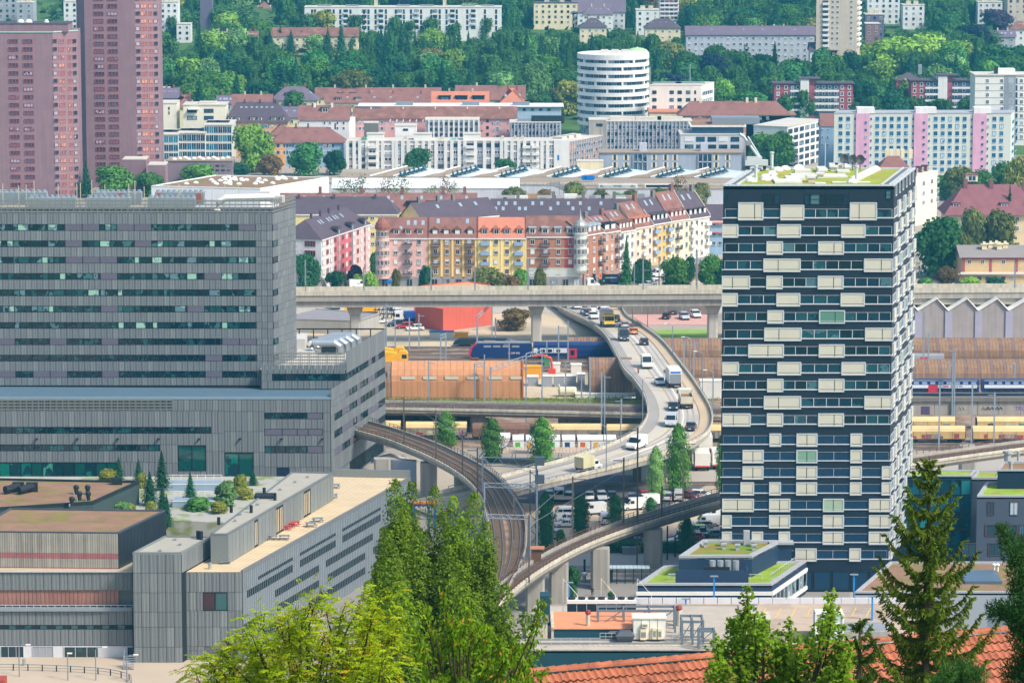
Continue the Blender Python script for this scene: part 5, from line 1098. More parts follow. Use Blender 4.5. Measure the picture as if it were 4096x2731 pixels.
o=bld('pink_row','long pink apartment row with grey brown roof',1418,2062,474,1440,12,wall=PINKW,roof='gable',rm=ROOFB,rh=4.3,inset=0,over=.8)
b=o.f.mb();b.m(ROOFD);s=o.rh/6;b.poly([(0,0,o.zt+.05),(14,0,o.zt+.05),(10,5.9,o.zt+s*5.9+.1),(0,5.9,o.zt+s*5.9+.1)]);b.bd('roof_patch',o.root)
SHG=mat('shutter_grey','a3adb5',.8,.08)
def shs(o,f,xs,ys,w,h,m,yref,xref):
 key='sh'+m.name;me=WM.setdefault(key,MB().m(m).box(-.5,.5,-.09,0,0,1).mesh('shutter'))
 for x in xs:
  a,_=f.pix(x,yref)
  for y in ys:_,z1=f.pix(xref,y);_,z0=f.pix(xref,y+h);f.put('shutter',me,a,z0,w,z1-z0)
xs=[1440,1455,1488,1528,1570,1592,1605,1990];gd_(o,o.f,xs,[484,508],11,13,WALLS);gd_(o,o.f,[1990],[488,516,541],12,12,WD1)
shs(o,o.f,[1979,2001],[488,516,541],.8,13,SHG,500,1990);shs(o,o.f,[1431,1464,1519,1537],[484,508],.8,13,SHG,500,1500);gd_(o,o.f,[1950],[478,505,532],10,12,WDK);gd_(o,o.f,[1928,1970,2032,2048],[490,518],6,9,WD3)
bt_(o,'r',[.1,.3,.5,.7,.9],WHT,(.5,.5,.6),.4,'roof_vent')
o=bld('white_house','white house with red hipped roof and white gable wall',1196,1395,480,1425,14,wall=WHITE,roof='gable',rm=ROOFR,rh=5.2,over=.5,skew=2)
gd_(o,o.f,[1298,1320,1350,1375],[487,508],8,11,WD3);bt_(o,'r',[.3,.65],WHT,(.9,.9,1.4),.45);dm_(o,[.52],.25,3,2.2,ROOFR,ROOFR);
o=bld('mansard_house','orange walled house with steep slate mansard roof and blue shutters',900,1148,490,1440,15,wall=W_('wall_orange','d9ad7c'),roof='hip',rm=ROOFD,rh=7.5,inset=4,over=.6)
dm_(o,[.08,.2,.44,.56,.78,.92],.03,1.6,1.8,CREAMW,ROOFD,WD1);sk_(o,[.25,.33,.42,.5,.58,.66,.75],.3);sk_(o,[.3,.38,.47,.62],.22);bt_(o,'r',[.3,.55,.8],ROOFD,(.7,.7,1.4),.48)
gd_(o,o.f,[915,940,1040,1065,1090,1115,1135],[500,526],10,13,WALLS);shs(o,o.f,[907,923,932,948,1032,1048,1057,1073],[500,526],.7,13,mat('shutter_blue','4a8fb5',.8,.1),500,1040)
o=bld('terraced_block','cream clad terraced block with roof plant left of the mansard house',733,902,422,1440,14,wall=mat('cream_boards','e5dfc8',.8,.08,.3,streak=.0),over=.3)
gd_(o,o.f,[768,835],[436,464],38,16,WDK);b=o.f.mb();b.m(FLATR);b.box(6,o.L-4,3,9,o.zt,o.zt+1.1);b.bd('roof_plant',o.root);b=o.f.mb();b.m(WHITE);b.box(2,6.3,-2,0,o.f.pix(768,438)[1],o.f.pix(768,435)[1]);b.bd('awning',o.root)
o=bld('terraced_block','cream clad terraced block at the edge of the taller mauve tower',636,706,415,1442,14,wall=MATS['cream_boards'],over=.2);gd_(o,o.f,[676,650],[428,446],5,12,WDK)
DGL=glm('glass_blue_office',[(0,'123f5a'),(.35,'1d5a78'),(.6,'0d2f48'),(.8,'2f7f96')],.1)
for k,(x0,x1,yt,Y)in enumerate(((636,712,540,1405),(711,820,534,1408),(818,926,502,1412))):
 o=bld('glass_office','glass fronted office with pale floor edges, %s block beside the mauve tower'%('left','middle','right')[k],x0,x1,yt,Y,22,wall=mat('office_frame','c9cbc4',.7,.08),over=.4,group='glass offices beside the tower')
 n=6 if k else 4;me=wnm('dgo',MATS['office_frame'],DGL,2,1,.05)
 for j in range(4 if k==2 else 3):[o.f.put('window',me,o.L*(i+.5)/n,o.zt-3.1-j*3.3,o.L/n,2.7)for i in range(n)]
 bt_(o,'flat',[.25,.6],DARK,(5,6,.5),.5,'solar_panel')
o=bld('low_block','low mauve brown building with white roof domes below the glass offices',668,930,645,1345,14,wall=W_('wall_taupe','85757c'),rm=GRAVR,over=.3)
for i in range(12):b=mk(WHT);p=o.f.p(o.L*(.1+.8*i/11),0,-3-(i%3)*3);dome(b,p.x,p.y,o.zt+.3,1.0,.7);b.bd('skylight',o.root)
gd_(o,o.f,[760+22*i for i in range(8)],[660,678],14,7,WDK)
o=bld('red_row','red hipped roof row with orange and blue walls',1086,1372,570,1405,14,wall=BLUEW,roof='hip',rm=ROOFR,rh=5.4,inset=6,over=.8);o.r
b=o.f.mb();b.m(W_('wall_ochre','dfa56c'));b.box(-.05,o.f.pix(1142,600)[0],-.06,4,o.z0,o.zt-.1);b.bd('ochre_wall',o.root)
gd_(o,o.f,[1098,1126,1160,1192,1222,1270,1300,1320],[577,604],15,13,WALLS);shs(o,o.f,[1088,1108,1116,1136,1150,1170,1310,1331],[577,604],.8,13,mat('shutter_navy','3c5070',.8,.1),580,1200);bt_(o,'r',[.33,.5,.88],ROOFD,(.6,.6,1.6),.48);sk_(o,[.2,.28,.52,.6,.7,.85])
o=bld('small_house','small red roofed house front behind the big green tree',1080,1165,540,1425,10,wall=CREAMW,roof='hip',rm=ROOFR,rh=4,over=.5)
RIBW=mat('rib_white','d9d8d2',.8,.08,.3,streak=.1);SPAN=W_('spandrel_grey','9f9a9e')
def rbd(o,f,xs,ys,hpx,rm,sm,wm,ywall,yref,ribw=1.3,xref=None,out=.35):
 xr_=xref or(xs[0]+xs[-1])/2
 X=[f.pix(x,yref)[0]for x in xs]
 for x in X:f.put('rib',WM.setdefault('rb'+rm.name,MB().m(rm).box(-.5,.5,-1,0,0,1).mesh('rib')),x,o.z0,ribw,o.zt-o.z0+.25,0,out)
 for a,c in zip(X,X[1:]):
  if c-a<ribw*1.2:continue
  for y in ys:z1,z0=f.pix(xr_,y)[1],f.pix(xr_,y+hpx)[1];f.put('window',rw.choice(wm)if isinstance(wm,list)else wm,(a+c)/2,z0,c-a-ribw*.9,z1-z0)if z0>o.z0 else None
o=bld('ribbed_block','long white ribbed residential block with grey spandrels',1389,2274,566,1395,13,wall=SPAN,over=.1)
xs=[1024+x/2.011 for x in(735,790,835,893,978,1018,1105,1128,1180,1225,1290,1345,1395,1448,1525,1575,1635,1680,1765,1838,1905,1975,2010,2059)]+[2075,2098,2128,2150,2168,2190,2222]
rbd(o,o.f,xs,[574,602,630,658],15,RIBW,SPAN,[WDK,WD2,WD1],None,620)
for x in(1490,1880,2108,2140):
 for y in(583,611,639,667):a,z=o.f.pix(x-18,y+10);c,z1=o.f.pix(x+18,y);b=o.f.mb();b.m(RIBW);b.box(a,c,-1.3,0,z,z1);b.bd('balcony',o.root)
a,_=o.f.pix(2216,600);b=o.f.mb();b.m(RIBW);b.box(a,o.L+.3,-.5,3,o.z0,o.zt+.5);b.bd('end_wall',o.root)
a,z=o.f.pix(2230,640);c,z1=o.f.pix(2237,620);b=o.f.mb();b.m(SB);b.box(a,c,-.62,-.5,z,z1);b.bd('wall_sign',o.root)
for x0,x1 in((1467,1534),(1655,1726),(1852,1922)):
 a,_=o.f.pix(x0,560);c,_=o.f.pix(x1,560);b=o.f.mb();b.m(RIBW);b.box(a,c,2,8,o.zt,o.zt+2.6);b.m(FLATR);b.box(a-.2,c+.2,1.8,8.2,o.zt+2.6,o.zt+2.8);b.bd('penthouse',o.root)
for x in(1450,1620,1770,2010,2060,2090):a,_=o.f.pix(x,560);b=o.f.mb();b.m(CONCL);b.box(a-.6,a+.6,5,6.2,o.zt,o.zt+1.6);b.bd('chimney',o.root)
for x,m in((1455,'green_box'),(1815,'teal_box')):a,_=o.f.pix(x,560);b=o.f.mb();b.m(mat(m,'3f9a6a' if m[0]=='g' else '7fc4bd',.7,.1));b.box(a-.9,a+.9,.6,2,o.zt,o.zt+1.3);b.bd('planter',o.root)
o2=bld('stair_tower','plain grey concrete stair tower behind the ribbed block',1456,1512,494,1415,6,wall=CONCD,over=.1)
o=bld('upper_wing','white ribbed wing with roof pergola behind the ribbed block',1700,1917,482,1425,12,wall=SPAN,over=.1);rbd(o,o.f,[1715+20*i for i in range(11)],[490,512,534],12,RIBW,SPAN,WDK,None,500,.7)
b=o.f.mb();b.m(RIBW)
for i in range(9):b.box(-14+i*2.6,-13.7+i*2.6,-1,8,o.zt-.6,o.zt-.3)
b.bd('pergola',o.root)
o=bld('terrace_house','white penthouse with roof garden between ribbed wings',1580,1665,505,1410,9,wall=WHITE,over=.2);gd_(o,o.f,[1622],[515],20,9,WDK)
OFW=W_('office_grey','8f929a');OFR=mat('office_rib','a9acb2',.7,.08,.3)
o=bld('office_block','grey ribbed office block with four rows of square windows',2423,2768,487,1425,13,wall=OFW,rm=FLATR,over=.2)
rbd(o,o.f,[2427+15.3*i for i in range(23)],[502,529,557,584],14,OFR,OFW,[WD1,WDK,WD1],None,540,.45)
bt_(o,'flat',[.2,.5,.75],FLATR,(10,4,1.2),.4,'roof_plant')
o=bld('stair_tower','concrete stair tower between the office wings',2356,2424,482,1422,10,wall=CONC,over=.1);gd_(o,o.f,[2398],[495],26,11,WDK)
o=bld('office_block','grey ribbed office block left of the concrete stair tower',2040,2242,492,1425,12,wall=OFW,over=.2);rbd(o,o.f,[2044+14*i for i in range(15)],[500,526,552],13,OFR,OFW,[WD1,WDK],None,520,.45);bt_(o,'flat',[.75],DARK,(13,3,2.2),.3,'louvre_bank');bt_(o,'flat',[.3],GREY,(6,3,1),.3,'roof_plant')
A=at(2276,570,1396);o=bld('office_wing','grey brown office wing with amber lit blinds seen at an angle',2276,2418,568,1397,14,Y2=1424,wall=W_('office_taupe','958c8c'),rm=FLATR,over=.2)
OW=glm('glass_amber',[(0,'3a4654'),(.35,'d99a5c'),(.5,'46525e'),(.72,'c98a58'),(.82,'5a646e')],.3)
n=15
for j in range(6):
 for i in range(n):o.f.put('window',wnm('amb',OFR,OW,1,1,.1),o.f.L*(i+.5)/n,o.zt-3.0-j*2.55,o.f.L/n*.72,1.5)
for i in range(n+1):o.f.put('rib',WM['rb'+OFR.name],o.f.L*i/n,o.z0,.35,o.zt-o.z0,0,.25)
bt_(o,'flat',[.1,.3,.5],FLATR,(4,4,1.3),.4,'roof_plant')
o=bld('modern_block','white grey modern apartment block with glazed top storey',2722,2980,540,1400,18,wall=W_('wall_lightgrey','c3c7cb'),over=.2)
gd_(o,o.f,[2757,2802,2848,2893,2940],[548,579],34,19,[WDK,WDK,wnm('blk',WFR,GLASF,1,1,.05,blind=BLIND,blindh=.85)])
a,_=o.f.pix(2768,520);b=o.f.mb();b.m(GLASF);b.box(a,o.L-.5,2,16,o.zt+.3,o.zt+2.9);b.m(WHITE);b.box(a-.7,o.L+.5,1,17,o.zt+2.9,o.zt+3.6);b.m(BROOF);b.box(a,o.L,1.5,16.5,o.zt+3.6,o.zt+3.65);b.m(GREY);b.box(a+8,o.L+6,5,15,o.zt+3.65,o.zt+6.2);b.bd('top_storey',o.root)
o=bld('modern_wing','white gridded modern apartment wing beside the pale long slab',3150,3284,510,1392,14,Y2=1425,wall=WHITE,over=.2)
for j in range(6):[o.f.put('window',WDK,o.f.L*(i+.5)/6,o.zt-2.6-j*2.75,o.f.L/6*.7,1.7)for i in range(6)]
o=bld('modern_block','grey upper terrace block with planted roof behind the navy tower crane',2985,3180,462,1440,16,wall=MATS['office_grey'],rm=BROOF,over=.6);gd_(o,o.f,[3000+25*i for i in range(7)],[478],16,12,WDK)
o=bld('courtyard_row','long low grey blue row with tan shutters and gravel roof',2398,2966,612,1362,12,wall=W_('wall_greyblue','9aa3b0'),rm=GRAVR,over=.5)
TANS=mat('shutter_tan','d9c9a4',.8,.08);xs=[2459,2504,2616,2662,2700,2865,2910]
gd_(o,o.f,xs,[620,650],9,20,WDK);shs(o,o.f,[x+s for x in xs for s in(-8,8)],[620,650],.6,21,TANS,640,2600)
for x in(2560,2820):a,z=o.f.pix(x-28,690);c,z1=o.f.pix(x+28,618);b=o.f.mb();b.m(GLASF);b.box(a,c,-.05,0,o.z0,z1);b.m(OFR);[b.box(a+(c-a)*k/3-.15,a+(c-a)*k/3+.15,-.5,0,o.z0,z1)for k in range(4)];b.box(a,c,-.5,0,z1-3,z1-2.6);b.bd('stair_bay',o.root)
for x in(2574,2819):a,_=o.f.pix(x,600);b=o.f.mb();b.m(W_('wall_pale_grey','b9bcc6'));b.box(a-1.4,a+1.4,3,6,o.zt,o.zt+3.4);b.bd('roof_cabin',o.root)
o=bld('plain_wall_block','plain white windowless block before the amber windowed wing',2307,2414,648,1352,6,wall=CREAMW,over=.1)
o=bld('red_roof_house','long red tiled house behind the modern terrace block',2716,3160,462,1440,12,wall=W_('wall_terracotta','c08a72'),roof='hip',rm=ROOFR,rh=5.2,inset=5,over=.7);gd_(o,o.f,[2740+30*i for i in range(12)],[466],11,12,WALLS);bt_(o,'r',[.2,.62,.7],CREAMW,(1,1,1.6),.48)
o=bld('apartment_slab','long pale green grey slab with three pink stair risers',3337,4044,455,1365,12,yt2=458,wall=mat('sage_boards','c6cbbf',.8,.06,.3),rm=GREYW,over=.15,skew=3)
PK=W_('riser_pink','cf9fb5');WBL=wnm('slab',mat('frame_blue','3f7fa5',.6,.1),glm('glass_bluewin',[(0,'1f4a6e'),(.4,'2a5f88'),(.7,'3a74a0'),(.88,'c9d4da')],.15),2,1,.08,sill=BLIND)
rows_=[468+29*i for i in range(8)]
q=lambda z:3072+z/2.011
gd_(o,o.f,[q(x)for x in(585,645,880,938,996,1054,1112,1350,1408,1466,1525,1583,1822,1880)],rows_,15,17,WBL)
for x0,x1,bx0,bx1 in((707,815,717,857),(1175,1283,1187,1355),(1648,1757,1657,1795)):
 a,_=o.f.pix(q(x0),500);c,_=o.f.pix(q(x1),500);b=o.f.mb();b.m(PK);b.box(a,c,-.6,0,o.z0,o.zt+.1);b.bd('stair_riser',o.root)
 a,_=o.f.pix(q(bx0),450);c,_=o.f.pix(q(bx1),450);b=o.f.mb();b.m(WHITE);b.box(a,c,-.3,5,o.zt+.1,o.zt+2.3);b.bd('roof_cabin',o.root)
for x,dy in((700,4),(830,4),(1168,5),(1298,5),(1638,7),(1770,7)):gd_(o,o.f,[q(x)],[y+dy for y in rows_],6,9,WBL)
for x in(785,1253,1725):
 a,_=o.f.pix(q(x),500)
 for y in rows_:o.f.put('window',WBL,a,o.f.pix(3700,y+28)[1],.85,.9,.6)
gd_(o,o.r,[4052,4064],[y+4 for y in rows_],6,12,WBL,480)
o=bld('town_house','grey blue gabled house with red roof squeezed beside the pale slab',3284,3338,505,1385,10,wall=BLUEW,roof='gable',rm=ROOFR,rh=4.5,over=.3);gd_(o,o.f,[3290,3311],[515,545,575],8,12,WALLS)
BRK=W_('wall_brickred','a3505c');GAL=mat('gallery_dark','4a5a72',.7,.1)
def gl_(label,xa,segs,yt,ytw,Y,pit):
 o=bld('gallery_block',label,segs[0][0],segs[-1][1],yt,Y,11,wall=BRK,rm=ROOFD,over=.8,group='brick gallery blocks below the beech trees')
 s=14500/Y
 for x0,x1,k in segs:
  a,_=o.f.pix(x0,yt+20);c,_=o.f.pix(x1,yt+20);b=o.f.mb()
  if k=='w':b.m(WHITE);b.box(a,c,-1.2,8,o.z0,zat(ytw,Y));b.m(ROOFD);b.box(a-.6,c+5,-1.6,8.4,zat(ytw,Y),zat(ytw,Y)+.4);b.bd('stair_tower',o.root)
  elif k=='r':b.m(BRK);b.box(a,c,-.4,7,o.z0,zat(ytw,Y)-.1);b.bd('tower_side',o.root)
  elif k=='g':
   b.m(GAL);b.box(a,c,-.05,0,o.z0,o.zt-.2);b.bd('gallery_wall',o.root)
   for j in range(4):
    z=o.zt-2.5-j*pit;b=o.f.mb();b.m(WHITE);b.box(a,c,-1.3,-1.15,z-.9,z);b.bd('gallery_rail',o.root)
    n=max(2,int((c-a)/2.6));[o.f.put('window',WD3,a+(c-a)*(i+.5)/n,z+.4,1.3,1.3,.06)for i in range(n)]
  else:gd_(o,o.f,[x0+(x1-x0)*(i+.5)/k for i in range(k)],[yt+6+j*pit*s for j in range(4)],13,17,wnm('brw',WFR,GLASF,1,1,.14))
 return o
gl_('red brick gallery block with white stair tower under the big pale trees',3097,[(3097,3160,2),(3160,3201,'g'),(3201,3235,'w'),(3235,3258,'r'),(3258,3355,'g'),(3355,3412,2)],336,317,1560,2.75)
gl_('red brick gallery block with white stair tower left of the white high rise',3645,[(3645,3700,2),(3700,3751,'g'),(3751,3788,'w'),(3788,3808,'r'),(3808,3902,'g')],324,303,1560,2.75)
for k,x in enumerate((3688,3703)):pass
o=bld('house','dark roofed house with tall flues between the brick blocks',3585,3690,322,1590,12,wall=BRK,roof='hip',rm=ROOFD,rh=3,over=.5);bt_(o,'r',[.92,.99],SHINE,(.8,.8,3.6),.5,'flue')
o=bld('white_high_rise','white panelled high rise with grey stair strip at right edge',3901,4125,302,1480,16,wall=mat('panel_cream','dedad3',.8,.07,.3),rm=FLATR,over=.4)
a,_=o.f.pix(4015,420);c,_=o.f.pix(4061,420);b=o.f.mb();b.m(OFW);b.box(a,c,-.15,0,o.z0,o.zt-.1);b.bd('stair_strip',o.root)
for y in[308+28*i for i in range(10)]:
 gd_(o,o.f,[3950,4007,4086],[y+8],12,17,WD1);gd_(o,o.f,[4023,4066],[y+6],8,21,WDK);a,z=o.f.pix(4043,y+26)
 o.f.put('stair_window',wnm('stw',WHITE,GLASF,4,4,.05),a,z,1.9,2.2,.16);b=o.f.mb();b.m(OFW);_,z=o.f.pix(3950,y);b.box(0,o.L,-.06,0,z-.1,z+.1);b.bd('joint',o.root)
b=o.f.mb();b.m(WHITE);a,_=o.f.pix(3996,300);b.box(a,a+7,3,9,o.zt,o.zt+2.4);b.bd('roof_cabin',o.root);b=o.f.mb();b.m(DARK);b.box(a-1.4,a,3,5,o.zt,o.zt+3.4);b.bd('chimney',o.root)
YC=1205;o=bld('mansard_house','cream corner house with red mansard roof behind the navy tower',3500,3664,700,YC,16,wall=W_('wall_cream2','e0d6c0'),roof='hip',rm=ROOFR,rh=5.6,inset=5,over=.5,skew=9)
gd_(o,o.r,[3694,3727,3750],[718,758,795],10,20,WD1,750,3720);gd_(o,o.f,[3640],[720,760],12,20,WD1)
for t_ in(.2,.45,.7):p=o.r.p(o.r.L*t_,o.zt+.2,-1.2);part('dormer',WM.setdefault('drm',MB().m(ROOFR).box(-.8,.8,0,2.2,0,1.7).m(ROOFD).box(-1,1,-.2,2.2,1.7,1.9).mesh('dormer')),o.root,p,o.r.rz);o.r.put('window',WD1,o.r.L*t_,o.zt+.5,1.1,1.2,-1.15)
bt_(o,'r',[.35,.45,.62,.73,.93],CREAMW,(1.3,1.3,2.2),.55)
o=bld('villa','cream villa with wide red hipped roof and dormers at right',3790,4160,858,1130,17,wall=W_('wall_sand','dcc7a0'),roof='hip',rm=mat('roof_wine','86565a',.9,.2,.4,fine=2),rh=8.6,inset=6,over=1.2)
dm_(o,[.03+.07,.62,.9],.1,2.6,1.9,MATS['roof_wine'],MATS['roof_wine']);dm_(o,[.3],.55,3.6,2.2,CREAMW,MATS['roof_wine']);bt_(o,'r',[.22,.5,.86],MATS['roof_wine'],(1.2,1.2,2.6),.45);gd_(o,o.f,[3805,3850,3900,3950,4070],[868,905],13,18,WD1)
BRI=mat('yellow_brick','cdb083',.9,.12,.6,fine=3);o=bld('brick_depot','yellow brick depot with grey roof and white ventilators at right',3848,4180,1028,1056,16,wall=BRI,roof='gable',rm=mat('roof_felt','8d8580',.9,.1),rh=2.6,inset=0,over=.8)
for x in(3878,3930,4014):gd_(o,o.f,[x],[1038],14,18,WD1)
for x0,x1 in((3850,3860),(3958,3968),(4060,4072)):a,_=o.f.pix(x0,1040);c,_=o.f.pix(x1,1040);b=o.f.mb();b.m(BRK);b.box(a,c,-.12,0,2.5,o.zt);b.bd('brick_pier',o.root)
b=o.f.mb();b.m(BRK);b.box(0,o.L,-.1,0,o.zt-.8,o.zt-.2);b.bd('brick_band',o.root)
b=o.f.mb();b.m(FLATR);b.box(-3.5,o.L,-4,0,3.6,3.9);b.m(BRI);b.box(-1,o.L,-3.2,0,0,3.6);b.bd('lean_to',o.root)
for x in(3880,3912,3944,3976,4008,4040):a,z=o.f.pix(x,1080);b=o.f.mb();b.m(GLASF);b.box(a-.6,a+.6,-3.26,-3.2,1.9,2.9);b.bd('low_window',o.root)
for k,x in enumerate((3945,3974,4000,4006,4032)):a,_=o.f.pix(x,1000);b=o.f.mb();b.m(CREAMW);z=o.zt+1.6;yy=5+(k%3)*1.5;b.cbox(a,yy,z,1.5,1.5,1.5);b.prism([(a-1,yy-1),(a+1,yy-1),(a+1,yy+1),(a-1,yy+1)],z+1.5,z+1.7);b.cbox(a,yy,z+1.7,.8,.8,.6);b.bd('ventilator',o.root)
Y=940;zr=zat(1242,Y);zp_=zat(1200,Y);t=th_('folded_roof_hall','grey concrete works hall with white zigzag gables at right','building',tuple(at(3600,1370,Y).xy)+(0,))
xs=[at(x,1240,Y).x for x in(3480,3552,3672,3793,3913,4035,4160,4285)];HW2=mat('hall_taupe','a39a96',.9,.14,.3,streak=.2)
for a,c in zip(xs,xs[1:]):
 b=mk(HW2);m=a+(c-a)*.62;q=b.pts([(a,Y,0),(c,Y,0),(c,Y,zr),(m,Y,zp_+.4),(a,Y,zr),(a,Y+30,0),(c,Y+30,0),(c,Y+30,zr),(m,Y+30,zp_+.4),(a,Y+30,zr)]);b.fcs(q,[(0,1,2,3,4),(5,9,8,7,6),(0,4,9,5),(1,6,7,2)]);b.bd('wall_bay',t)
 b=mk(WHT);q=b.pts([(a,Y-.4,zr+.2),(m,Y-.4,zp_+.6),(c,Y-.4,zr+.2),(a,Y+30,zr+.2),(m,Y+30,zp_+.6),(c,Y+30,zr+.2)]);b.fcs(q,[(0,1,4,3),(1,2,5,4)]);b.tube([(a,Y-.3,zr),(m,Y-.3,zp_+.4),(c,Y-.3,zr)],.22,4);b.bd('roof_fold',t)
 b=mk(mat('pilaster_violet','a9a6b8',.9,.1));b.box(a-.8,a+1.0,Y-.3,Y,0,zr);b.bd('pilaster',t)
t=th_('retaining_wall','stained grey retaining wall beside the red car park','wall',tuple(gnd(2500,1262)))
p,q=gnd(2470,1258),gnd(2860,1258)
for i in range(12):b=mk(CONCD);x0=p.x+(q.x-p.x)*i/12;b.box(x0+.03,x0+(q.x-p.x)/12-.03,p.y,p.y+.6,0,5.5);b.bd('wall_panel',t)
GLH=glm('glass_house',[(0,'131d26'),(.4,'25333f'),(.7,'3d4f5a'),(.9,'a5aeb0')],.1)
HOUSEW=wnm('hwin',mat('frame_grey_stone','c4beb6',.8,.1),GLH,2,1,.1,sill=SHG);HOUSEB=wnm('hwinb',MATS['frame_grey_stone'],GLH,2,1,.1,blind=BLIND,blindh=.35,sill=SHG);HOUSEC=wnm('hwinc',MATS['frame_grey_stone'],GLAS,1,1,.1,blind=BLIND,blindh=.78)
HMIX=[HOUSEW,HOUSEW,HOUSEW,HOUSEB,HOUSEC];HROW=[957,996,1036,1075]
IRON=mat('iron_balcony','5a5058',.7,.15);STONE=mat('grey_stone','918e8c',.9,.2,.8,fine=2);BALB=mat('balcony_blue','8fa5c0',.7,.1)
def bly(o,f,x,z,w=2.6,m=IRON,solid=False):
 b=mk(STONE);b.box(-w/2,w/2,-1.05,0,-.16,0);b.m(m)
 if solid:b.box(-w/2,w/2,-1.05,-.95,0,.95);b.box(-w/2,-w/2+.1,-.95,0,0,.95);b.box(w/2-.1,w/2,-.95,0,0,.95)
 else:
  b.box(-w/2,w/2,-1.05,-.98,.9,1);b.box(-w/2,w/2,-1.04,-1.0,.08,.55)
  for i in range(9):xx=-w/2+w*i/8;b.box(xx-.03,xx+.03,-1.05,-.99,0,.95)
  for s in(-w/2,w/2-.07):b.box(s,s+.07,-1.0,0,.9,1);b.box(s,s+.05,-1.0,0,.08,.55)
 f.put('balcony',b.mesh('balcony'),x,z)
def hs_(name,label,xl,xr,yt,Y,wall,rm,rh=5.4,d=11,Y2=None,cols=None,rows=HROW,bal=(),balm=IRON,ww=17,wh=22,dr=None,ground=True,roof='gable',solid=False,group='town houses along the street',gw=True,**k):
 o=bld(name,label,xl,xr,yt,Y,d,Y2=Y2,wall=wall,roof=roof,rm=rm,rh=rh,over=.35,z0=0,group=group,inset=0 if roof=='gable' else 4,**k)
 if cols:gd_(o,o.f,cols,rows,ww,wh,HMIX,1000)
 s=13.84
 for x in bal:
  a,_=o.f.pix(x,1000)
  for y in rows[:-1]:bly(o,o.f,a,o.f.pix(x,y+wh+1)[1],2.6,balm,solid)
 b=o.f.mb();b.m(WHITE);b.box(-.1,o.L+.1,-.35,0,o.zt-.45,o.zt-.1);b.bd('cornice',o.root)
 if ground:
  z=o.f.pix((xl+xr)/2,1107)[1];b=o.f.mb();b.m(STONE);b.box(0,o.L,-.12,0,0,z);b.bd('stone_base',o.root)
  if gw:
   n=max(3,int(o.L/3))
   for i in range(n):o.f.put('shop_window',wnm('shop',STONE,GLAS,2,1,.09),o.L*(i+.5)/n,.4,1.9,z-.9,.12)
 return o
PINK=W_('house_pink','d8aea4');BRO=W_('house_brown','b08a62');YELW=W_('house_yellow','e6ca80');BRICKO=W_('house_brick_orange','a8735a');REDW=W_('house_red','a04548')
o=hs_('town_house','pink corner house with domed turret at the left end of the colourful row',1514,1711,951,1048,PINK,ROOFR,cols=[1528,1583,1676],bal=())
gd_(o,o.f,[1623,1635],HROW,10,24,HMIX,1000)
for y in HROW:bly(o,o.f,o.f.pix(1630,1000)[0],o.f.pix(1630,y+23)[1],2.7)
dm_(o,[.36,.6,.84],.08,1.8,1.7,PINK,ROOFB,HOUSEW);sk_(o,[.6,.74,.9],.3);sk_(o,[.45],.16)
p=at(1529,940,1047);b=mk(PINK);zt=o.zt;b.lathe([(2.0,3.2),(2.0,zt),(1.75,zt),(1.75,zt+2.4),(2.05,zt+2.5)],(p.x,p.y+.6),12);b.bd('turret',o.root)
b=mk(mat('copper_brown','8f5a4c',.6,.2,.5));b.lathe([(2.1,zt+2.5),(2.2,zt+3.3),(1.9,zt+4.3),(1.2,zt+5.2),(.4,zt+5.8),(.02,zt+6.4)],(p.x,p.y+.6),12);b.bd('turret_dome',o.root)
for i in range(5):
 a=-pi/2+(i-2)*.55;[part('window',HOUSEW,o.root,(p.x+(2.0 if z<zt else 1.75)*cos(a),p.y+.6+(2.0 if z<zt else 1.75)*sin(a),z),a+pi/2,(.8,1,1.6))for z in(zt-2.3,zt-5.1,zt-7.9,zt-10.7,zt+.5)]
b=o.f.mb();b.m(SB);a,z=o.f.pix(1541,1132);c,z1=o.f.pix(1569,1121);b.box(a,c,-.3,-.22,z,z1);b.bd('shop_sign',o.root)
o=hs_('town_house','brown and ochre house with dark balconies beside the pink house',1713,1908,951,1048,BRO,ROOFR,cols=[1742,1788,1831,1877],bal=(1742,1877))
for x in(1718,1766,1810,1853,1903):a,_=o.f.pix(x,1000);b=o.f.mb();b.m(YELW);b.box(a-.3,a+.3,-.12,0,3.2,o.zt-.45);b.bd('pilaster',o.root)
dm_(o,[.14,.37,.6,.86],.08,2.0,1.7,DARK,ROOFB,HOUSEC,'gable');sk_(o,[.2,.8],.34)
o=hs_('town_house','yellow house with bright orange roof and blue balconies',1910,2105,951,1048,YELW,ROOFO,cols=[1940,1984,2028,2075],bal=(1940,2075),balm=BALB,solid=True)
for x in(1916,1962,2006,2050):a,_=o.f.pix(x,1000);b=o.f.mb();b.m(mat('pale_ochre','f0dc9c',.8,.05));b.box(a-.25,a+.25,-.1,0,3.2,o.zt-.45);b.bd('pilaster',o.root)
dm_(o,[.15,.39,.61,.87],.08,2.0,1.9,ROOFO,ROOFO,HOUSEW,'gable')
o=hs_('town_house','brick and stone corner house with onion domed oriel tower',2107,2330,945,1048,BRICKO,ROOFB,cols=[2130,2182,2233,2281],bal=(2182,))
b=o.f.mb();b.m(REDW);a,_=o.f.pix(2258,1000);b.box(a,o.L-.1,-.05,0,6,o.zt-.5);b.bd('red_bay',o.root);b=o.f.mb();b.m(W_('stone_pale','c3c7bd'));b.box(0,o.L,-.08,0,3.2,6);b.bd('pale_storey',o.root)
for z in(6,9,11.8):b=o.f.mb();b.m(MATS['stone_pale']);b.box(0,o.L,-.15,0,z-.1,z+.12);b.bd('string_course',o.root)
gd_(o,o.f,[2281],HROW[:3],15,21,HOUSEW,1000);dm_(o,[.1,.33,.56,.78],.06,2.0,1.9,MATS['stone_pale'],SHG,HOUSEW)
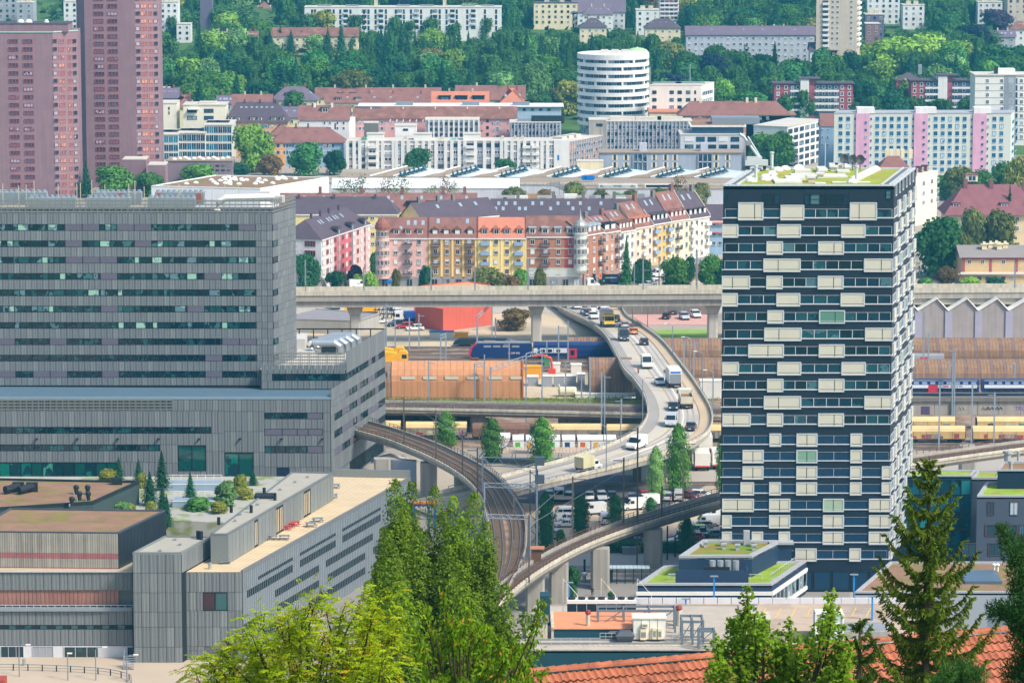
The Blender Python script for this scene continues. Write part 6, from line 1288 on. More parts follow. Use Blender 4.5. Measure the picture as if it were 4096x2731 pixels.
p=at(2321,940,1048);zt=o.zt;b=mk(MATS['stone_pale']);b.lathe([(1.0,4.5),(1.9,5.5),(1.9,zt+.6),(2.2,zt+.7),(2.2,zt+1),(1.6,zt+1),(1.6,zt+2.8)],(p.x,p.y-.3),12);b.bd('oriel_tower',o.root)
b=mk(mat('zinc','9fa3a0',.45,.12,metal=.3));b.lathe([(1.9,zt+2.7),(2.0,zt+3.3),(1.5,zt+4.2),(.7,zt+4.9),(.35,zt+5.8),(.15,zt+7),(.02,zt+8.2)],(p.x,p.y-.3),12);b.bd('onion_dome',o.root)
for z in(zt-2.3,zt-5.2,zt-8.1,zt+1.1):
 for i in range(4):a=-pi/2+(i-1.3)*.62;r=1.9 if z<zt else 1.6;part('window',HOUSEW,o.root,(p.x+r*cos(a),p.y-.3+r*sin(a),z),a+pi/2,(.95,1,1.7))
fx_=lambda x:1048+(x-2335)*52/505
ROWS_=[('brick orange flank of the corner house behind the onion tower',2336,2416,940,BRICKO,ROOFR,3,3.8),('terracotta house with dark wide dormer in the receding row',2417,2479,930,W_('house_terracotta','bd8a72'),ROOFR,3,4.2),('white rendered house in the receding row behind the tall conifer',2480,2539,926,W_('house_white','dcd8cb'),ROOFB,3,5.6),('peach house with white balconies in the receding row',2540,2611,911,W_('house_peach','ecc9b0'),ROOFB,3,7.0),('deep ochre house with blue balconies in the receding row',2612,2683,896,W_('house_ochre','d6b06a'),ROOFD,4,7.2),('cream house with dark red dormers in the receding row',2684,2755,884,W_('house_cream','e6dbb4'),ROOFR,4,8.2),('pale cream house with round white balconies at the right end of the row',2756,2838,875,W_('house_palecream','e3dec8'),ROOFD,4,7.4)]
for k,(lb_,x0,x1,yt,wl,rm,nc,rh)in enumerate(ROWS_):
 o=hs_('town_house',lb_,x0,x1,yt,fx_(x0),wl,rm,rh=rh,d=12,Y2=fx_(x1),ground=False)
 H_=o.zt-3.4;n=4
 for j in range(n):
  for i in range(nc):
   x=o.L*(i+.5)/nc;z=3.6+j*H_/n+.3;o.f.put('window',rw.choice(HMIX),x,z,1.15,1.75)
   if k in(0,3,4,5,6,1)and(i in((nc-1,)if k<2 else(0,nc-1)if k in(4,6)else(1,)))and j:bly(o,o.f,x,z-.2,2.4,(IRON,IRON,IRON,WHITE,BALB,IRON,WHITE)[k],k in(3,4,6))
 b=o.f.mb();b.m(STONE);b.box(0,o.L,-.12,0,0,3.2);b.bd('stone_base',o.root)
 for i in range(3):o.f.put('shop_window',WM['window']if 'window' in WM else wnm('shop',STONE,GLAS,2,1,.09),o.L*(i+.5)/3,.3,2,2.4,.12)
 dm=[MATS['stone_pale'],DARK,mat('dormer_wine','8f4038',.8,.1),MATS['dormer_wine']if 'dormer_wine' in MATS else None,DARK,None,DARK][k]or MATS['dormer_wine']
 dm_(o,[.16,.39,.62,.85]if k!=1 else[.3,.7],.06,1.5 if k!=1 else 3,1.9,dm,[SHG,DARK,ROOFB,ROOFO,ROOFD,ROOFB,ROOFD][k],HOUSEC,'gable' if k not in(1,6)else 'shed');sk_(o,[.3,.6],.34)
 b=o.f.mb();b.m(mat('fire_wall','a9a096',.9,.15));s=o.rh/6
 q=b.pts([(o.L-.2,-.3,o.zt-.2),(o.L+.2,-.3,o.zt-.2),(o.L+.2,6,o.zt+o.rh+.35),(o.L-.2,6,o.zt+o.rh+.35),(o.L-.2,-.3,o.zt+.35),(o.L+.2,-.3,o.zt+.35),(o.L+.2,6,o.zt+o.rh-.4),(o.L-.2,6,o.zt+o.rh-.4)])
 b.fcs(q,[(4,5,2,3),(0,4,3,7),(5,1,6,2),(0,1,5,4),(7,6,1,0),(3,2,6,7)]);b.bd('fire_wall',o.root)
 bt_(o,'r',[.9],ROOFR if k%2 else CONCD,(1.4,.9,1.8),.5)
o=hs_('town_house','blue grey house with dark roof behind the right end of the row',2700,2905,882,1128,BLUEW,ROOFD,rh=4.5,cols=[2855,2880],rows=[890,928,965],ground=False,ww=14,wh=16)
for y in(893,930):a,z=o.f.pix(2850,y);b=o.f.mb();b.m(mat('awning_coral','d97f6c',.8,.1));b.box(a-2,a+4,-.8,0,z,z+.3);b.bd('awning',o.root)
o=hs_('apartment_house','long grey white and coral red apartment house angled beside the tall grey block',1285,1481,958,1046,W_('house_greywhite','d3d0d0'),ROOFD,rh=5.2,d=13,Y2=1086,ground=False,roof='hip',group=None)
xa,xb,xc=o.f.pix(1338,1000)[0],o.f.pix(1408,1000)[0],o.L
b=o.f.mb();b.m(W_('house_coral','c96c70'));b.box(xa,xb,-.08,0,0,o.zt-.4);b.bd('coral_bay',o.root);b=o.f.mb();b.m(W_('house_rose','dcb8b4'));b.box(xb,xc,-.06,0,0,o.zt-.4);b.bd('rose_bay',o.root)
REDF=wnm('redf',mat('frame_redstone','b0645c',.8,.1),GLAS,2,1,.1)
for j in range(5):
 z=o.zt-2.2-j*2.75
 for i in range(13):o.f.put('window',REDF if i%2 else HOUSEC,o.L*(i+.5)/13,z,1.7,1.5,.08)
 if z>.5:o.l.put('window',wnm('redf5',MATS['frame_redstone'],GLAS,4,1,.05),o.l.L-1.5-2,z,3.4,1.6);o.l.put('window',HOUSEC,o.l.L-8,z,1.6,1.5)
for x in(xa+3.2,xb-.1,xc-5):b=o.f.mb();b.m(SHG);b.box(x-.25,x+.25,-.4,0,0,o.zt+2.2);b.m(ROOFD);b.box(x-1.6,x+1.6,-.6,1.5,o.zt+1.6,o.zt+2.4);b.bd('stair_light',o.root)
sk_(o,[.25,.3,.42,.47,.55,.6,.7],.3);bt_(o,'r',[.2,.38,.55,.75],ROOFD,(.6,.6,1.6),.48)
o=hs_('apartment_house','yellow apartment house with broad dark hipped roof behind the pink house',1120,1592,856,1100,W_('house_mustard','e0cf8c'),ROOFD,rh=4.6,d=14,cols=[1491,1524],rows=[862,896,930,964],ww=16,wh=16,ground=False,roof='hip',group=None);bt_(o,'r',[.15,.45,.8],ROOFD,(.8,.8,1.2),.45)
o=hs_('row_house','very long red brown tiled roof with black dormers behind the yellow house',1120,1905,849,1165,CREAMW,ROOFR,rh=5.6,d=13,ground=False,group=None);dm_(o,[.67,.77,.87],.1,3.2,2.2,DARK,DARK,WDK);sk_(o,[.12,.22,.38,.55,.62,.72,.82,.95],.32);sk_(o,[.2,.3,.45,.57,.7],.2);bt_(o,'r',[.2,.41,.62,.83,.94],ROOFR,(1,1,2),.5)
o=hs_('row_house','grey brown tiled roof with small vents behind the brown house',1690,1995,884,1102,CREAMW,ROOFD,rh=5,d=13,Y2=1118,ground=False,group=None);sk_(o,[.3,.6,.8],.3);bt_(o,'r',[.1,.35,.55],CONCD,(.9,.9,1.6),.5)
o=hs_('row_house','long dark slate roof row with many skylights behind the brick corner house',1965,2560,870,1122,CREAMW,ROOFD,rh=5.2,d=13,ground=False,group=None);sk_(o,[.05,.1,.16,.28,.34,.45,.52,.6,.74],.32);sk_(o,[.03,.08,.19,.23,.4,.55,.66],.18);bt_(o,'r',[.18,.42,.62,.83],CONCD,(1,1,2.2),.5)
o=bld('flat_block','flat roofed block with roof terraces and railings in front of the pale hall',1990,2735,806,1190,16,wall=GREYW,rm=mat('roof_terrace','9b958f',.9,.15),over=.2,z0=0)
b=o.f.mb();b.m(GREY);b.box(0,o.L,0,.08,o.zt+1.3,o.zt+1.4);[b.box(o.L*i/40-.04,o.L*i/40+.04,0,.08,o.zt,o.zt+1.3)for i in range(41)];b.bd('railing',o.root)
for i in range(15):b=o.f.mb();b.m((DARK,WHT,mat('wood_crate','a5835c',.8,.2),GREY)[i%4]);x=o.L*(.03+.066*i);b.box(x,x+1.2+(i*7)%4,2+i%3,4+i%3,o.zt+.3,o.zt+1.0+(i%3)*.5);b.bd('roof_box',o.root)
def pole(name,label,px,py,top,w=.12,m=GREY,cat='pole',group=None,z=0.0,arm=0,base=None):
 p=gnd(px,py,z);zt_=at(px,top,p.y).z;t=th_(name,label,cat,tuple(p),0,group);b=mk(m);b.box(p.x-w,p.x+w,p.y-w,p.y+w,z,zt_);b.bd('shaft',t)
 if arm:b=mk(m);b.box(min(p.x,p.x+arm),max(p.x,p.x+arm),p.y-.06,p.y+.06,zt_-.6,zt_-.45);b.bd('arm',t)
 if cat=='lamp post':b=mk(GREY);b.cbox(p.x,p.y,zt_,1.3,.7,.12);b.bd('lamp_head',t)
 return t,p,zt_
FAC=['left of the traffic lights','beside the red parasol','before the brick corner house','behind the traffic lights','in front of the peach house','beside the conical roof kiosk','right of the peach house','left of the kiosk trees','near the pink house']
for k,(x,y,t_)in enumerate(((2110,1150,1045),(2162,1150,1085),(2255,1150,1090),(2498,1150,1082),(2537,1150,1052),(2725,1148,1035),(2636,1148,1025),(2785,1148,995),(1722,1150,1055))):
 pole('street_pole','slim grey street pole '+FAC[k],x,y,t_,.16,group='poles along the street',arm=(1.6 if k%2 else-1.2))
t=th_('traffic_gantry','grey gantry with three traffic lights over the street','traffic light',tuple(gnd(2430,1150)))
a,c=gnd(2340,1150),gnd(2522,1150);z=at(2340,1113,a.y).z;b=mk(GREY);b.box(a.x,c.x,a.y-.12,a.y+.12,z,z+.3);b.box(c.x-.2,c.x+.1,a.y-.15,a.y+.15,0,z+.3);b.bd('gantry_beam',t)
for px in(2376,2415,2476):
 p=gnd(px,1150);b=mk(DARK);b.box(p.x-.45,p.x+.45,a.y-.4,a.y-.12,z-1.2,z+1.4);b.bd('signal_head',t)
 b=mk(mat('lamp_red' if px==2476 else 'lamp_green','e0304a' if px==2476 else '2fc9a0',.4,.05));b.box(p.x-.2,p.x+.2,a.y-.43,a.y-.4,(z+.7 if px==2476 else z-.9),(z+1.1 if px==2476 else z-.5));b.bd('signal_lamp',t)
p=gnd(2405,1150);b=mk(mat('sign_orange','e87a3a',.6,.05));b.box(p.x-.7,p.x+.1,a.y-.3,a.y-.15,z-.2,z+1.6);b.bd('orange_sign',t);tx_('1',(p.x-.3,a.y-.32,z+.7),1.2,DARK,t)
t,p,z=pole('sign_post','post with orange white and blue direction boards by the street',2340,1150,1116,.1,cat='sign');
for dz,h,m in((-.5,.5,MATS['sign_orange']),(-1.4,.8,WHT),(-2.5,.9,SB),(-3.2,.4,MATS['sign_orange'])):b=mk(m);b.box(p.x-1.3,p.x+1.3,p.y-.25,p.y-.15,z+dz,z+dz+h);b.bd('board',t)
p=gnd(2181,1150);b=mk(mat('parasol_red','d8323f',.8,.1));b.lathe([(.5,.8),(.55,1.2),(.35,3.2),(.08,4.3)],(p.x,p.y),8);tag(b.bd('closed_parasol'),'folded bright red parasol before the brick corner house','parasol')
t=th_('bus_shelter','portal frame with white roof beam before the brick corner house','shelter',tuple(gnd(2240,1150)));a=gnd(2222,1150);c=gnd(2256,1150);b=mk(WHT);b.tube([(a.x,a.y,0),(a.x,a.y,3.8),(c.x,c.y+2,5.0),(c.x,c.y+2,0)],.22,5);b.bd('frame',t)
t=th_('kiosk','small kiosk with pyramid red brown roof among trees at right of the street','kiosk',tuple(gnd(2785,1128)));p=gnd(2785,1126);b=mk(CREAMW);b.cbox(p.x,p.y,0,4,4,2.6);b.bd('wall',t);b=mk(ROOFB);k=b.pts([(p.x-2.9,p.y-2.9,2.6),(p.x+2.9,p.y-2.9,2.6),(p.x+2.9,p.y+2.9,2.6),(p.x-2.9,p.y+2.9,2.6),(p.x,p.y,5.6)]);b.fcs(k,[(0,1,4),(1,2,4),(2,3,4),(3,0,4),(3,2,1,0)]);b.bd('roof',t)
t=th_('billboard','dark advertising board on legs under the traffic gantry','billboard',tuple(gnd(2448,1145)));p=gnd(2455,1146);b=mk(DARK);b.box(p.x-3.4,p.x+3.4,p.y,p.y+.3,.6,3.6);b.bd('board',t);b=mk(mat('poster_blue','3f6a8a',.5,.4,.8));b.box(p.x-1,p.x+3,p.y-.05,p.y,1.3,3.2);b.bd('poster',t)
PAINT=mat('car_paint','ffffff',.3,.04,.5,objcol=True,spec=.6);CGL=mat('car_glass','1b252c',.1,.1,spec=.7);TYRE=mat('tyre','1c1c1e',.9,.1);RIM=mat('wheel_rim','b9bcc0',.4,.1,metal=.5)
HEADL=mat('headlight','e9ecec',.2,.05);TAILL=mat('tail_light','b5202c',.3,.05);PLATE=mat('plate_white','e2e2da',.6,.05);BUMP=mat('trim_black','2a2c2f',.7,.1)
def prof(mb,P,w,taper=None):
 n=len(P);t=taper or[1]*n
 q=mb.pts([(x,-w/2*k,z)for(x,z),k in zip(P,t)]+[(x,w/2*k,z)for(x,z),k in zip(P,t)])
 mb.fcs(q,[tuple(range(n))[::-1],tuple(range(n,2*n))]+[(i,(i+1)%n,n+(i+1)%n,n+i)for i in range(n)])
def wh_(t,xs,w,r):
 for x in xs:
  for s in(-1,1):
   b=mk(TYRE);y=s*(w/2-.12);b.tube([(x,y-.13,r),(x,y+.13,r)],r,12);o=b.bd('wheel',t);b=mk(RIM);b.tube([(x,y+s*.1,r),(x,y+s*.15,r)],r*.6,8);b.bd('rim',o)
def lights(t,xf,xr,w,zf,zr):
 for s in(-1,1):
  b=mk(HEADL);b.cbox(xf,s*w*.36,zf,.14,.38,.2);b.bd('headlight',t);b=mk(TAILL);b.cbox(xr,s*w*.4,zr,.1,.26,.34);b.bd('tail_light',t)
 for x in(xf+.04,xr-.02):b=mk(PLATE);b.cbox(x,0,.45,.04,.5,.14);b.bd('number_plate',t)
def car(L=4.3,w=1.8,h=1.5,kind='hatch'):
 t=th_('car',None,None);a=L/2;hd=.95 if h<1.6 else 1.1
 b=mk(PAINT);prof(b,[(-a,.32),(a-.1,.3),(a,.55),(a-.15,.72),(a*.42,hd),(-a+.2,hd+.02),(-a,.8)],w);b.bd('body',t)
 rear={'hatch':-a+.25,'sedan':-a*.42,'suv':-a+.15}[kind]
 b=mk(CGL);prof(b,[(a*.44,hd-.03),(a*.12,h-.07),(rear+.35,h-.07),(rear,hd-.03)],w*.98,[1,.84,.84,1]);b.bd('window',t)
 b=mk(PAINT);b.prism([(a*.12+.05,-w*.4),(a*.12+.05,w*.4),(rear+.3,w*.4),(rear+.3,-w*.4)],h-.1,h,bot=True)
 for s in(-1,1):
  for x in(a*.05,rear+.6):b.box(x-.06,x+.06,s*w*.45-.06,s*w*.45+.06,hd-.05,h-.06)
 b.bd('roof',t);b=mk(BUMP);b.box(-a-.04,a+.02,-w*.46,w*.46,.22,.42);b.bd('bumper',t)
 wh_(t,(a*.62,-a*.6),w,.32 if h<1.6 else.37);lights(t,a-.1,-a+.02,w,.62,.72);return t
def van(L=5.2,w=2.0,h=2.3,win=False):
 t=th_('van',None,None);a=L/2
 b=mk(PAINT);prof(b,[(-a,.4),(a-.05,.35),(a,.7),(a-.1,1.0),(a-1.0,1.35),(a-1.75,h-.05),(a-2.0,h),(-a+.08,h),(-a,h-.3)],w,[1,1,1,1,1,.92,.92,.92,.95]);b.bd('body',t)
 b=mk(CGL);q=b.pts([(a-.98,-w*.44,1.38),(a-.98,w*.44,1.38),(a-1.68,w*.41,h-.14),(a-1.68,-w*.41,h-.14)]);q2=b.pts([(a-.9,-w*.44,1.36),(a-.9,w*.44,1.36),(a-1.6,w*.41,h-.1),(a-1.6,-w*.41,h-.1)]);b.fcs(q2,[(0,1,2,3)]);b.bd('windscreen',t)
 for s in(-1,1):
  b=mk(CGL);b.box(a-2.35,a-1.5,s*w/2-.04,s*w/2+.015,1.35,h-.35)
  if win:b.box(-a+.3,a-2.5,s*w/2-.04,s*w/2+.015,1.35,h-.35)
  b.bd('side_window',t);b=mk(BUMP);b.cbox(a-1.2,s*(w/2+.12),1.35,.1,.2,.3);b.bd('mirror',t)
 b=mk(CGL);b.box(-a-.02,-a+.05,-w*.38,w*.38,1.35,h-.5);b.bd('rear_window',t);b=mk(BUMP);b.box(-a-.05,a+.02,-w*.48,w*.48,.28,.5);b.bd('bumper',t)
 wh_(t,(a-.9,-a+1.0),w,.36);lights(t,a-.06,-a,w,.72,.9);return t
def truck(box_col,L=8.5,w=2.55,h=3.8,kind='box'):
 t=th_('truck',None,None);a=L/2;b=mk(PAINT);prof(b,[(a-2.1,.5),(a,.5),(a,1.5),(a-.15,2.9),(a-.5,3.1),(a-2.1,3.1)],w*.97);b.bd('cab',t)
 b=mk(CGL);b.box(a-.12,a+.03,-w*.43,w*.43,1.6,2.6);b.bd('windscreen',t)
 for s in(-1,1):b=mk(CGL);b.box(a-1.3,a-.35,s*w*.485-.02,s*w*.485+.02,1.7,2.5);b.bd('side_window',t);b=mk(BUMP);b.cbox(a-.1,s*(w/2+.15),1.9,.12,.22,.7);b.bd('mirror',t)
 b=mk(BUMP);b.box(-a,a-.1,-w*.4,w*.4,.55,.95);b.box(a-.3,a+.06,-w*.48,w*.48,.35,.85);b.bd('chassis',t)
 if kind=='box':
  b=mk(box_col);b.box(-a,a-2.3,-w/2,w/2,1.0,h);b.bd('box_body',t);b=mk(GREY);b.box(-a-.08,-a,-w*.45,w*.45,1.1,h-.9);b.bd('tail_lift',t);b=mk(SB);b.box(-a-.05,-a-.01,-w*.4,w*.4,h-.7,h-.35);b.bd('blue_strip',t)
 elif kind=='tip':
  b=mk(box_col);x0,x1=-a+.1,a-2.4;q=[(x0,-w/2),(x1,-w/2),(x1,w/2),(x0,w/2)]
  b.box(x0,x1,-w/2,-w/2+.12,1.0,2.7);b.box(x0,x1,w/2-.12,w/2,1.0,2.7);b.box(x1-.12,x1,-w/2,w/2,1.0,3.0);b.box(x0,x0+.12,-w/2,w/2,1.0,2.5);b.box(x0,x1,-w/2,w/2,1.0,1.2);b.bd('tipper_body',t);b=mk(BALL);b.box(x0+.15,x1-.15,-w/2+.15,w/2-.15,1.3,2.2);b.bd('load',t)
 elif kind=='flat':
  b=mk(box_col);b.box(-a,a-2.6,-w/2,w/2,1.2,2.9);b.bd('blue_container',t)
 wh_(t,(a-1.2,-a+1.2,-a+2.3)if kind=='tip' else(a-1.2,-a+1.8),w,.5);lights(t,a-.02,-a+.05,w,.75,.8);return t
def pickup():
 t=th_('truck',None,None);b=mk(PAINT);prof(b,[(.4,.4),(2.5,.4),(2.6,.9),(1.9,1.2),(1.4,2.0),(.4,2.0)],1.9);b.bd('cab',t);b=mk(CGL);b.box(.6,1.5,-.97,.97,1.25,1.8);b.bd('side_window',t)
 b=mk(mat('canvas','c9c39c',.9,.1,.8));b.box(-2.7,.35,-1.1,1.1,.9,2.9);b.bd('canvas_cover',t);b=mk(BUMP);b.box(-2.6,2.4,-.9,.9,.45,.85);b.bd('chassis',t);wh_(t,(1.7,-1.6),1.9,.36);lights(t,2.52,-2.68,1.9,.7,.75);return t
PROTO={'hatch':car(),'sedan':car(4.6,1.82,1.45,'sedan'),'suv':car(4.6,1.9,1.72,'suv'),'estate':car(4.7,1.82,1.52,'suv'),'van':van(),'minibus':van(5.3,2.0,2.2,True),'lvan':van(6.2,2.1,2.6),'box':truck(WHT),'tip':truck(mat('tipper_cream','cfc6ae',.7,.15),8,2.55,3.2,'tip'),'flat':truck(mat('container_blue','2a4f9c',.6,.1),7,2.4,3,'flat'),'pick':pickup()}
USED=set()
def pcr(kind,loc,rz,col,label,group,cat=None,scale=1.12):
 p=PROTO[kind];o=copy_tree(p,loc,rz);o.scale=(scale,)*3
 nm={'van':'van','minibus':'van','lvan':'van','box':'truck','tip':'truck','flat':'truck','pick':'truck'}.get(kind,'car');o.name='parked_car' if 'park' in group and nm=='car' else nm
 tag(o,label,nm,group)
 for c in o.children:
  if c.name.split('.')[0]in('body','roof','cab'):c.color=(*lin(col),1)
 return o
def nrd(px,py):
 best=None
 for gi in range(0,111):
  g=.02+gi*.0085
  for f in(.1,.2,.3,.4,.48,.62,.72,.8,.9):
   p=roadpt(f,g,.05);d=p-Vector((0,0,CZ));c=d.y*CP-d.z*SP;x=2048+F*d.x/c;y=1365.5-F*(d.z*CP+d.y*SP)/c;e=(x-px)**2+(y-py)**2
   if best is None or e<best[0]:best=(e,f,g)
 return best[1],best[2]
K={'w':'e6e6e2','s':'b5b9bd','k':'23262b','d':'3a3f48','r':'b52f38','b':'24395c','g':'8b9096','t':'5a7f8c','l':'b5d83a','o':'e58a4a','y':'e5b92e','p':'7a2f3c'}
KN={'w':'white','s':'silver','k':'black','d':'dark grey','r':'red','b':'dark blue','g':'grey','t':'teal','l':'lime green','o':'orange and white','y':'yellow','p':'dark red'}
for px,py,k,c,away,lb_ in((2309,1236,'suv','w',0,'white off roader at the back left of the queue under the viaduct'),(2338,1252,'sedan','s',0,'silver car left of centre in the queue by the viaduct'),(2351,1261,'hatch','d',0,'dark grey hatchback just behind the white SUV leading the queue'),(2370,1242,'minibus','w',1,'white van showing red tail lights in the queue'),(2350,1226,'lvan','r',0,'red and white van deepest under the viaduct'),(2388,1230,'hatch','s',0,'silver hatchback beside the tall white van under the viaduct'),(2413,1232,'lvan','w',0,'tall white delivery van at the right of the queue by the viaduct'),(2375,1274,'suv','w',0,'white SUV at the front of the queue left of the box truck'),(2427,1300,'box','y',0,'white box truck with yellow cab front coming down the bridge'),(2458,1287,'suv','k',1,'black car right behind the yellow fronted box truck'),(2494,1310,'estate','s',1,'silver estate car driving away right of the yellow fronted truck'),(2529,1337,'hatch','o',1,'orange and white striped car driving away on the bridge'),(2493,1364,'lvan','d',0,'dark grey van coming down the bridge below the box truck'),(2571,1382,'hatch','k',1,'black hatchback driving away on the upper bridge'),(2586,1468,'lvan','w',0,'white van coming down the middle of the bridge near the cyclist'),(2694,1534,'box','w',1,'white box truck with blue strip driving away in the right lane'),(2636,1544,'sedan','s',0,'silver saloon coming down left of the white box truck'),(2743,1620,'tip','w',1,'cream tipper truck driving away behind the box truck'),(2681,1642,'sedan','k',0,'black saloon coming down left of the tipper truck'),(2675,1699,'minibus','s',0,'silver van entering the bend of the bridge'),(2767,1714,'sedan','d',1,'dark saloon in the right lane at the bend of the bridge'),(2553,1799,'van','w',0,'white van heading left past the bend above the poplars'),(2352,1884,'pick','w',1,'white pickup with pale canvas cover on the lower bridge ramp'),(2205,1222,'van','y',0,'yellow van at the left end of the bridge under the viaduct'),(2250,1228,'hatch','s',0,'silver hatchback turning at the left under the viaduct'),(2462,1214,'hatch','b',1,'dark blue car at the far right under the viaduct')):
 f,g=nrd(px,py);p=roadpt(f,g,.02);d=roaddir(f,g);d=-d if away else d;o=pcr(k,p,atan2(d.y,d.x),K[c],lb_,'vehicles on the road bridge')
 o.rotation_euler=Vector((d.x,d.y,d.z)).to_track_quat('X','Z').to_euler()
CP_='cars parked below the bridge'
for px,py,k,c,rz,where in((2195,1991,'hatch','w',-95,'first of the row in shade by the lattice mast'),(2236,1997,'minibus','w',-92,'second of the row in shade below the bridge'),(2276,1997,'estate','w',-95,'third of the row in shade below the bridge'),(2359,1996,'hatch','w',-92,'fourth in the shaded row, between two bridge piers'),(2406,1997,'suv','s',-85,'fifth in the shaded row, facing the camera'),(2447,1995,'hatch','k',-92,'sixth in the shaded row beside a pier'),(2529,1997,'estate','s',88,'showing its red tail lights right of the pier'),(2577,1988,'hatch','r',88,'deep in shade right of the pier'),(2670,1998,'suv','s',85,'right of the slim poplar below the bridge'),(2715,1997,'minibus','s',88,'between the slim poplar and the broad poplar'),(2765,1992,'hatch','p',-50,'under the broad poplar by the fence'),(2805,1988,'estate','w',-20,'last of the row next to the navy tower'),(2254,2069,'minibus','w',185,'farthest of three side on left of the car park'),(2268,2084,'hatch','w',185,'middle of three side on left of the car park'),(2264,2105,'sedan','w',185,'nearest of three side on left of the car park'),(2231,2148,'suv','s',95,'alone at the left edge of the car park'),(2372,2054,'lvan','w',200,'behind the second small poplar'),(2535,2036,'lvan','w',200,'left one of the pair by the railway railing'),(2585,2020,'lvan','w',200,'right one of the pair by the railway railing'),(2420,2092,'van','w',95,'half hidden by the third small poplar'),(2825,2102,'van','w',185,'with orange beacon bar beside the navy tower'),(2865,2074,'van','w',185,'behind the one with beacon bar'),(2516,2168,'sedan','d',185,'nearest of three beside the rail pier'),(2543,2157,'hatch','p',185,'middle of three beside the rail pier'),(2560,2146,'hatch','w',185,'farthest of three beside the rail pier'),(2805,2112,'estate','g',185,'below the van with beacon bar'),(2806,2136,'sedan','b',185,'left of the teal hatchback'),(2850,2147,'hatch','t',185,'by the foot of the navy tower'),(2716,2170,'sedan','w',185,'nearest left of the single poplar by the tower'),(2712,2156,'hatch','r',185,'behind the poplar by the tower, left side'),(2769,2158,'hatch','r',185,'at the right of the poplar by the tower'),(2786,2150,'sedan','k',185,'right of the poplar, behind the red one'),(2787,2128,'hatch','l',185,'peeping out right of the poplar')):
 kd={'minibus':'van','lvan':'tall van','van':'van','hatch':'hatchback','sedan':'saloon','suv':'off roader','estate':'estate car'}[k]
 pcr(k if k!='lvan' else 'van',gnd(px,py,.05),R(rz),K[c],'%s %s %s'%(KN[c],kd,where),CP_,None,1.0)
for px,py,k,c,rz,lb_ in((1519,1293,'sedan','w',10,'white saloon nearest the grey shed in the yard'),(1581,1304,'estate','d',200,'dark estate car between white saloon and red car'),(1618,1313,'hatch','r',190,'red hatchback in the row before the red hall'),(1660,1321,'hatch','w',190,'white hatchback at the right end of the row before the red hall'),(1491,1296,'hatch','p',100,'dark red car half hidden by the grey shed corner'),(1342,1232,'lvan','w',-85,'white van under the viaduct by the grey building'),(1586,1238,'lvan','w',-85,'white van facing the camera beside the timber rack'),(1632,1292,'flat','w',190,'white lorry with blue container beside the red hall'),(2666,1274,'hatch','k',80,'black car on the red paved car park, front left'),(2696,1255,'sedan','d',80,'dark car at the back wall of the red car park'),(2737,1276,'suv','s',-80,'silver car in the middle of the red car park'),(2783,1268,'suv','w',-80,'white car at the right of the red car park'),(2794,1252,'estate','w',80,'white car at the back right of the red car park'),(3738,1098,'suv','b',10,'dark blue car under the big tree right of the tower'),(3882,1000,'estate','s',5,'silver car behind the brick depot roof'),(1436,1152,'van','w',10,'white van on the street left of the pink house'),(2352,1150,'lvan','w',0,'white van roof behind the viaduct parapet at the junction'),(2590,1130,'sedan','k',-60,'black car parked in the side street by the peach house'),(2606,1122,'hatch','s',-60,'silver car parked in the side street by the peach house'),(2635,1108,'van','w',200,'white van across the side street under the poster'),(2590,1146,'sedan','w',200,'white car crossing the junction behind the viaduct'),(2860,1148,'van','w',0,'white van roof at the tower edge behind the viaduct'),(1548,1152,'hatch','b',0,'blue car beside the pink house turret'),(2540,1125,'suv','k',-60,'black off roader below the tall conifer on the street')):
 pcr(k,gnd(px,py,.05),R(rz),K[c],lb_,'parked vehicles in the yards')
for p in PROTO.values():
 for c in list(p.children_recursive)+[p]:bpy.data.objects.remove(c)
def loft_train(t,A,L,prof_,z,m,name='body',u=(1,0)):
 b=mk(m);b.fr((A.x,A.y,z),u);n=len(prof_);q=b.pts([(0,y,h)for y,h in prof_]+[(L,y,h)for y,h in prof_]);b.fcs(q,[tuple(range(n)),tuple(range(n,2*n))[::-1]]+[(i,n+i,n+(i+1)%n,(i+1)%n)for i in range(n)]);return b.bd(name,t)
CARP=[(-1.45,.9),(-1.5,2.6),(-1.35,3.9),(-.8,4.5),(.8,4.5),(1.35,3.9),(1.5,2.6),(1.45,.9)]
TBLUE=mat('train_blue','142f66',.4,.1,spec=.5);TWHT=mat('train_white','d9dce0',.5,.08);TRED_=mat('train_red','c5304a',.5,.08);TGREY=mat('train_roof','8d8f92',.7,.12)
def bogies(t,A,L,z,xs):
 for x in xs:b=mk(DARK);b.fr((A.x+x,A.y,z));b.box(-1.6,1.6,-1.1,1.1,.35,.9);[b.tube([(s,-1.15,.45),(s,1.15,.45)],.45,10)for s in(-1,1)];b.bd('bogie',t)
def srs(t,A,z,L_,m,name,out=1.52):
 for x0,x1,z0,z1 in L_:b=mk(m);b.fr((A.x,A.y,z));b.box(x0,x1,-out-.02,-out+.1,z0,z1);b.bd(name,t)
Y_=gnd(1870,1437).y;a,c,e=gnd(1872,1437),gnd(2128,1437),gnd(2290,1440)
t=th_('locomotive','dark blue locomotive with red front in the rail yard','locomotive',tuple(a));L=c.x-a.x
b=mk(TBLUE);b.fr((a.x,a.y,0));P_=[(0.9,.7),(L,.7),(L,3.7),(L-.3,4.3),(2.4,4.3),(1.2,3.2),(.7,1.6)];prof(b,P_,2.9);b.bd('body',t);b=mk(TRED_);b.fr((a.x,a.y,0));prof(b,[(.3,.8),(.88,.72),(.72,1.6),(1.22,3.25),(2.45,4.32),(1.9,4.32),(.6,3.0),(.15,1.6)],2.8);b.bd('red_front',t)
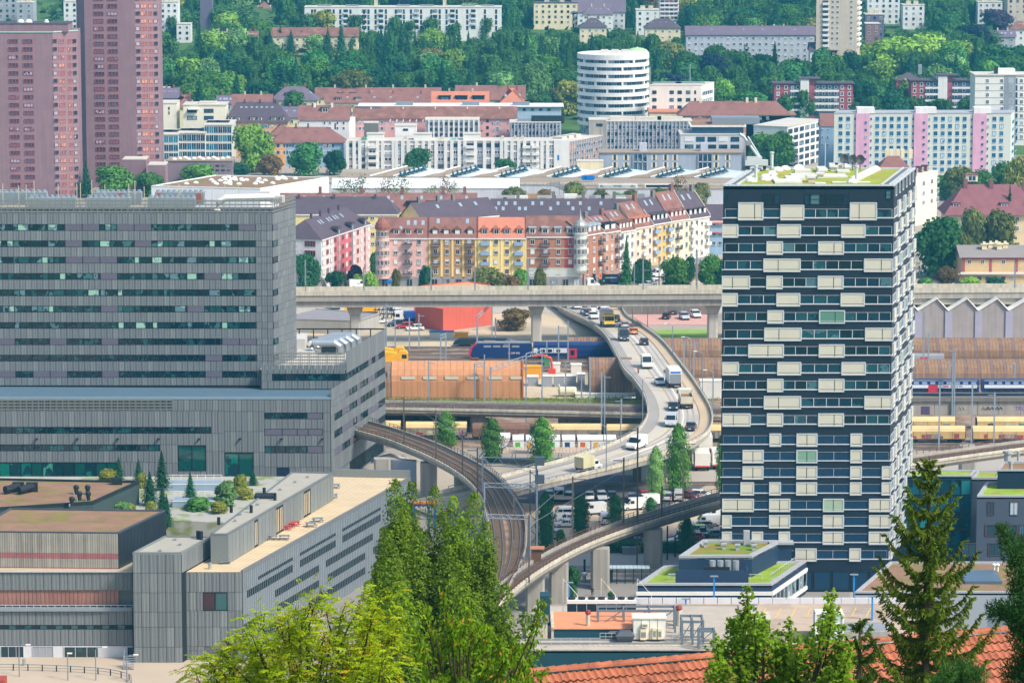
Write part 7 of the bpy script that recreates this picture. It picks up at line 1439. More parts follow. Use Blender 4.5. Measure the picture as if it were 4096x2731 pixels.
b=mk(TGREY);b.fr((a.x,a.y,0));b.box(2.6,L-.4,-1.2,1.2,4.3,4.55);b.box(4,7,-.6,.6,4.55,4.8);b.tube([(L*.55,-.4,4.6),(L*.65,0,5.1),(L*.75,.4,4.6)],.07,4);b.bd('roof_equipment',t)
srs(t,a,0,[(4+i*2.4,5.9+i*2.4,3.3,3.8)for i in range(int((L-6)/2.4))],TGREY,'grille',1.45);srs(t,a,0,[(L*.62,L*.66,1.6,2.0)],TRED_,'logo',1.46);tx_('OFF FFS',(a.x+L*.74,a.y-1.5,1.8),.7,WHT,t);bogies(t,a,L,0,(3,L-2.4))
t=th_('passenger_coach','dark blue and white double deck coach behind the locomotive','train car',tuple(c));L=e.x-c.x+14
loft_train(t,c+Vector((.3,0,0)),L,CARP,0,TBLUE);srs(t,c,0,[(-.0+.4,1.4,1.9,3.1),(2,5.4,1.9,3.1),(5.5,8.9,1.9,3.1)],TWHT,'white_panel',1.55);srs(t,c,0,[(2.2,3.3,2.1,2.8),(4,5.1,2.1,2.8),(6.2,7.2,2.1,2.8)],CGL,'window',1.58);srs(t,c,0,[(9.2,11.4,.6,3.0)],TRED_,'door',1.56);srs(t,c,0,[(9.8,10.8,1.3,2.6)],CGL,'door_window',1.6);bogies(t,c,L,0,(3,L-3))
t=th_('dark_wagon','low dark flat wagon behind the locomotive','train car',tuple(gnd(1815,1384)));p=gnd(1812,1384);b=mk(mat('wagon_blackgreen','28353a',.6,.15));b.fr(p);prof(b,[(0,.6),(14,.6),(15,1.4),(13.8,2.0),(2,2.1),(.6,1.4)],2.6);b.bd('body',t);bogies(t,p,15,0,(3,12))
for k,(x0,x1,y,h)in enumerate(((1380,1619,1437,3.2),(1380,1632,1457,3.5))):
 p=gnd(x0,y);q=gnd(x1,y);L=q.x-p.x;t=th_('rail_crane','yellow track maintenance vehicle, %s of the pair beside the grey block'%('rear','front')[k],'rail vehicle',tuple(p),0,'yellow maintenance vehicles');YV=mat('vehicle_yellow','f0b020',.5,.12,.6)
 b=mk(YV);b.fr(p);prof(b,[(0,.7),(L,.7),(L,h-.6),(L-.4,h),(L-2.2,h),(L-2.6,h-.6),(L-4,h-.3),(L-9,h+.1),(0,h)],2.7);b.bd('body',t);srs(t,p,0,[(L-1.5,L-.3,1.7,2.7)],CGL,'window',1.36);srs(t,p,0,[(L-9.5+i*1.4,L-8.4+i*1.4,1.8,2.6)for i in range(3)],mat('vent_ochre','b5822a',.7,.1),'vent',1.36);bogies(t,p,L,0,(3,L-2.5))
p=at(3560,1588,832);p.z=4.3
t=th_('embankment','grey retaining wall with graffiti carrying the blue and white train','wall',(p.x,p.y,0));
for i in range(9):b=mk(CONC);x=p.x+i*5;b.box(x+.04,x+4.96,p.y-3,p.y+4,0,3.2);b.bd('wall_panel',t)
b=mk(CONCD);b.box(p.x,p.x+45,p.y-3.5,p.y+4,3.2,4.1);b.bd('deck',t);b=mk(mat('door_violet','574a66',.8,.1));q=at(3701,1665,p.y-3);b.box(q.x-1,q.x+1,q.y-.06,q.y,.1,2.0);b.bd('door',t)
tx_('TRUE',(at(4078,1655,p.y).x,p.y-3.04,1.5),1.3,mat('spray_purple','8a4fae',.8,.1),t,name='graffiti')
for x,c_ in((3960,'39405a'),(3845,'9aa58f'),(3995,'39405a'),(3940,'a5747a')):q=at(x,1650,p.y-3);b=mk(mat('spray_'+c_,c_,.8,.5,1.2));b.tube([(q.x-.8,q.y-.03,1.2),(q.x-.3,q.y-.03,1.9),(q.x,q.y-.03,1.2),(q.x+.5,q.y-.03,1.9),(q.x+.8,q.y-.03,1.3)],.12,4);b.bd('graffiti',t)
for k in range(2):
 L=20.5;q=p+Vector((k*21.2,0,0));t=th_('passenger_coach','blue white double deck coach right of the tower, %s'%('with red door','at the right edge')[k],'train car',tuple(q),0,'double deck coaches at right');loft_train(t,q,L,[(y,h*.82)for y,h in CARP],4.3,TBLUE);srs(t,q,4.3,[(.5,L-.5,1.75,2.5)],TWHT,'white_band',1.55);srs(t,q,4.3,[(.5,L-.5,3.35,3.6)],TGREY,'roof_line',1.42)
 srs(t,q,4.3,[(1.5+i*1.9,2.7+i*1.9,2.65,3.2)for i in range(10)],mat('window_pale','8fa8c9',.2,.1),'upper_window',1.56);srs(t,q,4.3,[(1.5+i*1.9,2.7+i*1.9,1.0,1.55)for i in range(10)],CGL,'lower_window',1.56)
 if not k:srs(t,q,4.3,[(8.7,10.9,.7,2.5)],TRED_,'door',1.58)
 srs(t,q,4.3,[(12.2,13.4,2.0,2.3)],TRED_,'logo',1.58);tx_('SBB CFF FFS',(q.x+15.2,q.y-1.6,4.3+2.15),.55,TBLUE,t)
WTAN=mat('wagon_tan','c9a86c',.7,.2,.5,streak=.2);WTOP=mat('wagon_top','d9bd86',.6,.15,.3);WBRN=mat('wagon_brown','7a5a4c',.7,.25,.6,streak=.25);WGR=mat('wagon_grey','8f8576',.7,.3,.5,streak=.3)
WPR=[(-1.4,1.1),(-1.45,2.9),(-1.1,3.7),(-.4,4.1),(.4,4.1),(1.1,3.7),(1.45,2.9),(1.4,1.1)]
def wg_(x0,x1,y,label,m1,m2,word=None,z=0.0,hs=1.0,group='sliding wall wagons behind the poplars',wc='e8b04a',tcol=None):
 p,q=gnd(x0,y,z),gnd(x1,y,z);L=q.x-p.x-.8;t=th_('goods_wagon',label,'train car',tuple(p),0,group)
 b=mk(m2);b.fr((p.x,p.y,z));pr=[(yy,h*hs)for yy,h in WPR[1:-1]];n=len(pr);k=b.pts([(0,yy,h)for yy,h in pr]+[(L,yy,h)for yy,h in pr]);b.fcs(k,[(i,n+i,n+i+1,i+1)for i in range(n-1)]);b.bd('roof',t)
 npn=5
 for i in range(npn):b=mk(m1);b.fr((p.x+L*i/npn,p.y,z));b.box(.05,L/npn-.05,-1.42,1.42,1.1*hs,2.9*hs);b.bd('side_panel',t)
 b=mk(DARK);b.fr((p.x,p.y,z));b.box(0,L,-1.2,1.2,.8*hs,1.1*hs);b.box(-.1,0,-1.3,1.3,1.1*hs,3.6*hs);b.box(L,L+.1,-1.3,1.3,1.1*hs,3.6*hs);b.bd('frame',t);bogies(t,p,L,z,(2.2,L-2.2))
 rr=random.Random(x0)
 if word:tx_(word,(p.x+L*(.72 if x0<3000 else.5),p.y-1.48,z+2.05*hs),1.9*hs,mat('cargo_'+wc,wc,.7,.08),t)
 for i in range(4):c_=rr.choice(('8f5f86','a54a4a','4a4a55','5f8a86','b5b09c'));b=mk(mat('tag_'+c_,c_,.8,.5,1.4));x=p.x+L*(.1+.22*i)+rr.random();b.box(x,x+.8+rr.random()*1.4,p.y-1.45,p.y-1.41,z+1.25*hs,z+(1.7+rr.random()*.7)*hs);b.bd('graffiti',t)
 return t
for a in((1250,1618,1751,'tan sliding wall wagon with yellow lettering at the grey block edge',WTAN,WTOP,'cargo'),(1624,1882,1755,'tan sliding wall wagon with yellow lettering behind the left poplar',WGR,WTOP,'cargo'),(1890,2135,1760,'brown covered wagon between the left and middle poplars',WBRN,WBRN,None),(2140,2420,1763,'tan covered wagon with purple tags right of the middle poplars',WGR,WTOP,None),(2426,2700,1765,'tan covered wagon ending under the road bridge',WGR,WTOP,None),(2704,2930,1766,'tan covered wagon right of the bridge bend',WGR,WTOP,None)):wg_(*a,hs=.95)
for a in((3540,3832,1716,'tan hopper wagon in the rear row right of the tower',WTAN,WTOP,'cargo'),(3905,4200,1716,'tan hopper wagon in the rear row at the right edge',WTAN,WTOP,'cargo')):wg_(*a,hs=.7,group='hopper wagons right of the tower',wc='d5c9a8')
for a in((3600,3872,1768,'tan graffitied hopper wagon in the front row right of the tower',WTAN,WTOP,'cargo'),(3888,4190,1768,'tan graffitied hopper wagon in the front row at the right edge',WTAN,WTOP,'cargo')):wg_(*a,hs=.9,group='hopper wagons right of the tower',wc='8f8ea8')
t=th_('platform_roof','dark ribbed platform roof over a dark red train at left','canopy',tuple(gnd(1500,1715)));p,q=gnd(1400,1718),gnd(1860,1722);n=44
for i in range(n):b=mk(mat('ribbed_roof','5a5760',.7,.2,.8));x=p.x+(q.x-p.x)*i/n;b.box(x+.04,x+(q.x-p.x)/n-.04,p.y-.5,p.y+4,3.4,3.62);b.bd('roof_sheet',t)
for i in range(8):b=mk(DARK);x=p.x+(q.x-p.x)*(i+.5)/8;b.box(x-.12,x+.12,p.y+1,p.y+1.3,0,3.4);b.bd('post',t)
t=th_('stored_train','dark red train standing under the ribbed platform roof','train car',tuple(p));b=mk(mat('train_maroon','6a2f44',.7,.2));b.box(p.x,q.x+1.8,p.y+1.6,p.y+4.4,.5,3.0);b.bd('body',t);srs(t,p+Vector((0,1.6,0)),0,[(1+i*2.6,2.9+i*2.6,1.5,2.5)for i in range(12)],CGL,'window',.02)
COR=mat('corten_orange','c48b61',.8,.14,.2,streak=.16);CORD=mat('corten_brown','8e7056',.8,.25,.3,streak=.3);CORV=mat('corten_violet','7d6660',.8,.2,.3,streak=.25)
def bl_(name,label,x0,x1,ybase,d,h,pan,mats,wins=0,group=None,z=0.0,endm=None):
 p,q=gnd(x0,ybase,z),gnd(x1,ybase,z);L=q.x-p.x;t=th_(name,label,'hall',tuple(p),0,group);n=max(2,round(L/pan));A=[(-cos(i/9*pi)*d/2+d/2,h*(.5 if wins else.22)+sin(i/9*pi)*h*(.5 if wins else.78))for i in range(10)]
 pr=[(0,0)]+A+[(d,0)]
 for i in range(n):
  b=mk(mats[i%len(mats)]if not callable(mats)else mats(i));b.fr((p.x+L*i/n,p.y,z));k=len(pr);w=L/n-.05;qq=b.pts([(0,y,hh)for y,hh in pr]+[(w,y,hh)for y,hh in pr]);b.fcs(qq,[(j,k+j,k+j+1,j+1)for j in range(k-1)]);b.bd('cladding_panel',t)
 for x,o_ in((.3,1),(L-.35,-1)):
  b=mk(endm or CORV);b.fr((p.x+x,p.y,z));k=b.pts([(0,y,hh-.05)for y,hh in pr]);b.fcs(k,[tuple(range(len(pr)))]);b.bd('end_wall',t)
 for i in range(wins):x=p.x+L*(i+.45)/wins;b=mk(mat('strip_window','c9cbb9',.4,.08));b.box(x,x+L/wins*.62,p.y-.08,p.y+.05,h*.56,h*.64);b.bd('strip_window',t)
 return t,p,q
t,p,q=bl_('orange_hall','bright orange barrel roofed hall beside the tracks',1566,2090,1597,9,8.6,1.55,[COR],6,endm=mat('hall_inside','7a3f2a',.9,.1));b=mk(mat('hall_rim','a55f38',.8,.1));pr=[(-cos(i/9*pi)*4.6+4.5,4.35+sin(i/9*pi)*4.4)for i in range(10)];b.tube([(q.x,p.y,0)]+[(q.x,p.y+y,z)for y,z in pr]+[(q.x,p.y+9,0)],.28,5);b.bd('end_rim',t)
BR=[CORD,CORD,CORV,CORD];random.seed(4)
bl_('rusty_hall','rust brown ribbed hall end at the left of the orange hall',1420,1564,1598,9,8.4,.9,BR,endm=CORV,group='rusty ribbed halls')
bl_('rusty_hall','rusty ribbed hall rear one left of the road bridge',2274,2420,1430,9,4.6,.8,BR,group='rusty ribbed halls',z=0.0)
bl_('rusty_hall','rusty ribbed hall front one left of the road bridge',2356,2530,1570,10,7.8,.8,BR,group='rusty ribbed halls')
bl_('rusty_hall','long rusty ribbed hall right of the bridge, rear one',2560,2960,1440,9,5.0,.8,BR,group='rusty ribbed halls')
bl_('rusty_hall','long rusty ribbed hall right of the bridge, front one',2680,2960,1512,9,4.4,.8,BR,group='rusty ribbed halls')
bl_('rusty_hall','long rusty ribbed hall right of the navy tower, rear one',3520,4250,1442,9,5.2,.8,BR,group='rusty ribbed halls')
t,p,q=bl_('rusty_hall','long rusty ribbed hall right of the navy tower, front one',3520,4250,1538,9,5.6,.8,BR,group='rusty ribbed halls')
t=th_('small_train','short red and grey train between the two rusty halls at right','train car',tuple(gnd(3670,1452)));p=gnd(3600,1456);loft_train(t,p,11,[(y,h*.6)for y,h in CARP],0,TGREY);srs(t,p,0,[(5,7,.7,2.0)],TRED_,'red_panel',1.52)
RH=mat('hall_red','c9604e',.85,.14,.15,streak=.12)
r,P=rbk('red_hall','plain red rendered hall with flat roof in front of the viaduct',[(1655,1152),(1965,1152),(1960,1140),(1880,1128),(1690,1145)],8.2,0,RH,mat('red_roof','c9986c',.9,.1),.4,.25)
p=gnd(1660,1318);
r,P=rbk('red_hall','red rendered hall standing below the viaduct',[(1661,1216),(1772,1236),(1966,1212),(1855,1196)],zat(1216,gnd(1661,1305).y),0,RH,None,0)
r,P=rbk('grey_shed','low grey shed with flat felt roof at the edge of the tall grey block',[(1100,1275),(1432,1284),(1518,1256),(1260,1236)],3.6,0,W_('shed_grey','a9a59f'),mat('shed_felt','8f898c',.9,.12),.3,.2);f=Face(r,P[0],P[1])
for i in range(9):f.put('wall_panel',WM.setdefault('shp',MB().m(MATS['shed_grey']).box(-.48,.48,-.06,0,0,1).mesh('wall_panel')),f.L*(i+.5)/9,.1,f.L/9,2.8)
ST=mat('store_wall','c9c2ac',.9,.1,.3,streak=.1);r,P=rbk('store_building','pale flat store building with red door under the low viaduct',[(2232,1660),(2560,1665),(2575,1650),(2240,1646)],3.8,0,ST,CONC,.2,.15);f=Face(r,P[0],P[1]);b=f.mb();b.m(mat('door_maroon','6a2f3c',.8,.1));a,_=f.pix(2364,1700);c,_=f.pix(2400,1700);b.box(a,c,-.08,0,0,2.4);b.bd('door',r)
def cr_(name,label,px,py,w,d,h,m,cat='container',group=None,z=0.0,roof=None):
 p=gnd(px,py,z);t=th_(name,label,cat,tuple(p),0,group);b=mk(m);b.box(p.x,p.x+w,p.y,p.y+d,z,z+h);b.bd('body',t)
 b=mk(roof or m);b.box(p.x-.12,p.x+w+.12,p.y-.12,p.y+d+.12,z+h,z+h+.15);b.bd('lid',t)
 for i in range(int(w/.5)):b=mk(m);b.box(p.x+.2+i*.5,p.x+.38+i*.5,p.y-.05,p.y,z+.1,z+h-.1);b.bd('rib',t)
 return t,p
GC=mat('container_grey','9aa2a8',.7,.12)
for k,(x,y,w,h)in enumerate(((2110,1545,2.6,2.3),(2168,1548,2.5,2.6),(2215,1548,2.6,2.6),(2262,1548,2.6,2.6),(2310,1540,1.8,2.6))):cr_('site_container','grey site container with white roof, %s from the left by the orange hall'%('first','second','third','fourth','fifth')[k],x,y,w,2.6,h,GC,group='grey site containers',roof=WHT)
cr_('yellow_container','yellow skip container behind the grey site containers',2090,1516,4.6,2.5,3.0,mat('skip_yellow','eaa51f',.6,.1));cr_('green_container','small green container behind the yellow one',2176,1462,1.6,2,1.9,mat('skip_green','4f8f60',.7,.1));cr_('white_container','white container left of two behind the grey row',2202,1490,2.4,2.6,2.1,WHT);cr_('white_container','white container right of two behind the grey row',2284,1492,2.6,2.6,2.0,WHT);cr_('site_cabin','white site cabin on stilts right of the bridge',2800,1594,6,3,4.2,WHT);cr_('rust_container','rusty box beside the locomotive tracks',1884,1462,1.9,2,1.6,RUST)
cr_('blue_container','long pale container with blue tarpaulin in the yard',1718,1354,6.4,2.4,1.7,mat('skip_pale','c9cfc6',.7,.1),roof=SB);cr_('yellow_trough','yellow open trough beside the blue covered container',1818,1350,3.6,2,1.1,YV)
for k in range(9):cr_('white_sack','white big bag in the row before the front rusty hall, %s from left'%('first','second','third','fourth','fifth','sixth','seventh','eighth','ninth')[k],2302+27*k,1592,1.4,1.2,.95,WHT,'sack','white big bags')
t=th_('tank_wagon','cream tank shaped machine lying in the yard','tank',tuple(gnd(2230,1588)));p=gnd(2232,1586);b=mk(mat('tank_cream','d5cdb0',.7,.12));b.tube([(p.x,p.y,1.2),(p.x+.5,p.y,1.3),(p.x+4,p.y,1.3),(p.x+4.4,p.y,1.3)],[.7,1.15,1.15,.9],10);b.bd('tank',t);b=mk(mat('tank_cream2','c9c2a0',.7,.1));b.tube([(p.x+.4,p.y,2.2),(p.x+.1,p.y,3)],.25,6);b.bd('funnel',t)
t=th_('loading_crane','folded red orange loader crane behind the grey containers','crane',tuple(gnd(2200,1500)));p=gnd(2200,1500);CR=mat('crane_red','dd4a30',.6,.1);b=mk(CR);b.tube([(p.x+.6,p.y,1.5),(p.x+.2,p.y,4.2),(p.x-1.6,p.y,5.0),(p.x-4.5,p.y,4.7)],[.35,.35,.28,.18],6);b.bd('boom',t);b=mk(CR);b.box(p.x-.4,p.x+1.4,p.y-.8,p.y+.8,.2,1.6);b.bd('base',t)
t=th_('crawler_crane','yellow lattice crane folded in the yard under the viaduct','crane',tuple(gnd(1390,1250)));p=gnd(1450,1252);b=mk(YV);b.fr(p);b.box(-5,0,-1,1,.8,2.2);b.box(0,4.2,-1.2,1.2,.5,2.6);b.tube([(4,0,2.5),(-6,0,3.2)],.35,5);b.bd('body',t);b=mk(DARK);b.fr(p);b.box(-.5,4,-1.3,1.3,0,.6);b.bd('track',t)
t=th_('timber_rack','dark lattice rack of stacked frames beside the white van in the yard','rack',tuple(gnd(1540,1272)));p=gnd(1500,1274)
for i in range(5):b=mk(DARK);b.fr((p.x+i*1.1,p.y,0));b.box(0,.15,-.5,.5,0,4.6-.35*i);b.box(-.4,.7,-.5,.5,1.2,1.35);b.box(-.4,.7,-.5,.5,2.4,2.55);b.tube([(0,0,0),(1.1,0,3)],.08,4);b.bd('frame',t)
TENT=mat('tent_white','e6e6e2',.7,.06)
for k,x in enumerate((2052,2098,2140,2190,2250,2312,2365,2415,1990)):
 p=gnd(x,1808 if k<8 else 1800);t=th_('market_trailer','white market trailer, %s'%('first right of the left poplar','second right of the left poplar','third, next to the middle poplar','fourth, hidden behind the right poplar','fifth, right of the right poplar','sixth with carrot picture','seventh with corn picture','last one before the bridge parapet','with red lettering between the left poplars')[k],'trailer',tuple(p),0,'white market trailers')
 b=mk(TENT);b.box(p.x,p.x+2.7,p.y,p.y+6,.5,2.6);b.bd('body',t);b=mk(TENT);b.prism([(p.x-.1,p.y-.1),(p.x+2.8,p.y-.1),(p.x+2.8,p.y+6.1),(p.x-.1,p.y+6.1)],2.6,2.85);b.bd('roof',t);b=mk(BUMP);b.box(p.x+.2,p.x+2.5,p.y+.2,p.y+5.8,0,.5);b.bd('chassis',t)
 c_=('5fb040','d9a040','3f6fae','4fae50','26466e','d06a30','e0b030','6fc030','d0403a')[k]
 if k==8:tx_('MIGROS',(p.x+1.4,p.y-.04,1.9),.75,mat('letter_red','d0403a',.6,.05),t)
 else:b=mk(mat('print_'+c_,c_,.7,.25,1.5));b.box(p.x+.5,p.x+1.6,p.y-.03,p.y,.9,2.2);b.bd('print',t)
p,q=gnd(2010,1858),gnd(2350,1858);t=th_('loading_roof','flat pale ribbed roof before the market trailers','canopy',(p.x,p.y,0))
for i in range(24):b=mk(mat('ribbed_tan','bda68f',.8,.12));x=p.x+(q.x-p.x)*i/24;b.box(x+.03,x+(q.x-p.x)/24-.03,p.y,p.y+7,2.4,2.6);b.bd('roof_sheet',t)
for x in(2055,2240,2345,2410):w=gnd(x,1845);t=th_('easel','green folding frame beside the trailers, near the %s'%{2055:'left poplar',2240:'right poplar',2345:'carrot trailer',2410:'bridge'}[x],'frame',tuple(w),0,'green frames');b=mk(mat('frame_green','3fae60',.6,.1));b.tube([(w.x-.5,w.y,0),(w.x,w.y,4),(w.x+.5,w.y,0)],.09,4);b.bd('legs',t)
for k,(x,y,w_)in enumerate(((2780,1885,3.2),(2850,1880,4),(2795,1815,3))):
 p=gnd(x,y,.06);t=th_('truck_trailer','white box trailer %s'%('with red edge beside the broad poplar','at the tower edge behind the poplars','behind the bridge rail near the poplar')[k],'trailer',tuple(p),0,'white box trailers');b=mk(WHT);b.box(p.x,p.x+w_,p.y,p.y+7,1.1,3.9);b.bd('box_body',t);b=mk(MATS['letter_red']);b.box(p.x+.1,p.x+w_-.1,p.y-.03,p.y,1.0,1.3);b.bd('red_edge',t);b=mk(TYRE);[b.tube([(p.x+s-.2,p.y+1.2,.5),(p.x+s+.2,p.y+1.2,.5)],.5,10)for s in(.4,w_-.4)];b.bd('axle',t)
MG='catenary masts in the rail yard'
def mast(px,py,top,where,z=0.0,w=.17,m=None,arm=0):return pole('catenary_mast','%s'%where,px,py,top,w,m or mat('mast_grey','8a97a3',.6,.1),'mast',MG,z,arm)
NEARM=(('before the orange hall left end',1590,1592,1480),('before the orange hall, tall pale one',1715,1700,1444),('beside the brown hall end',1553,1596,1455),('right of the signal gantry',1938,1612,1418),('left of the signal gantry',1898,1608,1490),('at the right end of the orange hall',2104,1700,1465),('above the right poplar',2167,1670,1560),('between orange hall and bridge',2262,1630,1450),('left of the front rusty hall',2326,1612,1495),('at the front rusty hall corner',2360,1612,1428),('in the yard before the white cars',1545,1410,1215),('leaning beside the white cars',1581,1405,1280),('before the row of cars, thin',1638,1408,1270),('with concrete foot before the red hall',1676,1395,1255),('in front of the red hall right corner',1910,1430,1310),('right of the red hall',1968,1375,1285),('at the right corner of the red hall',1982,1370,1272),('left of the locomotive',1763,1458,1340),('left of the locomotive, second',1784,1455,1352),('at the nose of the locomotive',1908,1440,1290),('behind the locomotive middle',2037,1460,1370),('by the coach',2187,1445,1365),('by the red coach door',2234,1455,1302),('left of the upper bridge',2272,1450,1285),('below the bridge bend',2406,1760,1490),('lattice one below the bridge bend',2418,1755,1500),('left of the yellow board',2485,1760,1595),('right of tower beside the zigzag hall',3693,1480,1245),('right of tower before the rear hall',3712,1510,1330),('right of tower, taller of the pair',3816,1660,1395),('right of tower, shorter of the pair',3808,1660,1410),('before the train at right',3790,1590,1450),('on the embankment right',4055,1600,1457),('before the hopper wagons',3755,1800,1540),('before the hopper wagons, middle',3885,1790,1535),('dark one before the hopper wagons',3975,1790,1570),('before the white container at right of bridge',2735,1600,1363),('right of the bridge, upper',2775,1530,1365),('right of the bridge by the containers',2852,1640,1500))
for k,(wh,x,y,tp)in enumerate(NEARM):mast(x,y,tp,'grey overhead line mast '+wh,w=.16,arm=(0,1.4,-1.4)[k%3])
for k,(x,y,tp,z)in enumerate(((1616,1780,1590,9),(1744,1845,1640,9),(1850,1905,1720,9),(1910,1990,1790,9),(2055,2160,1980,9),(2116,2330,2060,9),(2290,2160,1905,9),(2494,2090,1830,9),(2647,2070,1945,9),(2548,2280,1710,0),(2732,2020,1765,0))):
 mast(x,y,tp,'dark overhead line mast on the curved viaducts, %s from the grey block'%('first','second','third','fourth','fifth','sixth','seventh','eighth','ninth','tenth','eleventh')[k],z=z,m=mat('mast_brown','5f5650',.8,.15),w=.15,arm=(2.4,-2)[k%2])
def ts_(label,a,c,z,h=.9):
 t=th_('mast_bridge',label,'gantry',(a.x,a.y,0));b=mk(MATS['mast_grey']);u=(c-a);n=max(4,int(u.length/1.4))
 for dz in(0,h):b.tube([(a.x,a.y,z+dz),(c.x,c.y,z+dz)],.09,4)
 for i in range(n):p=a+u*(i/n);q=a+u*((i+1)/n);b.tube([(p.x,p.y,z+(0 if i%2 else h)),(q.x,q.y,z+(h if i%2 else 0))],.06,4)
 b.bd('truss',t);b=mk(MATS['mast_grey'])
 for p in(a,c):b.box(p.x-.15,p.x+.15,p.y-.15,p.y+.15,0,z+h)
 b.bd('legs',t)
ts_('lattice gantry across the low viaduct tracks',gnd(1963,1700),gnd(2104,1650),12.5);ts_('long lattice gantry right of the first one over the low viaduct',gnd(2104,1660),gnd(2168,1640),13.5);ts_('lattice gantry beside the red hall',gnd(1910,1400),gnd(1968,1340),8.2);ts_('short lattice gantry left of the locomotive',gnd(1763,1455),gnd(1784,1448),6.4);ts_('signal gantry before the orange hall',gnd(1898,1605),gnd(1938,1600),8.2)
ts_('big lattice gantry over the double viaduct before the bridge end',gnd(1930,1975,9),gnd(2145,1985,9),14.6,1.6);ts_('lower lattice gantry over the double viaduct',gnd(1938,2070,9),gnd(2148,2078,9),14.8,.8);ts_('slim lattice gantry over the double viaduct behind the poplar tips',gnd(1950,2200,9),gnd(2120,2205,9),14.8,.7)
t=th_('lattice_mast','tall lattice mast at the lower end of the road bridge','mast',tuple(gnd(2138,2230)));p=gnd(2135,2200)
b=mk(mat('mast_dark','5f6870',.7,.15));zt=at(2135,1880,p.y).z
for dx,dy in((-.7,-.7),(.7,-.7),(.7,.7),(-.7,.7)):b.tube([(p.x+dx,p.y+dy,0),(p.x+dx,p.y+dy,zt)],.1,4)
for i in range(int(zt/1.4)):s=1 if i%2 else-1;b.tube([(p.x-.7*s,p.y-.7,i*1.4),(p.x+.7*s,p.y-.7,i*1.4+1.4)],.06,4);b.tube([(p.x-.7,p.y-.7*s,i*1.4),(p.x-.7,p.y+.7*s,i*1.4+1.4)],.06,4)
b.bd('lattice',t)
for i,z in enumerate((13,16.5)):b=mk(GREY);b.box(p.x+.2,p.x+2.0,p.y-.9,p.y+.4,z,z+1.6);b.bd('signal_cabinet',t)
w=th_('overhead_wires','thin overhead wires strung between the masts of the viaducts','wires',(0,700,10))
for pts in([(1380,1640),(1616,1600),(1744,1650),(1850,1730),(1910,1800)],[(1616,1600),(1910,1790),(2116,2070)],[(2116,2065),(2290,1915),(2494,1840),(2647,1780),(2900,1730)],[(2116,2100),(2494,1880),(2732,1800),(2900,1770)],[(1744,1660),(1953,1850),(2138,1890)]):
 b=mk(GREY);b.tube([gnd(x,y,15)for x,y in pts],.035,3);b.bd('wire',w)
LP=(('beside the cyclist lane at the upper bend',2570,1690,1510,8.2,2.6),('by the left parapet with long curved arm',2482,1765,1590,8,2.4),('over the lower ramp of the road bridge',2425,1890,1700,7,-2),('right of the bridge, upper of the row',2690,1440,1295,6,-2),('right of the bridge, second of the row',2760,1500,1348,7,-2),('right of the bridge, third of the row',2810,1580,1405,8,-2),('right of the bridge, lowest of the row',2850,1660,1480,8,-2),('behind the viaduct end of the bridge',2530,1300,1155,3,-1.6),('under the viaduct by the retaining wall',2590,1330,1205,1,-2),('left below the double viaduct near the grey block',1625,1915,1823,0,-1),('beside the concrete wall under the double viaduct',1650,1935,1845,0,1))
for wh,x,y,tp,z,ar in LP:lamp(x,y,tp,'curved grey street lamp '+wh,z,ar,group='street lamps of the road bridge')
for k,(x,y,tp)in enumerate(((2856,2398,2305),(2743,2420,2395),(3415,2400,2298),(3488,2480,2385),(2277,2405,2330),(3014,2460,2418))):pole('blue_post','bright blue lamp post %s'%('before the navy low building','beside the parking ramp railing','before the dark tower base','left of the spruce on the parking deck','behind the rooftop fans','at the parking stairs')[k],x,y,tp,.13,mat('post_blue','2a86d0',.5,.08),'lamp post','blue lamp posts on the parking deck',z=14.0)
t=th_('tram_shelter','long tram stop shelter with pale glass roof below the rail piers','shelter',tuple(gnd(2365,2330)));p,q=gnd(2368,2336),gnd(2600,2336)
for i in range(14):b=mk(mat('shelter_roof','b9c9cc',.3,.1));x=p.x+(q.x-p.x)*i/14;b.box(x+.03,x+(q.x-p.x)/14-.03,p.y,p.y+2.6,2.9,3.0);b.bd('roof_pane',t)
for i in range(8):b=mk(DARK);x=p.x+(q.x-p.x)*i/7;b.box(x-.08,x+.08,p.y+.2,p.y+.36,0,2.9);b.bd('post',t)
b=mk(mat('panel_navy','1f2b3c',.5,.1));b.box(p.x,p.x+3.8,p.y+.3,p.y+.4,.3,2.6);b.bd('panel',t)
for y in(2285,2300):b=mk(CONCL);p,q=gnd(2330,y,0),gnd(2640,y,0);b.box(p.x,q.x,p.y,p.y+.8,0,.35);tag(b.bd('platform_kerb'),'pale raised tram platform edge, %s one behind the shelter'%('farther' if y==2285 else 'nearer'),'platform','tram platform edges')
for k,(x,y)in enumerate(((2246,2390),)):
 p=gnd(x,y);b=mk(CONCD);b.lathe([(2.9,0),(2.9,.7),(2.4,.7),(2.4,.4),(.01,.4)],(p.x,p.y+1.5),24);tag(b.bd('tree_planter'),'round concrete planter under the tree by the rail piers','planter')
p=gnd(2337,2325);b=mk(SHINE);b.lathe([(.35,0),(.35,1.3),(.55,1.35),(.5,1.7),(.02,1.8)],(p.x,p.y),10);tag(b.bd('litter_bin'),'steel litter bin left of the tram shelter','bin')
cr_('grey_bin','grey waste container beside the yellow box, left one',2490,2218,1.6,1,1.3,GREY,'waste container','grey waste containers');cr_('grey_bin','grey waste container beside the yellow box, right one',2525,2218,1.3,1,1.3,GREY,'waste container','grey waste containers');cr_('yellow_box','yellow box beside the grey waste containers',2550,2212,.6,.6,1.4,MATS['skip_yellow'],'box')
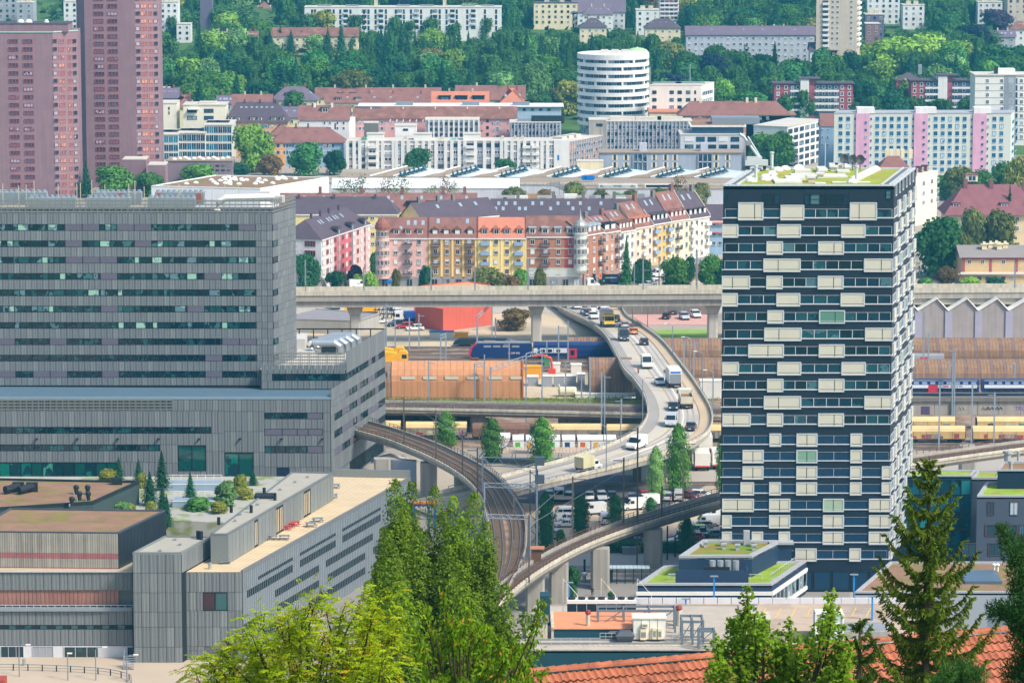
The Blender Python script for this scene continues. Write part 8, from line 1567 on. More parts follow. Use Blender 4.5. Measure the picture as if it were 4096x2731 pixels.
for k,(x,y,tp,wt)in enumerate(((2669,2238,2102,.14),(2700,2228,2146,.16),(2740,2200,2100,.1),(2338,2288,2236,.2))):pole('dark_post','dark street post %s'%('with side sign by the hedge','short and thick by the hedge','slim under the poplar','thick under the viaduct by the shelter')[k],x,y,tp,wt,DARK,'post','dark posts by the hedge')
t=th_('signal_hut','small brown signal hut between the two viaducts','hut',tuple(gnd(2140,2240,9)));p=gnd(2128,2250,9);b=mk(RUST);b.box(p.x,p.x+1.6,p.y,p.y+1.6,7,11.4);b.bd('wall',t);b=mk(mat('hut_roof','b0795a',.8,.1));b.box(p.x-.3,p.x+2.2,p.y-.3,p.y+2,11.4,11.6);b.bd('roof',t)
r,P=rbk('underpass_wall','blue grey concrete abutment beneath the double viaduct',[(1530,1835),(1666,1846),(1666,1838),(1532,1826)],6.8,0,mat('abutment','8d98a8',.9,.12),CONC,0,cat='wall');
t=th_('shelter_roof','grey hipped canopy roof beside the grey block under the viaduct','canopy',tuple(gnd(1560,1900)));p=gnd(1560,1905);b=mk(mat('canopy_grey','a9a59c',.8,.12));k=b.pts([(p.x-4,p.y-3,3.4),(p.x+4,p.y-3,3.4),(p.x+4,p.y+3,3.4),(p.x-4,p.y+3,3.4),(p.x,p.y,5)]);b.fcs(k,[(0,1,4),(1,2,4),(2,3,4),(3,0,4),(3,2,1,0)]);b.bd('roof',t);b=mk(SB);[b.box(p.x+s-.15,p.x+s+.15,p.y-2.5,p.y-2.2,0,3.4)for s in(-3,3)];b.bd('post',t)
t=th_('steel_portal','bright blue steel frame with orange top behind the tall poplars','gantry',tuple(gnd(1690,2140)));p=gnd(1690,2150);FB=mat('frame_bright_blue','1f5fae',.5,.1);b=mk(FB);[b.box(p.x+s-.25,p.x+s+.25,p.y,p.y+.5,0,6.6)for s in(-1.6,1.2,2.4)];b.box(p.x-2.8,p.x+2.8,p.y-.1,p.y+.6,6.2,6.7);b.bd('frame',t);b=mk(MATS['sign_orange']);b.box(p.x-3,p.x+3,p.y-.3,p.y+1.2,6.7,7.0);b.bd('top',t)
def ps_(px,py,z,label,legs,top,hair,pose='walk',s=1.0,extra=None):
 p=gnd(px,py,z);t=th_('person',label,'person',tuple(p));bm_=bpy.data.meshes.new('figure')
 V=[(0,0,.95),(0,0,1.2),(0,0,1.42),(0,-.02,1.52),(0,-.04,1.66),(.1,0,.9),(.12,-.12,.5),(.12,.04,.08),(.12,-.1,.04),(-.1,0,.9),(-.12,.14,.5),(-.12,.34,.1),(-.12,.2,.04),(.2,0,1.4),(.25,.04,1.12),(.25,-.08,.86),(-.2,0,1.4),(-.25,-.04,1.12),(-.25,-.14,.88)]
 if pose=='sit':V=[(0,0,.5),(0,0,.8),(0,.02,1.0),(0,0,1.1),(0,-.03,1.24),(.1,0,.5),(.12,-.42,.52),(.12,-.42,.1),(.12,-.55,.06),(-.1,0,.5),(-.12,-.42,.52),(-.12,-.42,.1),(-.12,-.55,.06),(.2,0,.98),(.24,-.1,.72),(.16,-.34,.62),(-.2,0,.98),(-.24,-.1,.72),(-.16,-.34,.62)]
 E=[(0,1),(1,2),(2,3),(3,4),(0,5),(5,6),(6,7),(7,8),(0,9),(9,10),(10,11),(11,12),(2,13),(13,14),(14,15),(2,16),(16,17),(17,18)]
 bm_.from_pydata([Vector(v)*s for v in V],E,[]);o=bpy.data.objects.new('figure',bm_);COL.objects.link(o);o.modifiers.new('skin','SKIN');RR=[.15,.15,.16,.06,.11,.1,.075,.05,.05,.1,.075,.05,.05,.07,.05,.035,.07,.05,.035]
 for i,r in enumerate(RR):bm_.skin_vertices[0].data[i].radius=(r*s,r*s)
 bm_.skin_vertices[0].data[0].use_root=True;sub=o.modifiers.new('sub','SUBSURF');sub.levels=1;dg=bpy.context.evaluated_depsgraph_get();me=bpy.data.meshes.new_from_object(o.evaluated_get(dg));bpy.data.objects.remove(o)
 me.name='body';M3=[mat('cloth_'+legs,legs,.9,.1),mat('cloth_'+top,top,.9,.1),mat('skin_tone','c99a80',.7,.08)];me.materials.clear();[me.materials.append(m)for m in M3]
 zh,zw_=(1.52,.95)if pose!='sit' else(1.1,.55)
 for f_ in me.polygons:z_=f_.center.z/s;f_.material_index=2 if z_>zh else 1 if z_>zw_ else 0
 part('body',me,t,p);b=mk(mat('hair_'+hair,hair,.9,.1));c=Vector(V[4])*s;b.lathe([(.02*s,c.z+.16*s),(.11*s,c.z+.1*s),(.125*s,c.z),(.12*s,c.z-.2*s),(.08*s,c.z-.26*s)],(p.x,p.y+.03),8);k=b.bd('hair',t);k.location.z=z;return t,p
ps_(2369,2382,.05,'person in dark clothes walking on the plaza beside the rail pier','23262e','2e3038','1f1a18');ps_(2199,2377,.7,'person in dark clothes sitting on the round planter rim','2a2a32','34303a','241c1a','sit')
f,g=nrd(2556,1488);q=roadpt(f,g,.05);d=q-Vector((0,0,CZ));c=d.y*CP-d.z*SP;px,py=2048+F*d.x/c,1365.5-F*(d.z*CP+d.y*SP)/c
t,p=ps_(px,py,q.z+.35,'cyclist in reddish top riding down the footway of the bridge','3a2f30','a5634a','5a3a28','sit')
t=th_('bicycle','dark bicycle under the cyclist on the bridge','bicycle',tuple(q));
for s in(-.55,.5):b=mk(TYRE);ang=np.linspace(0,2*pi,15);b.tube([(q.x,q.y+s+.33*cos(a),q.z+.34+.33*sin(a))for a in ang],.03,4,False);b.bd('wheel',t)
b=mk(DARK);b.tube([(q.x,q.y-.5,q.z+.34),(q.x,q.y-.35,q.z+.95),(q.x,q.y+.2,q.z+.8),(q.x,q.y+.45,q.z+.34),(q.x,q.y,q.z+.34),(q.x,q.y-.35,q.z+.8)],.03,4);b.bd('frame',t);b=mk(DARK);b.tube([(q.x-.28,q.y-.38,q.z+1.0),(q.x+.28,q.y-.38,q.z+1.0)],.025,4);b.bd('handlebar',t);b=mk(DARK);b.cbox(q.x,q.y+.2,q.z+.82,.14,.26,.06);b.bd('saddle',t)
LEAF=leafmat('leaf_far',.22,.45,scale=.22,rnd=.3);LEAFN=leafmat('leaf_near',.42,.3,scale=1.2,rnd=.3);BARK=mat('bark','4d4238',.95,.25,2)
nr=np.random.RandomState(5)
ZH={'c':2.1,'p':2.2}
def unit(v):return v/np.maximum(1e-9,np.linalg.norm(v,axis=1,keepdims=True))
def lfc(name,P,N,s,m,aspect=.6,T=None,extra=None,bend=0.0):
 """many small leaf faces: centres P, normals N, half lengths s, optional long axis T"""
 n=len(P);N=unit(N);r=nr.normal(size=(n,3))if T is None else T;a=unit(np.cross(N,np.cross(r,N)));b=np.cross(N,a);s=np.broadcast_to(np.asarray(s,float).reshape(-1,1),(n,1))
 V=np.stack([P-a*s,P+b*s*aspect,P+a*s-N*s*bend,P-b*s*aspect],1).reshape(-1,3)
 nv=len(V);Fv=np.arange(nv,dtype=np.int32);nf=n
 vs,fs=[V],[Fv];tot=[4]*nf
 if extra:
  for ev,ef in extra:
   vs.append(np.array(ev,float));fs.append(np.array([i+nv for f in ef for i in f],np.int32));tot+=[len(f)for f in ef];nv+=len(ev)
 V=np.concatenate(vs);Fv=np.concatenate(fs);me=bpy.data.meshes.new(name);me.vertices.add(len(V));me.vertices.foreach_set('co',V.ravel());me.loops.add(len(Fv));me.loops.foreach_set('vertex_index',Fv)
 me.polygons.add(len(tot));st=np.concatenate([[0],np.cumsum(tot)[:-1]]).astype(np.int32);me.polygons.foreach_set('loop_start',st);me.update(calc_edges=True);me.materials.append(m);return me
def ball(c,r,k=6,rows=4):
 v=[(c[0]+r[0]*sin(pi*(i+.5)/rows)*cos(2*pi*j/k),c[1]+r[1]*sin(pi*(i+.5)/rows)*sin(2*pi*j/k),c[2]+r[2]*cos(pi*(i+.5)/rows))for i in range(rows)for j in range(k)]
 return v,[(i*k+j,(i+1)*k+j,(i+1)*k+(j+1)%k,i*k+(j+1)%k)for i in range(rows-1)for j in range(k)]+[tuple(range(k)),tuple(range((rows-1)*k,rows*k))[::-1]]
def sph(n):return unit(nr.normal(size=(n,3)))
def dec(n=2300,blobs=15,s=.042,m=LEAF,low=.2):
 P,N,ex=[],[],[]
 for i in range(blobs):
  t=nr.rand()*6.28;u=nr.rand();rad=.34*sqrt(u)if i else 0;z=low+(.78-low)*nr.rand()*(1-.35*u)if i else.58;c=np.array([rad*cos(t),rad*sin(t),z]);r=.15+.11*nr.rand()if i else.3;k=int(n*r*r/(blobs*.05))
  d=sph(k);d[:,2]=np.where(d[:,2]<-.45,-d[:,2],d[:,2]);P.append(c+d*r*(.78+.34*nr.rand(k,1)));N.append(d+nr.normal(size=(k,3))*.4);ex.append(ball(c,(r*.72,)*3))
 k=n//8;a_=nr.rand(k)*6.28;P.append(np.stack([.3*np.cos(a_),.3*np.sin(a_),nr.rand(k)*.35],1)*(.7+.5*nr.rand(k,1)));N.append(np.stack([np.cos(a_),np.sin(a_),np.full(k,.6)],1));ex.append(ball((0,0,.25),(.24,.24,.26)))
 P=np.concatenate(P);return lfc('crown',P,np.concatenate(N),s*(.6+.8*nr.rand(len(P))),m,.7,extra=ex)
def con(n=2000,s=.055,m=LEAF,wid=.5,top=1.0):
 t=nr.rand(n)**.75;z=1-t*.95;a=nr.rand(n)*6.283;tier=(z*14)%1;r=wid*t*(.5+.5*tier+.2*nr.normal(size=n))*(.85+.25*np.sin(a*5+np.floor(z*14)*2.4));P=np.stack([r*np.cos(a),r*np.sin(a),z*2.1],1);N=np.stack([np.cos(a),np.sin(a),np.full(n,.9)],1)+nr.normal(size=(n,3))*.35
 ex=[([(wid*.52*(1-i/4)*cos(j),wid*.52*(1-i/4)*sin(j),.1+i/4*1.9)for i in range(5)for j in np.arange(0,6.2,1.05)],[(i*6+j,i*6+(j+1)%6,(i+1)*6+(j+1)%6,(i+1)*6+j)for i in range(4)for j in range(6)])]
 return lfc('crown',P,N,s*(.7+.6*nr.rand(n)),m,.45,T=np.stack([np.cos(a),np.sin(a),np.full(n,-.5)],1),extra=ex)
def pop(n=4200,s=.045,m=LEAF,fat=.5):
 z=nr.rand(n);prof_=np.minimum(1,.45+z/.25)*np.minimum(1,((1.0-z)/.3)**.55);a=nr.rand(n)*6.283;lump=.8+.22*np.sin(a*3+z*17+np.sin(z*9)*2)+.16*nr.normal(size=n);r=fat*prof_*lump;P=np.stack([r*np.cos(a),r*np.sin(a),z*2.2],1);N=np.stack([np.cos(a),np.sin(a),np.full(n,.55)],1)+nr.normal(size=(n,3))*.4
 return lfc('crown',P,N,s*(.7+.6*nr.rand(n)),m,.6,T=np.tile([0,0,1.],(n,1))+nr.normal(size=(n,3))*.4,extra=[ball((0,0,1.1),(fat*.66,fat*.66,1.0),8,6)])
def sparse(n=520,s=.035):
 P=nr.normal(size=(n,3))*[.22,.22,.2]+[0,0,.55];k=nr.rand(9,3)*[.7,.7,.7]+[-.35,-.35,.25];P[::2]=k[nr.randint(0,9,len(P[::2]))]+nr.normal(size=(len(P[::2]),3))*.085
 return lfc('crown',P,nr.normal(size=(n,3))+[0,0,.8],s,LEAF,.7)
CROWN={'d':[dec()for _ in range(5)],'c':[con(),con(wid=.42),con(wid=.5)],'p':[pop(),pop(),pop()],'s':[sparse(),sparse(),sparse()],'r':[dec(1500,7,.06),dec(1500,8,.06)]}
tb_=MB();tb_.m(BARK);tb_.tube([(0,0,0),(.03,.01,.5),(-.02,0,1.0)],[.5,.38,.2],6)
for a,c in(((.0,0,.55),(.9,.3,1.25)),((0,0,.65),(-.8,-.4,1.3)),((0,0,.7),(.2,-.9,1.35))):tb_.tube([a,c],[.22,.08],4)
TRUNK=tb_.mesh('trunk')
G={'g':(.11,.26,.045),'l':(.23,.40,.06),'y':(.30,.33,.05),'q':(.26,.42,.06),'k':(.035,.12,.05),'o':(.17,.19,.05),'b':(.20,.13,.05),'n':(.03,.045,.07),'u':(.085,.055,.10),'m':(.06,.19,.05),'v':(.18,.34,.10)}
CN={'q':'glowing light green','g':'mid green','l':'bright green','y':'yellowish','k':'dark green','o':'olive','b':'brownish','n':'blackish copper','u':'purple','m':'deep green','v':'pale green'}
KND={'d':('broadleaf_tree','broadleaf tree'),'c':('conifer','conifer'),'p':('poplar','poplar'),'s':('street_tree','thin street tree'),'r':('shrub','rounded shrub')}
def tree(k,c,X,Y,h,w,zb=None,label=None,group=None,ct=.07,var=.3):
 zb=terr(Y)if zb is None else zb;t=th_(KND[k][0],label,'shrub' if k=='r' else 'tree',(X,Y,zb),0,group);v=1+var*(rng.random()-.5)*2;col=tuple(min(1,x*v*(1+.1*(rng.random()-.5)))for x in G[c])
 ct={'c':.04,'p':.03,'s':.2,'r':0}.get(k,ct);part('trunk',TRUNK,t,(X,Y,zb),rng.random()*6,(w*.07,w*.07,h*max(ct+.2,.3)));o=part('crown',rng.choice(CROWN[k]),t,(X,Y,zb+h*ct),rng.random()*6.28,(w,w,h*(1-ct)/ZH.get(k,1)),color=col);return t
def tpx(k,c,px,ytop,ybase,wpx,label,group=None,z=None,Y=None):
 if Y is None:
  z0=0 if z is None else z;p=gnd(px,ybase,z0);Y=p.y
  for _ in range(6):
   if z is None:p=gnd(px,ybase,terr(Y));Y=p.y
 else:p=at(px,ybase,Y)
 zb=(terr(Y)if z is None else z)if Y<1e9 else 0;h=at(px,ytop,Y).z-zb;return tree(k,c,p.x,Y,h,wpx*Y/14400*1.08,zb,label,group)
TL=[('d','l',1010,478,690,150,'in front of the orange mansard house'),('d','m',1225,560,705,150,'in front of the red hipped row'),('d','b',1085,610,705,110,'left of the deep green tree before the red row'),('d','k',1335,590,700,90,'between red row and ribbed block'),('d','m',1675,583,690,98,'against the ribbed white block'),('d','m',2022,630,690,80,'at the right half of the ribbed white block'),('d','k',2742,598,690,112,'in front of the grey row with tan shutters'),('d','g',3045,515,680,130,'left half of the pair behind the crane'),('d','g',3125,505,685,130,'right half of the pair behind the crane'),('d','g',465,650,790,170,'left of the white domed hall'),('d','g',600,680,785,110,'right beside the big one left of the white domed hall'),('d','g',800,648,735,150,'above the white domed hall'),('c','k',345,645,790,70,'between the two mauve towers'),('d','k',940,640,720,110,'left of the bright tree below the mansard house'),('d','k',1165,375,445,110,'pair hiding the grey hipped house'),('c','k',1790,330,398,60,'between the long red roofs'),('d','k',1612,340,395,92,'breaking the long red ridge'),('d','v',1968,358,420,70,'before the bright orange roof'),('d','l',2158,338,425,110,'right of the bright orange roof'),('d','o',2240,342,430,100,'left of the round white tower'),('d','k',1405,400,445,80,'over the long blue white block at left'),('d','o',1628,398,445,100,'over the long blue white block in the middle'),('c','k',1080,118,225,60,'first before the brown roofed row among park trees'),('c','k',1122,108,222,56,'second before the brown roofed row among park trees'),('c','k',1165,122,225,54,'third before the brown roofed row among park trees'),('c','k',1208,124,222,48,'fourth before the brown roofed row among park trees'),('d','v',1262,128,232,90,'fifth before the brown roofed row among park trees'),('c','k',1312,112,225,50,'sixth before the brown roofed row among park trees'),('c','k',1365,96,230,66,'seventh before the brown roofed row among park trees'),('d','m',3290,172,348,100,'at the left foot of the beige tower'),('d','k',3400,185,348,110,'at the right foot of the beige tower'),('d','g',3345,205,352,110,'before the foot of the beige tower'),('d','q',3430,150,300,190,'left one of the big crown group below the beige tower'),('d','q',3580,130,305,210,'second of the big crown group at upper right'),('d','q',3700,115,300,210,'tallest in the big crown group at upper right'),('d','q',3830,150,300,190,'right one of the big crown group at upper right'),('d','g',3390,215,310,150,'lowest at the left of the big crown group'),('d','q',3500,200,312,160,'in front of the big crown group'),('d','q',3640,205,312,180,'middle front of the big crown group'),('d','g',3780,215,310,160,'right front of the big crown group'),('d','n',3880,82,225,160,'large and dark behind the big crown group'),('d','u',3990,30,130,140,'at the top right near the corner tower'),('d','n',2860,205,350,150,'large and dark right of the round tower'),('d','m',3990,165,300,190,'left of two above the white high rise'),('d','m',4085,170,300,140,'at the right edge above the white high rise'),('d','m',3480,330,450,170,'between the brick gallery blocks, left'),('d','g',3560,300,440,150,'between the brick gallery blocks, tallest'),('d','k',3620,350,455,140,'between the brick gallery blocks, right'),('d','g',3710,340,452,130,'before the second brick gallery block'),('c','k',3275,390,460,70,'before the first brick gallery block'),('d','k',3210,415,470,100,'below the first brick gallery block'),('d','g',3110,370,440,110,'left of the first brick gallery block'),('d','g',3850,385,455,120,'below the second brick gallery block, right'),('d','g',3470,592,690,100,'at the foot of the pale slab, left'),('d','y',3555,595,700,80,'beside the cream mansard chimneys'),('d','o',3840,650,800,140,'before the pale slab'),('d','g',3920,660,834,120,'before the pale slab in the middle right'),('d','g',4015,628,800,150,'before the right end of the pale slab'),('d','y',4080,600,834,120,'at the right edge below the white high rise'),('d','g',3780,690,800,90,'right beside the cream mansard house'),('d','m',3745,845,1110,210,'huge, touching the navy tower'),('d','o',3815,905,1085,110,'huge one leaning right of the tower tree'),('d','o',3885,805,1045,120,'left of two before the red villa'),('d','o',3990,812,1045,140,'right of two before the red villa'),('d','b',3785,1055,1150,95,'small, on the street left of the brick depot'),('c','k',3722,768,860,55,'beside the cream mansard house'),('c','k',4035,740,1010,60,'before the villa roof'),('r','g',3700,1108,1155,80,'behind the viaduct next to the tower'),('r','l',3885,1105,1155,95,'behind the viaduct before the depot'),('r','k',3975,1105,1155,90,'behind the viaduct, right of the depot shrub'),('s','o',1370,715,834,70,'first from left before the white hall roof'),('s','o',1432,700,834,80,'second before the white hall roof'),('s','b',1540,708,834,70,'third before the white hall roof'),('s','o',1600,698,834,90,'fourth before the white hall roof'),('s','o',1720,735,834,60,'fifth before the white hall roof'),('s','b',1772,700,834,60,'sixth before the white hall roof'),('s','o',1820,720,834,50,'seventh before the white hall roof'),('d','o',2055,735,834,90,'left of the sail canopy'),('d','b',2175,748,834,60,'under the sail canopy'),('d','o',2300,712,834,105,'right of the sail canopy'),('d','o',2402,745,834,75,'second right of the sail canopy'),('d','o',2525,748,834,70,'third right of the sail canopy'),('d','o',2635,740,834,85,'fourth right of the sail canopy'),('s','b',2722,700,834,95,'bare topped before the pale hall'),('d','o',2800,720,834,80,'fifth right of the sail canopy'),('d','o',2850,740,815,95,'at the tower edge before the pale hall'),('d','l',1862,843,905,72,'behind the brown house roof'),('d','v',2400,788,860,68,'on the roof terraces, left'),('d','g',2470,762,850,75,'on the roof terraces, right'),('d','v',2310,805,870,62,'behind the brick corner house'),('d','k',1225,1000,1160,100,'before the grey white apartment house'),('d','m',1500,995,1110,50,'between the apartment house and the pink house'),('d','l',1482,1078,1184,70,'at the street corner by the pink house'),('r','k',1345,1075,1158,70,'before the coral bay'),('r','u',1425,1055,1140,70,'at the foot of the coral bay'),('r','l',1435,1090,1150,60,'below the purple shrub'),('c','k',1382,1070,1150,18,'slim, before the coral bay'),('d','o',1583,1062,1184,42,'small, in a box before the pink house'),('d','k',1702,1050,1184,50,'between the pink and the brown house'),('d','o',1955,1058,1184,130,'before the yellow house'),('d','b',2030,1092,1184,130,'before the yellow house, lower right'),('d','o',1900,1115,1184,90,'before the yellow house, lowest left'),('d','g',2080,1060,1184,70,'at the joint of yellow and brick house'),('d','o',2160,1055,1184,55,'small before the brick corner house'),('c','m',2505,950,1150,75,'tall and airy before the white house'),('d','k',2562,1022,1145,60,'dark before the peach house'),('d','k',2592,1030,1140,38,'small before the ochre house'),('d','g',2705,1012,1158,115,'before the cream row houses'),('d','k',2762,1010,1130,45,'small, above the kiosk'),('d','g',2845,1000,1156,110,'right of the kiosk'),('d','k',2895,1020,1158,80,'at the tower edge beside the kiosk'),('r','k',2690,1120,1158,120,'hedge like below the cream houses'),('d','b',2055,1222,1320,140,'under the viaduct left of its pier'),('p','g',1782,1645,1800,82,'first, left, of three before the goods wagons'),('p','g',1967,1672,1848,84,'middle of three before the goods wagons'),('p','g',2169,1668,1866,88,'right of three before the goods wagons'),('p','g',2712,1695,1985,86,'broad, standing before the bridge bend'),('p','v',2622,1783,2012,60,'slim, left of the broad one at the bend'),('p','g',2890,1730,1985,52,'half hidden by the navy tower'),('p','m',2182,1965,2215,66,'tall, left edge of the car park'),('p','m',2322,1972,2168,66,'second in the car park row'),('p','m',2462,1978,2125,64,'third in the car park row'),('p','m',2602,1988,2080,50,'fourth in the car park row'),('p','m',2745,2068,2215,66,'standing alone by the tower in the car park'),('d','m',2290,2250,2395,56,'small, in the round planter'),('r','g',2240,2110,2190,45,'under the viaduct railing at left of the car park'),('d','g',2612,2145,2190,60,'small, behind the tall rail pier'),('r','m',2445,2360,2395,30,'small, at the corner of the navy low building')]
GRN={'p':'poplars of the yard and car park','s':'thin street trees before the hall','c':'single conifers in the town','d':'single broadleaf trees in the town','r':'shrubs in the town'}
for k,c,x,yt,yb,w,wh in TL:tpx(k,c,x,yt,yb,w,'%s %s %s'%(CN[c],KND[k][1],wh),GRN[k])
h=th_('hedge','dark clipped hedge along the near edge of the car park','hedge',tuple(gnd(2600,2215)))
p,q=gnd(2380,2212),gnd(2800,2212);n=5200;P=np.stack([p.x+(q.x-p.x)*nr.rand(n),p.y+nr.rand(n)*1.6-.2,nr.rand(n)**.7*2.1+.15*nr.normal(size=n)],1)-np.array(OFF[h]);part('foliage',lfc('foliage',P,nr.normal(size=(n,3))+[0,-.8,.8],.16,LEAF,.7),h,OFF[h],color=G['m'])
b=mk(mat('hedge_core','2a3f22',.95,.2,1));b.box(p.x,q.x,p.y+.1,p.y+1.2,0,1.7);b.bd('branches',h)
for k,c,x,yt,yb,w,wh in(('c','k',475,1828,1925,62,'left of three near the shop front'),('c','k',555,1835,1925,52,'middle of three near the shop front'),('c','k',648,1803,1960,88,'tallest, right of three near the shop front'),('c','k',600,1885,2020,84,'in front of the tallest one'),('c','k',762,1888,2010,74,'between the two light wells'),('c','k',668,1978,2115,62,'nearest, beside the corrugated hall'),('c','k',1012,1880,1940,58,'at the right end of the shop front'),('c','k',650,1945,2040,70,'low, left of the front light well'),('r','y',430,1868,1925,76,'at the shop front left'),('r','y',568,1885,1950,50,'beside the tallest garden conifer'),('r','y',960,1892,1965,74,'at the right end of the garden'),('r','v',905,1915,2022,100,'silvery, right of the light wells'),('r','y',985,1945,1995,80,'before the penthouse wall'),('r','y',875,2000,2050,80,'lowest right at the penthouse'),('r','y',335,2002,2048,80,'at the edge of the brown roof'),('r','v',470,2000,2055,100,'below the green wall'),('r','y',600,1998,2060,50,'below the green wall, right'),('r','g',790,1985,2040,120,'low, between the light wells'),('r','y',520,2010,2056,60,'trailing by the green wall')):
 tpx(k,c,x,yt,yb,w,'%s garden %s %s'%(CN[c],'pine' if k=='c' else 'shrub',wh),'roof garden plants',z=5.0)
VIS=[(1218,2031,30,106,1900),(3440,3910,120,300,1640)]
for nm,lb_,xl,xr,yt,Y,wl,rf,rm,rh,d in SPEC:s=14500/Y;VIS.append((xl-4,xr+4,yt-(rh*s if rf!='flat' else 0),yt+((2.4 if Y>1700 and xl<2600 else 4.5)if rf!='flat' else 16*max(1,(150-yt)/120))*s*.8,Y))
VIS+=[(2310,2597,190,480,1480),(2597,2881,338,430,1470),(3267,3462,0,160,1700),(2638,2720,0,75,1960),(3097,3415,312,415,1560),(3645,3900,302,385,1560),(3901,4096,285,470,1480),(3337,4071,440,600,1365),(300,645,0,700,1327),(-100,320,60,700,1285),(1086,2300,355,450,1550)]
def p2(X,Y,Z):d=Vector((X,Y,Z-CZ));c=d.y*CP-d.z*SP;return 2048+F*d.x/c,1365.5-F*(d.z*CP+d.y*SP)/c
LM=[(300,'behind the mauve towers'),(900,'right of the taller mauve tower'),(1230,'left of the long white slab'),(1500,'below the left end of the long white slab'),(1780,'below the middle of the long white slab'),(2050,'below the right end of the long white slab'),(2320,'between the white slab and the round tower'),(2620,'above the round tower'),(2950,'below the long pale grey row'),(3270,'left of the beige tower'),(3480,'below the beige tower'),(3800,'right of the beige tower'),(4300,'at the far right edge')]
placed=[];recs=[]
rf_=random.Random(21)
def try_tree(Y,x,k,c,h,w,force=False):
 zb=terr(Y);X=(x-2048)/F*Y*1.005;x0,yb=p2(X,Y,zb);_,ytp=p2(X,Y,zb+h);wp=w*14500/Y
 for a,b_,t,bt,BY in VIS:
  if Y<BY and x0+wp*.42>a and x0-wp*.42<b_ and ytp<bt-(bt-t)*.18 and yb>t:return False
 for qx,qy,qw in placed:
  if(qx-X)**2+((qy-Y)*.55)**2<((qw+w)*.27)**2:return False
 placed.append((X,Y,w));recs.append((ytp,x0,k,c,X,Y,h,w));return True
rows_f=list(np.arange(1545,2420,17.0))
for Y in rows_f:
 for _ in range(75):
  x=rf_.uniform(300,4150);r=rf_.random()
  conz=(1750<Y<1880 and 1500<x<2050)or(1660<Y<1760 and 2080<x<2800)or(1700<Y<1850 and 1080<x<1600)
  k='c' if r<(.75 if conz else.14)else 'd'
  c=('k' if rf_.random()<.8 else 'm')if k=='c' else rf_.choices('gmlvoknyb',(26,20,12,13,9,13,2.5,3,2))[0]
  if x<1080 and k=='d':c=rf_.choices('glvymk',(22,30,18,8,12,8))[0]
  h=rf_.uniform(14,21)if k=='c' else rf_.uniform(11,19);w=h*(rf_.uniform(.38,.5)if k=='c' else rf_.uniform(.75,1.05));try_tree(Y,x,k,c,h,w)
recs.sort(key=lambda r:-r[6]*r[7]/r[5])
big,rest,kc=[],[],{'d':0,'c':0}
for r in recs:
 kc[r[2]]+=1;(big if kc[r[2]]<={'d':185,'c':110}[r[2]]else rest).append(r)
ORD='first second third fourth fifth sixth seventh eighth ninth tenth eleventh twelfth thirteenth fourteenth fifteenth sixteenth seventeenth eighteenth nineteenth twentieth'.split();cnt={}
for ytp,x0,k,c,X,Y,h,w in sorted(big,key=lambda r:r[1]):
 lm=next((t for a,t in LM if x0<a),LM[-1][1]);band='low' if ytp>230 else 'mid' if ytp>120 else 'high';key=(k,c,lm,band);n=cnt[key]=cnt.get(key,0)+1
 tree(k,c,X,Y,h,w,None,'%s %s, %s slope %s'%(ORD[(n-1)%20],CN[c]+(' conifer' if k=='c' else ' tree'),{'low':'lower','mid':'middle','high':'upper'}[band],lm),'trees of the wooded slope')
VV,LI,LT,nv=[],[],[],0
for ytp,x0,k,c,X,Y,h,w in rest:
 me=rf_.choice(CROWN[k]);n=len(me.vertices);co=np.empty(n*3,np.float32);me.vertices.foreach_get('co',co);co=co.reshape(-1,3)*[w,w,h*.95/ZH.get(k,1)]+[X,Y,terr(Y)+h*.05];li=np.empty(len(me.loops),np.int32);me.loops.foreach_get('vertex_index',li);lt=np.empty(len(me.polygons),np.int32);me.polygons.foreach_get('loop_total',lt);VV.append(co);LI.append(li+nv);LT.append(lt);nv+=n
VV,LI,LT=np.concatenate(VV),np.concatenate(LI),np.concatenate(LT);me=bpy.data.meshes.new('wood');me.vertices.add(len(VV));me.vertices.foreach_set('co',VV.ravel());me.loops.add(len(LI));me.loops.foreach_set('vertex_index',LI);me.polygons.add(len(LT));me.polygons.foreach_set('loop_start',np.concatenate([[0],np.cumsum(LT)[:-1]]).astype(np.int32));me.update(calc_edges=True);me.materials.append(leafmat('leaf_wood',.2,.65,False,(.07,.17,.04),.045,.2))
o=part('wood',me,None);tag(o,'closed mass of smaller trees between the big ones on the wooded slope','wood',None,'stuff')
n=9000;P=np.stack([nr.uniform(-420,420,n),nr.uniform(1560,2750,n),np.zeros(n)],1);P[:,2]=.036*(P[:,1]-1450)+nr.rand(n)**2*3.2
keep=np.ones(n,bool);me=lfc('undergrowth',P[keep],nr.normal(size=(n,3))*.5+[0,-.5,1],2.4*(.6+.8*nr.rand(n)),leafmat('leaf_under',.1,.45,False,(.045,.11,.03),.05,.35),.8)
o=part('undergrowth',me,None);tag(o,'dark green undergrowth covering the wooded slope','undergrowth',None,'stuff')
n=2600;P=np.stack([gnd(1500,1597).x+nr.rand(n)*82,np.full(n,gnd(1500,1600).y)+nr.normal(size=n)*1.2,nr.rand(n)*.5],1);o=part('weeds',lfc('weeds',P,nr.normal(size=(n,3))+[0,-.5,.6],.22,leafmat('leaf_weed',.1,.4,False,(.22,.26,.07),1,.4),.5),None);tag(o,'green weeds along the foot of the orange hall','weeds',None,'stuff')
TEAL=mat('teal_wall','1d4450',.7,.12,.2);PF_=525;zt=zat(2602,PF_);S_=14500/PF_
r,P=rbk('plant_building','dark teal building whose gravel roof carries ventilation plant',[(2060,2602),(2990,2602),(2960,2420),(2140,2420)],zt,0,TEAL,GRAV,.3,.15,CONC)
def rp_(x,y,dz=0):return gnd(x,y,zt+dz)
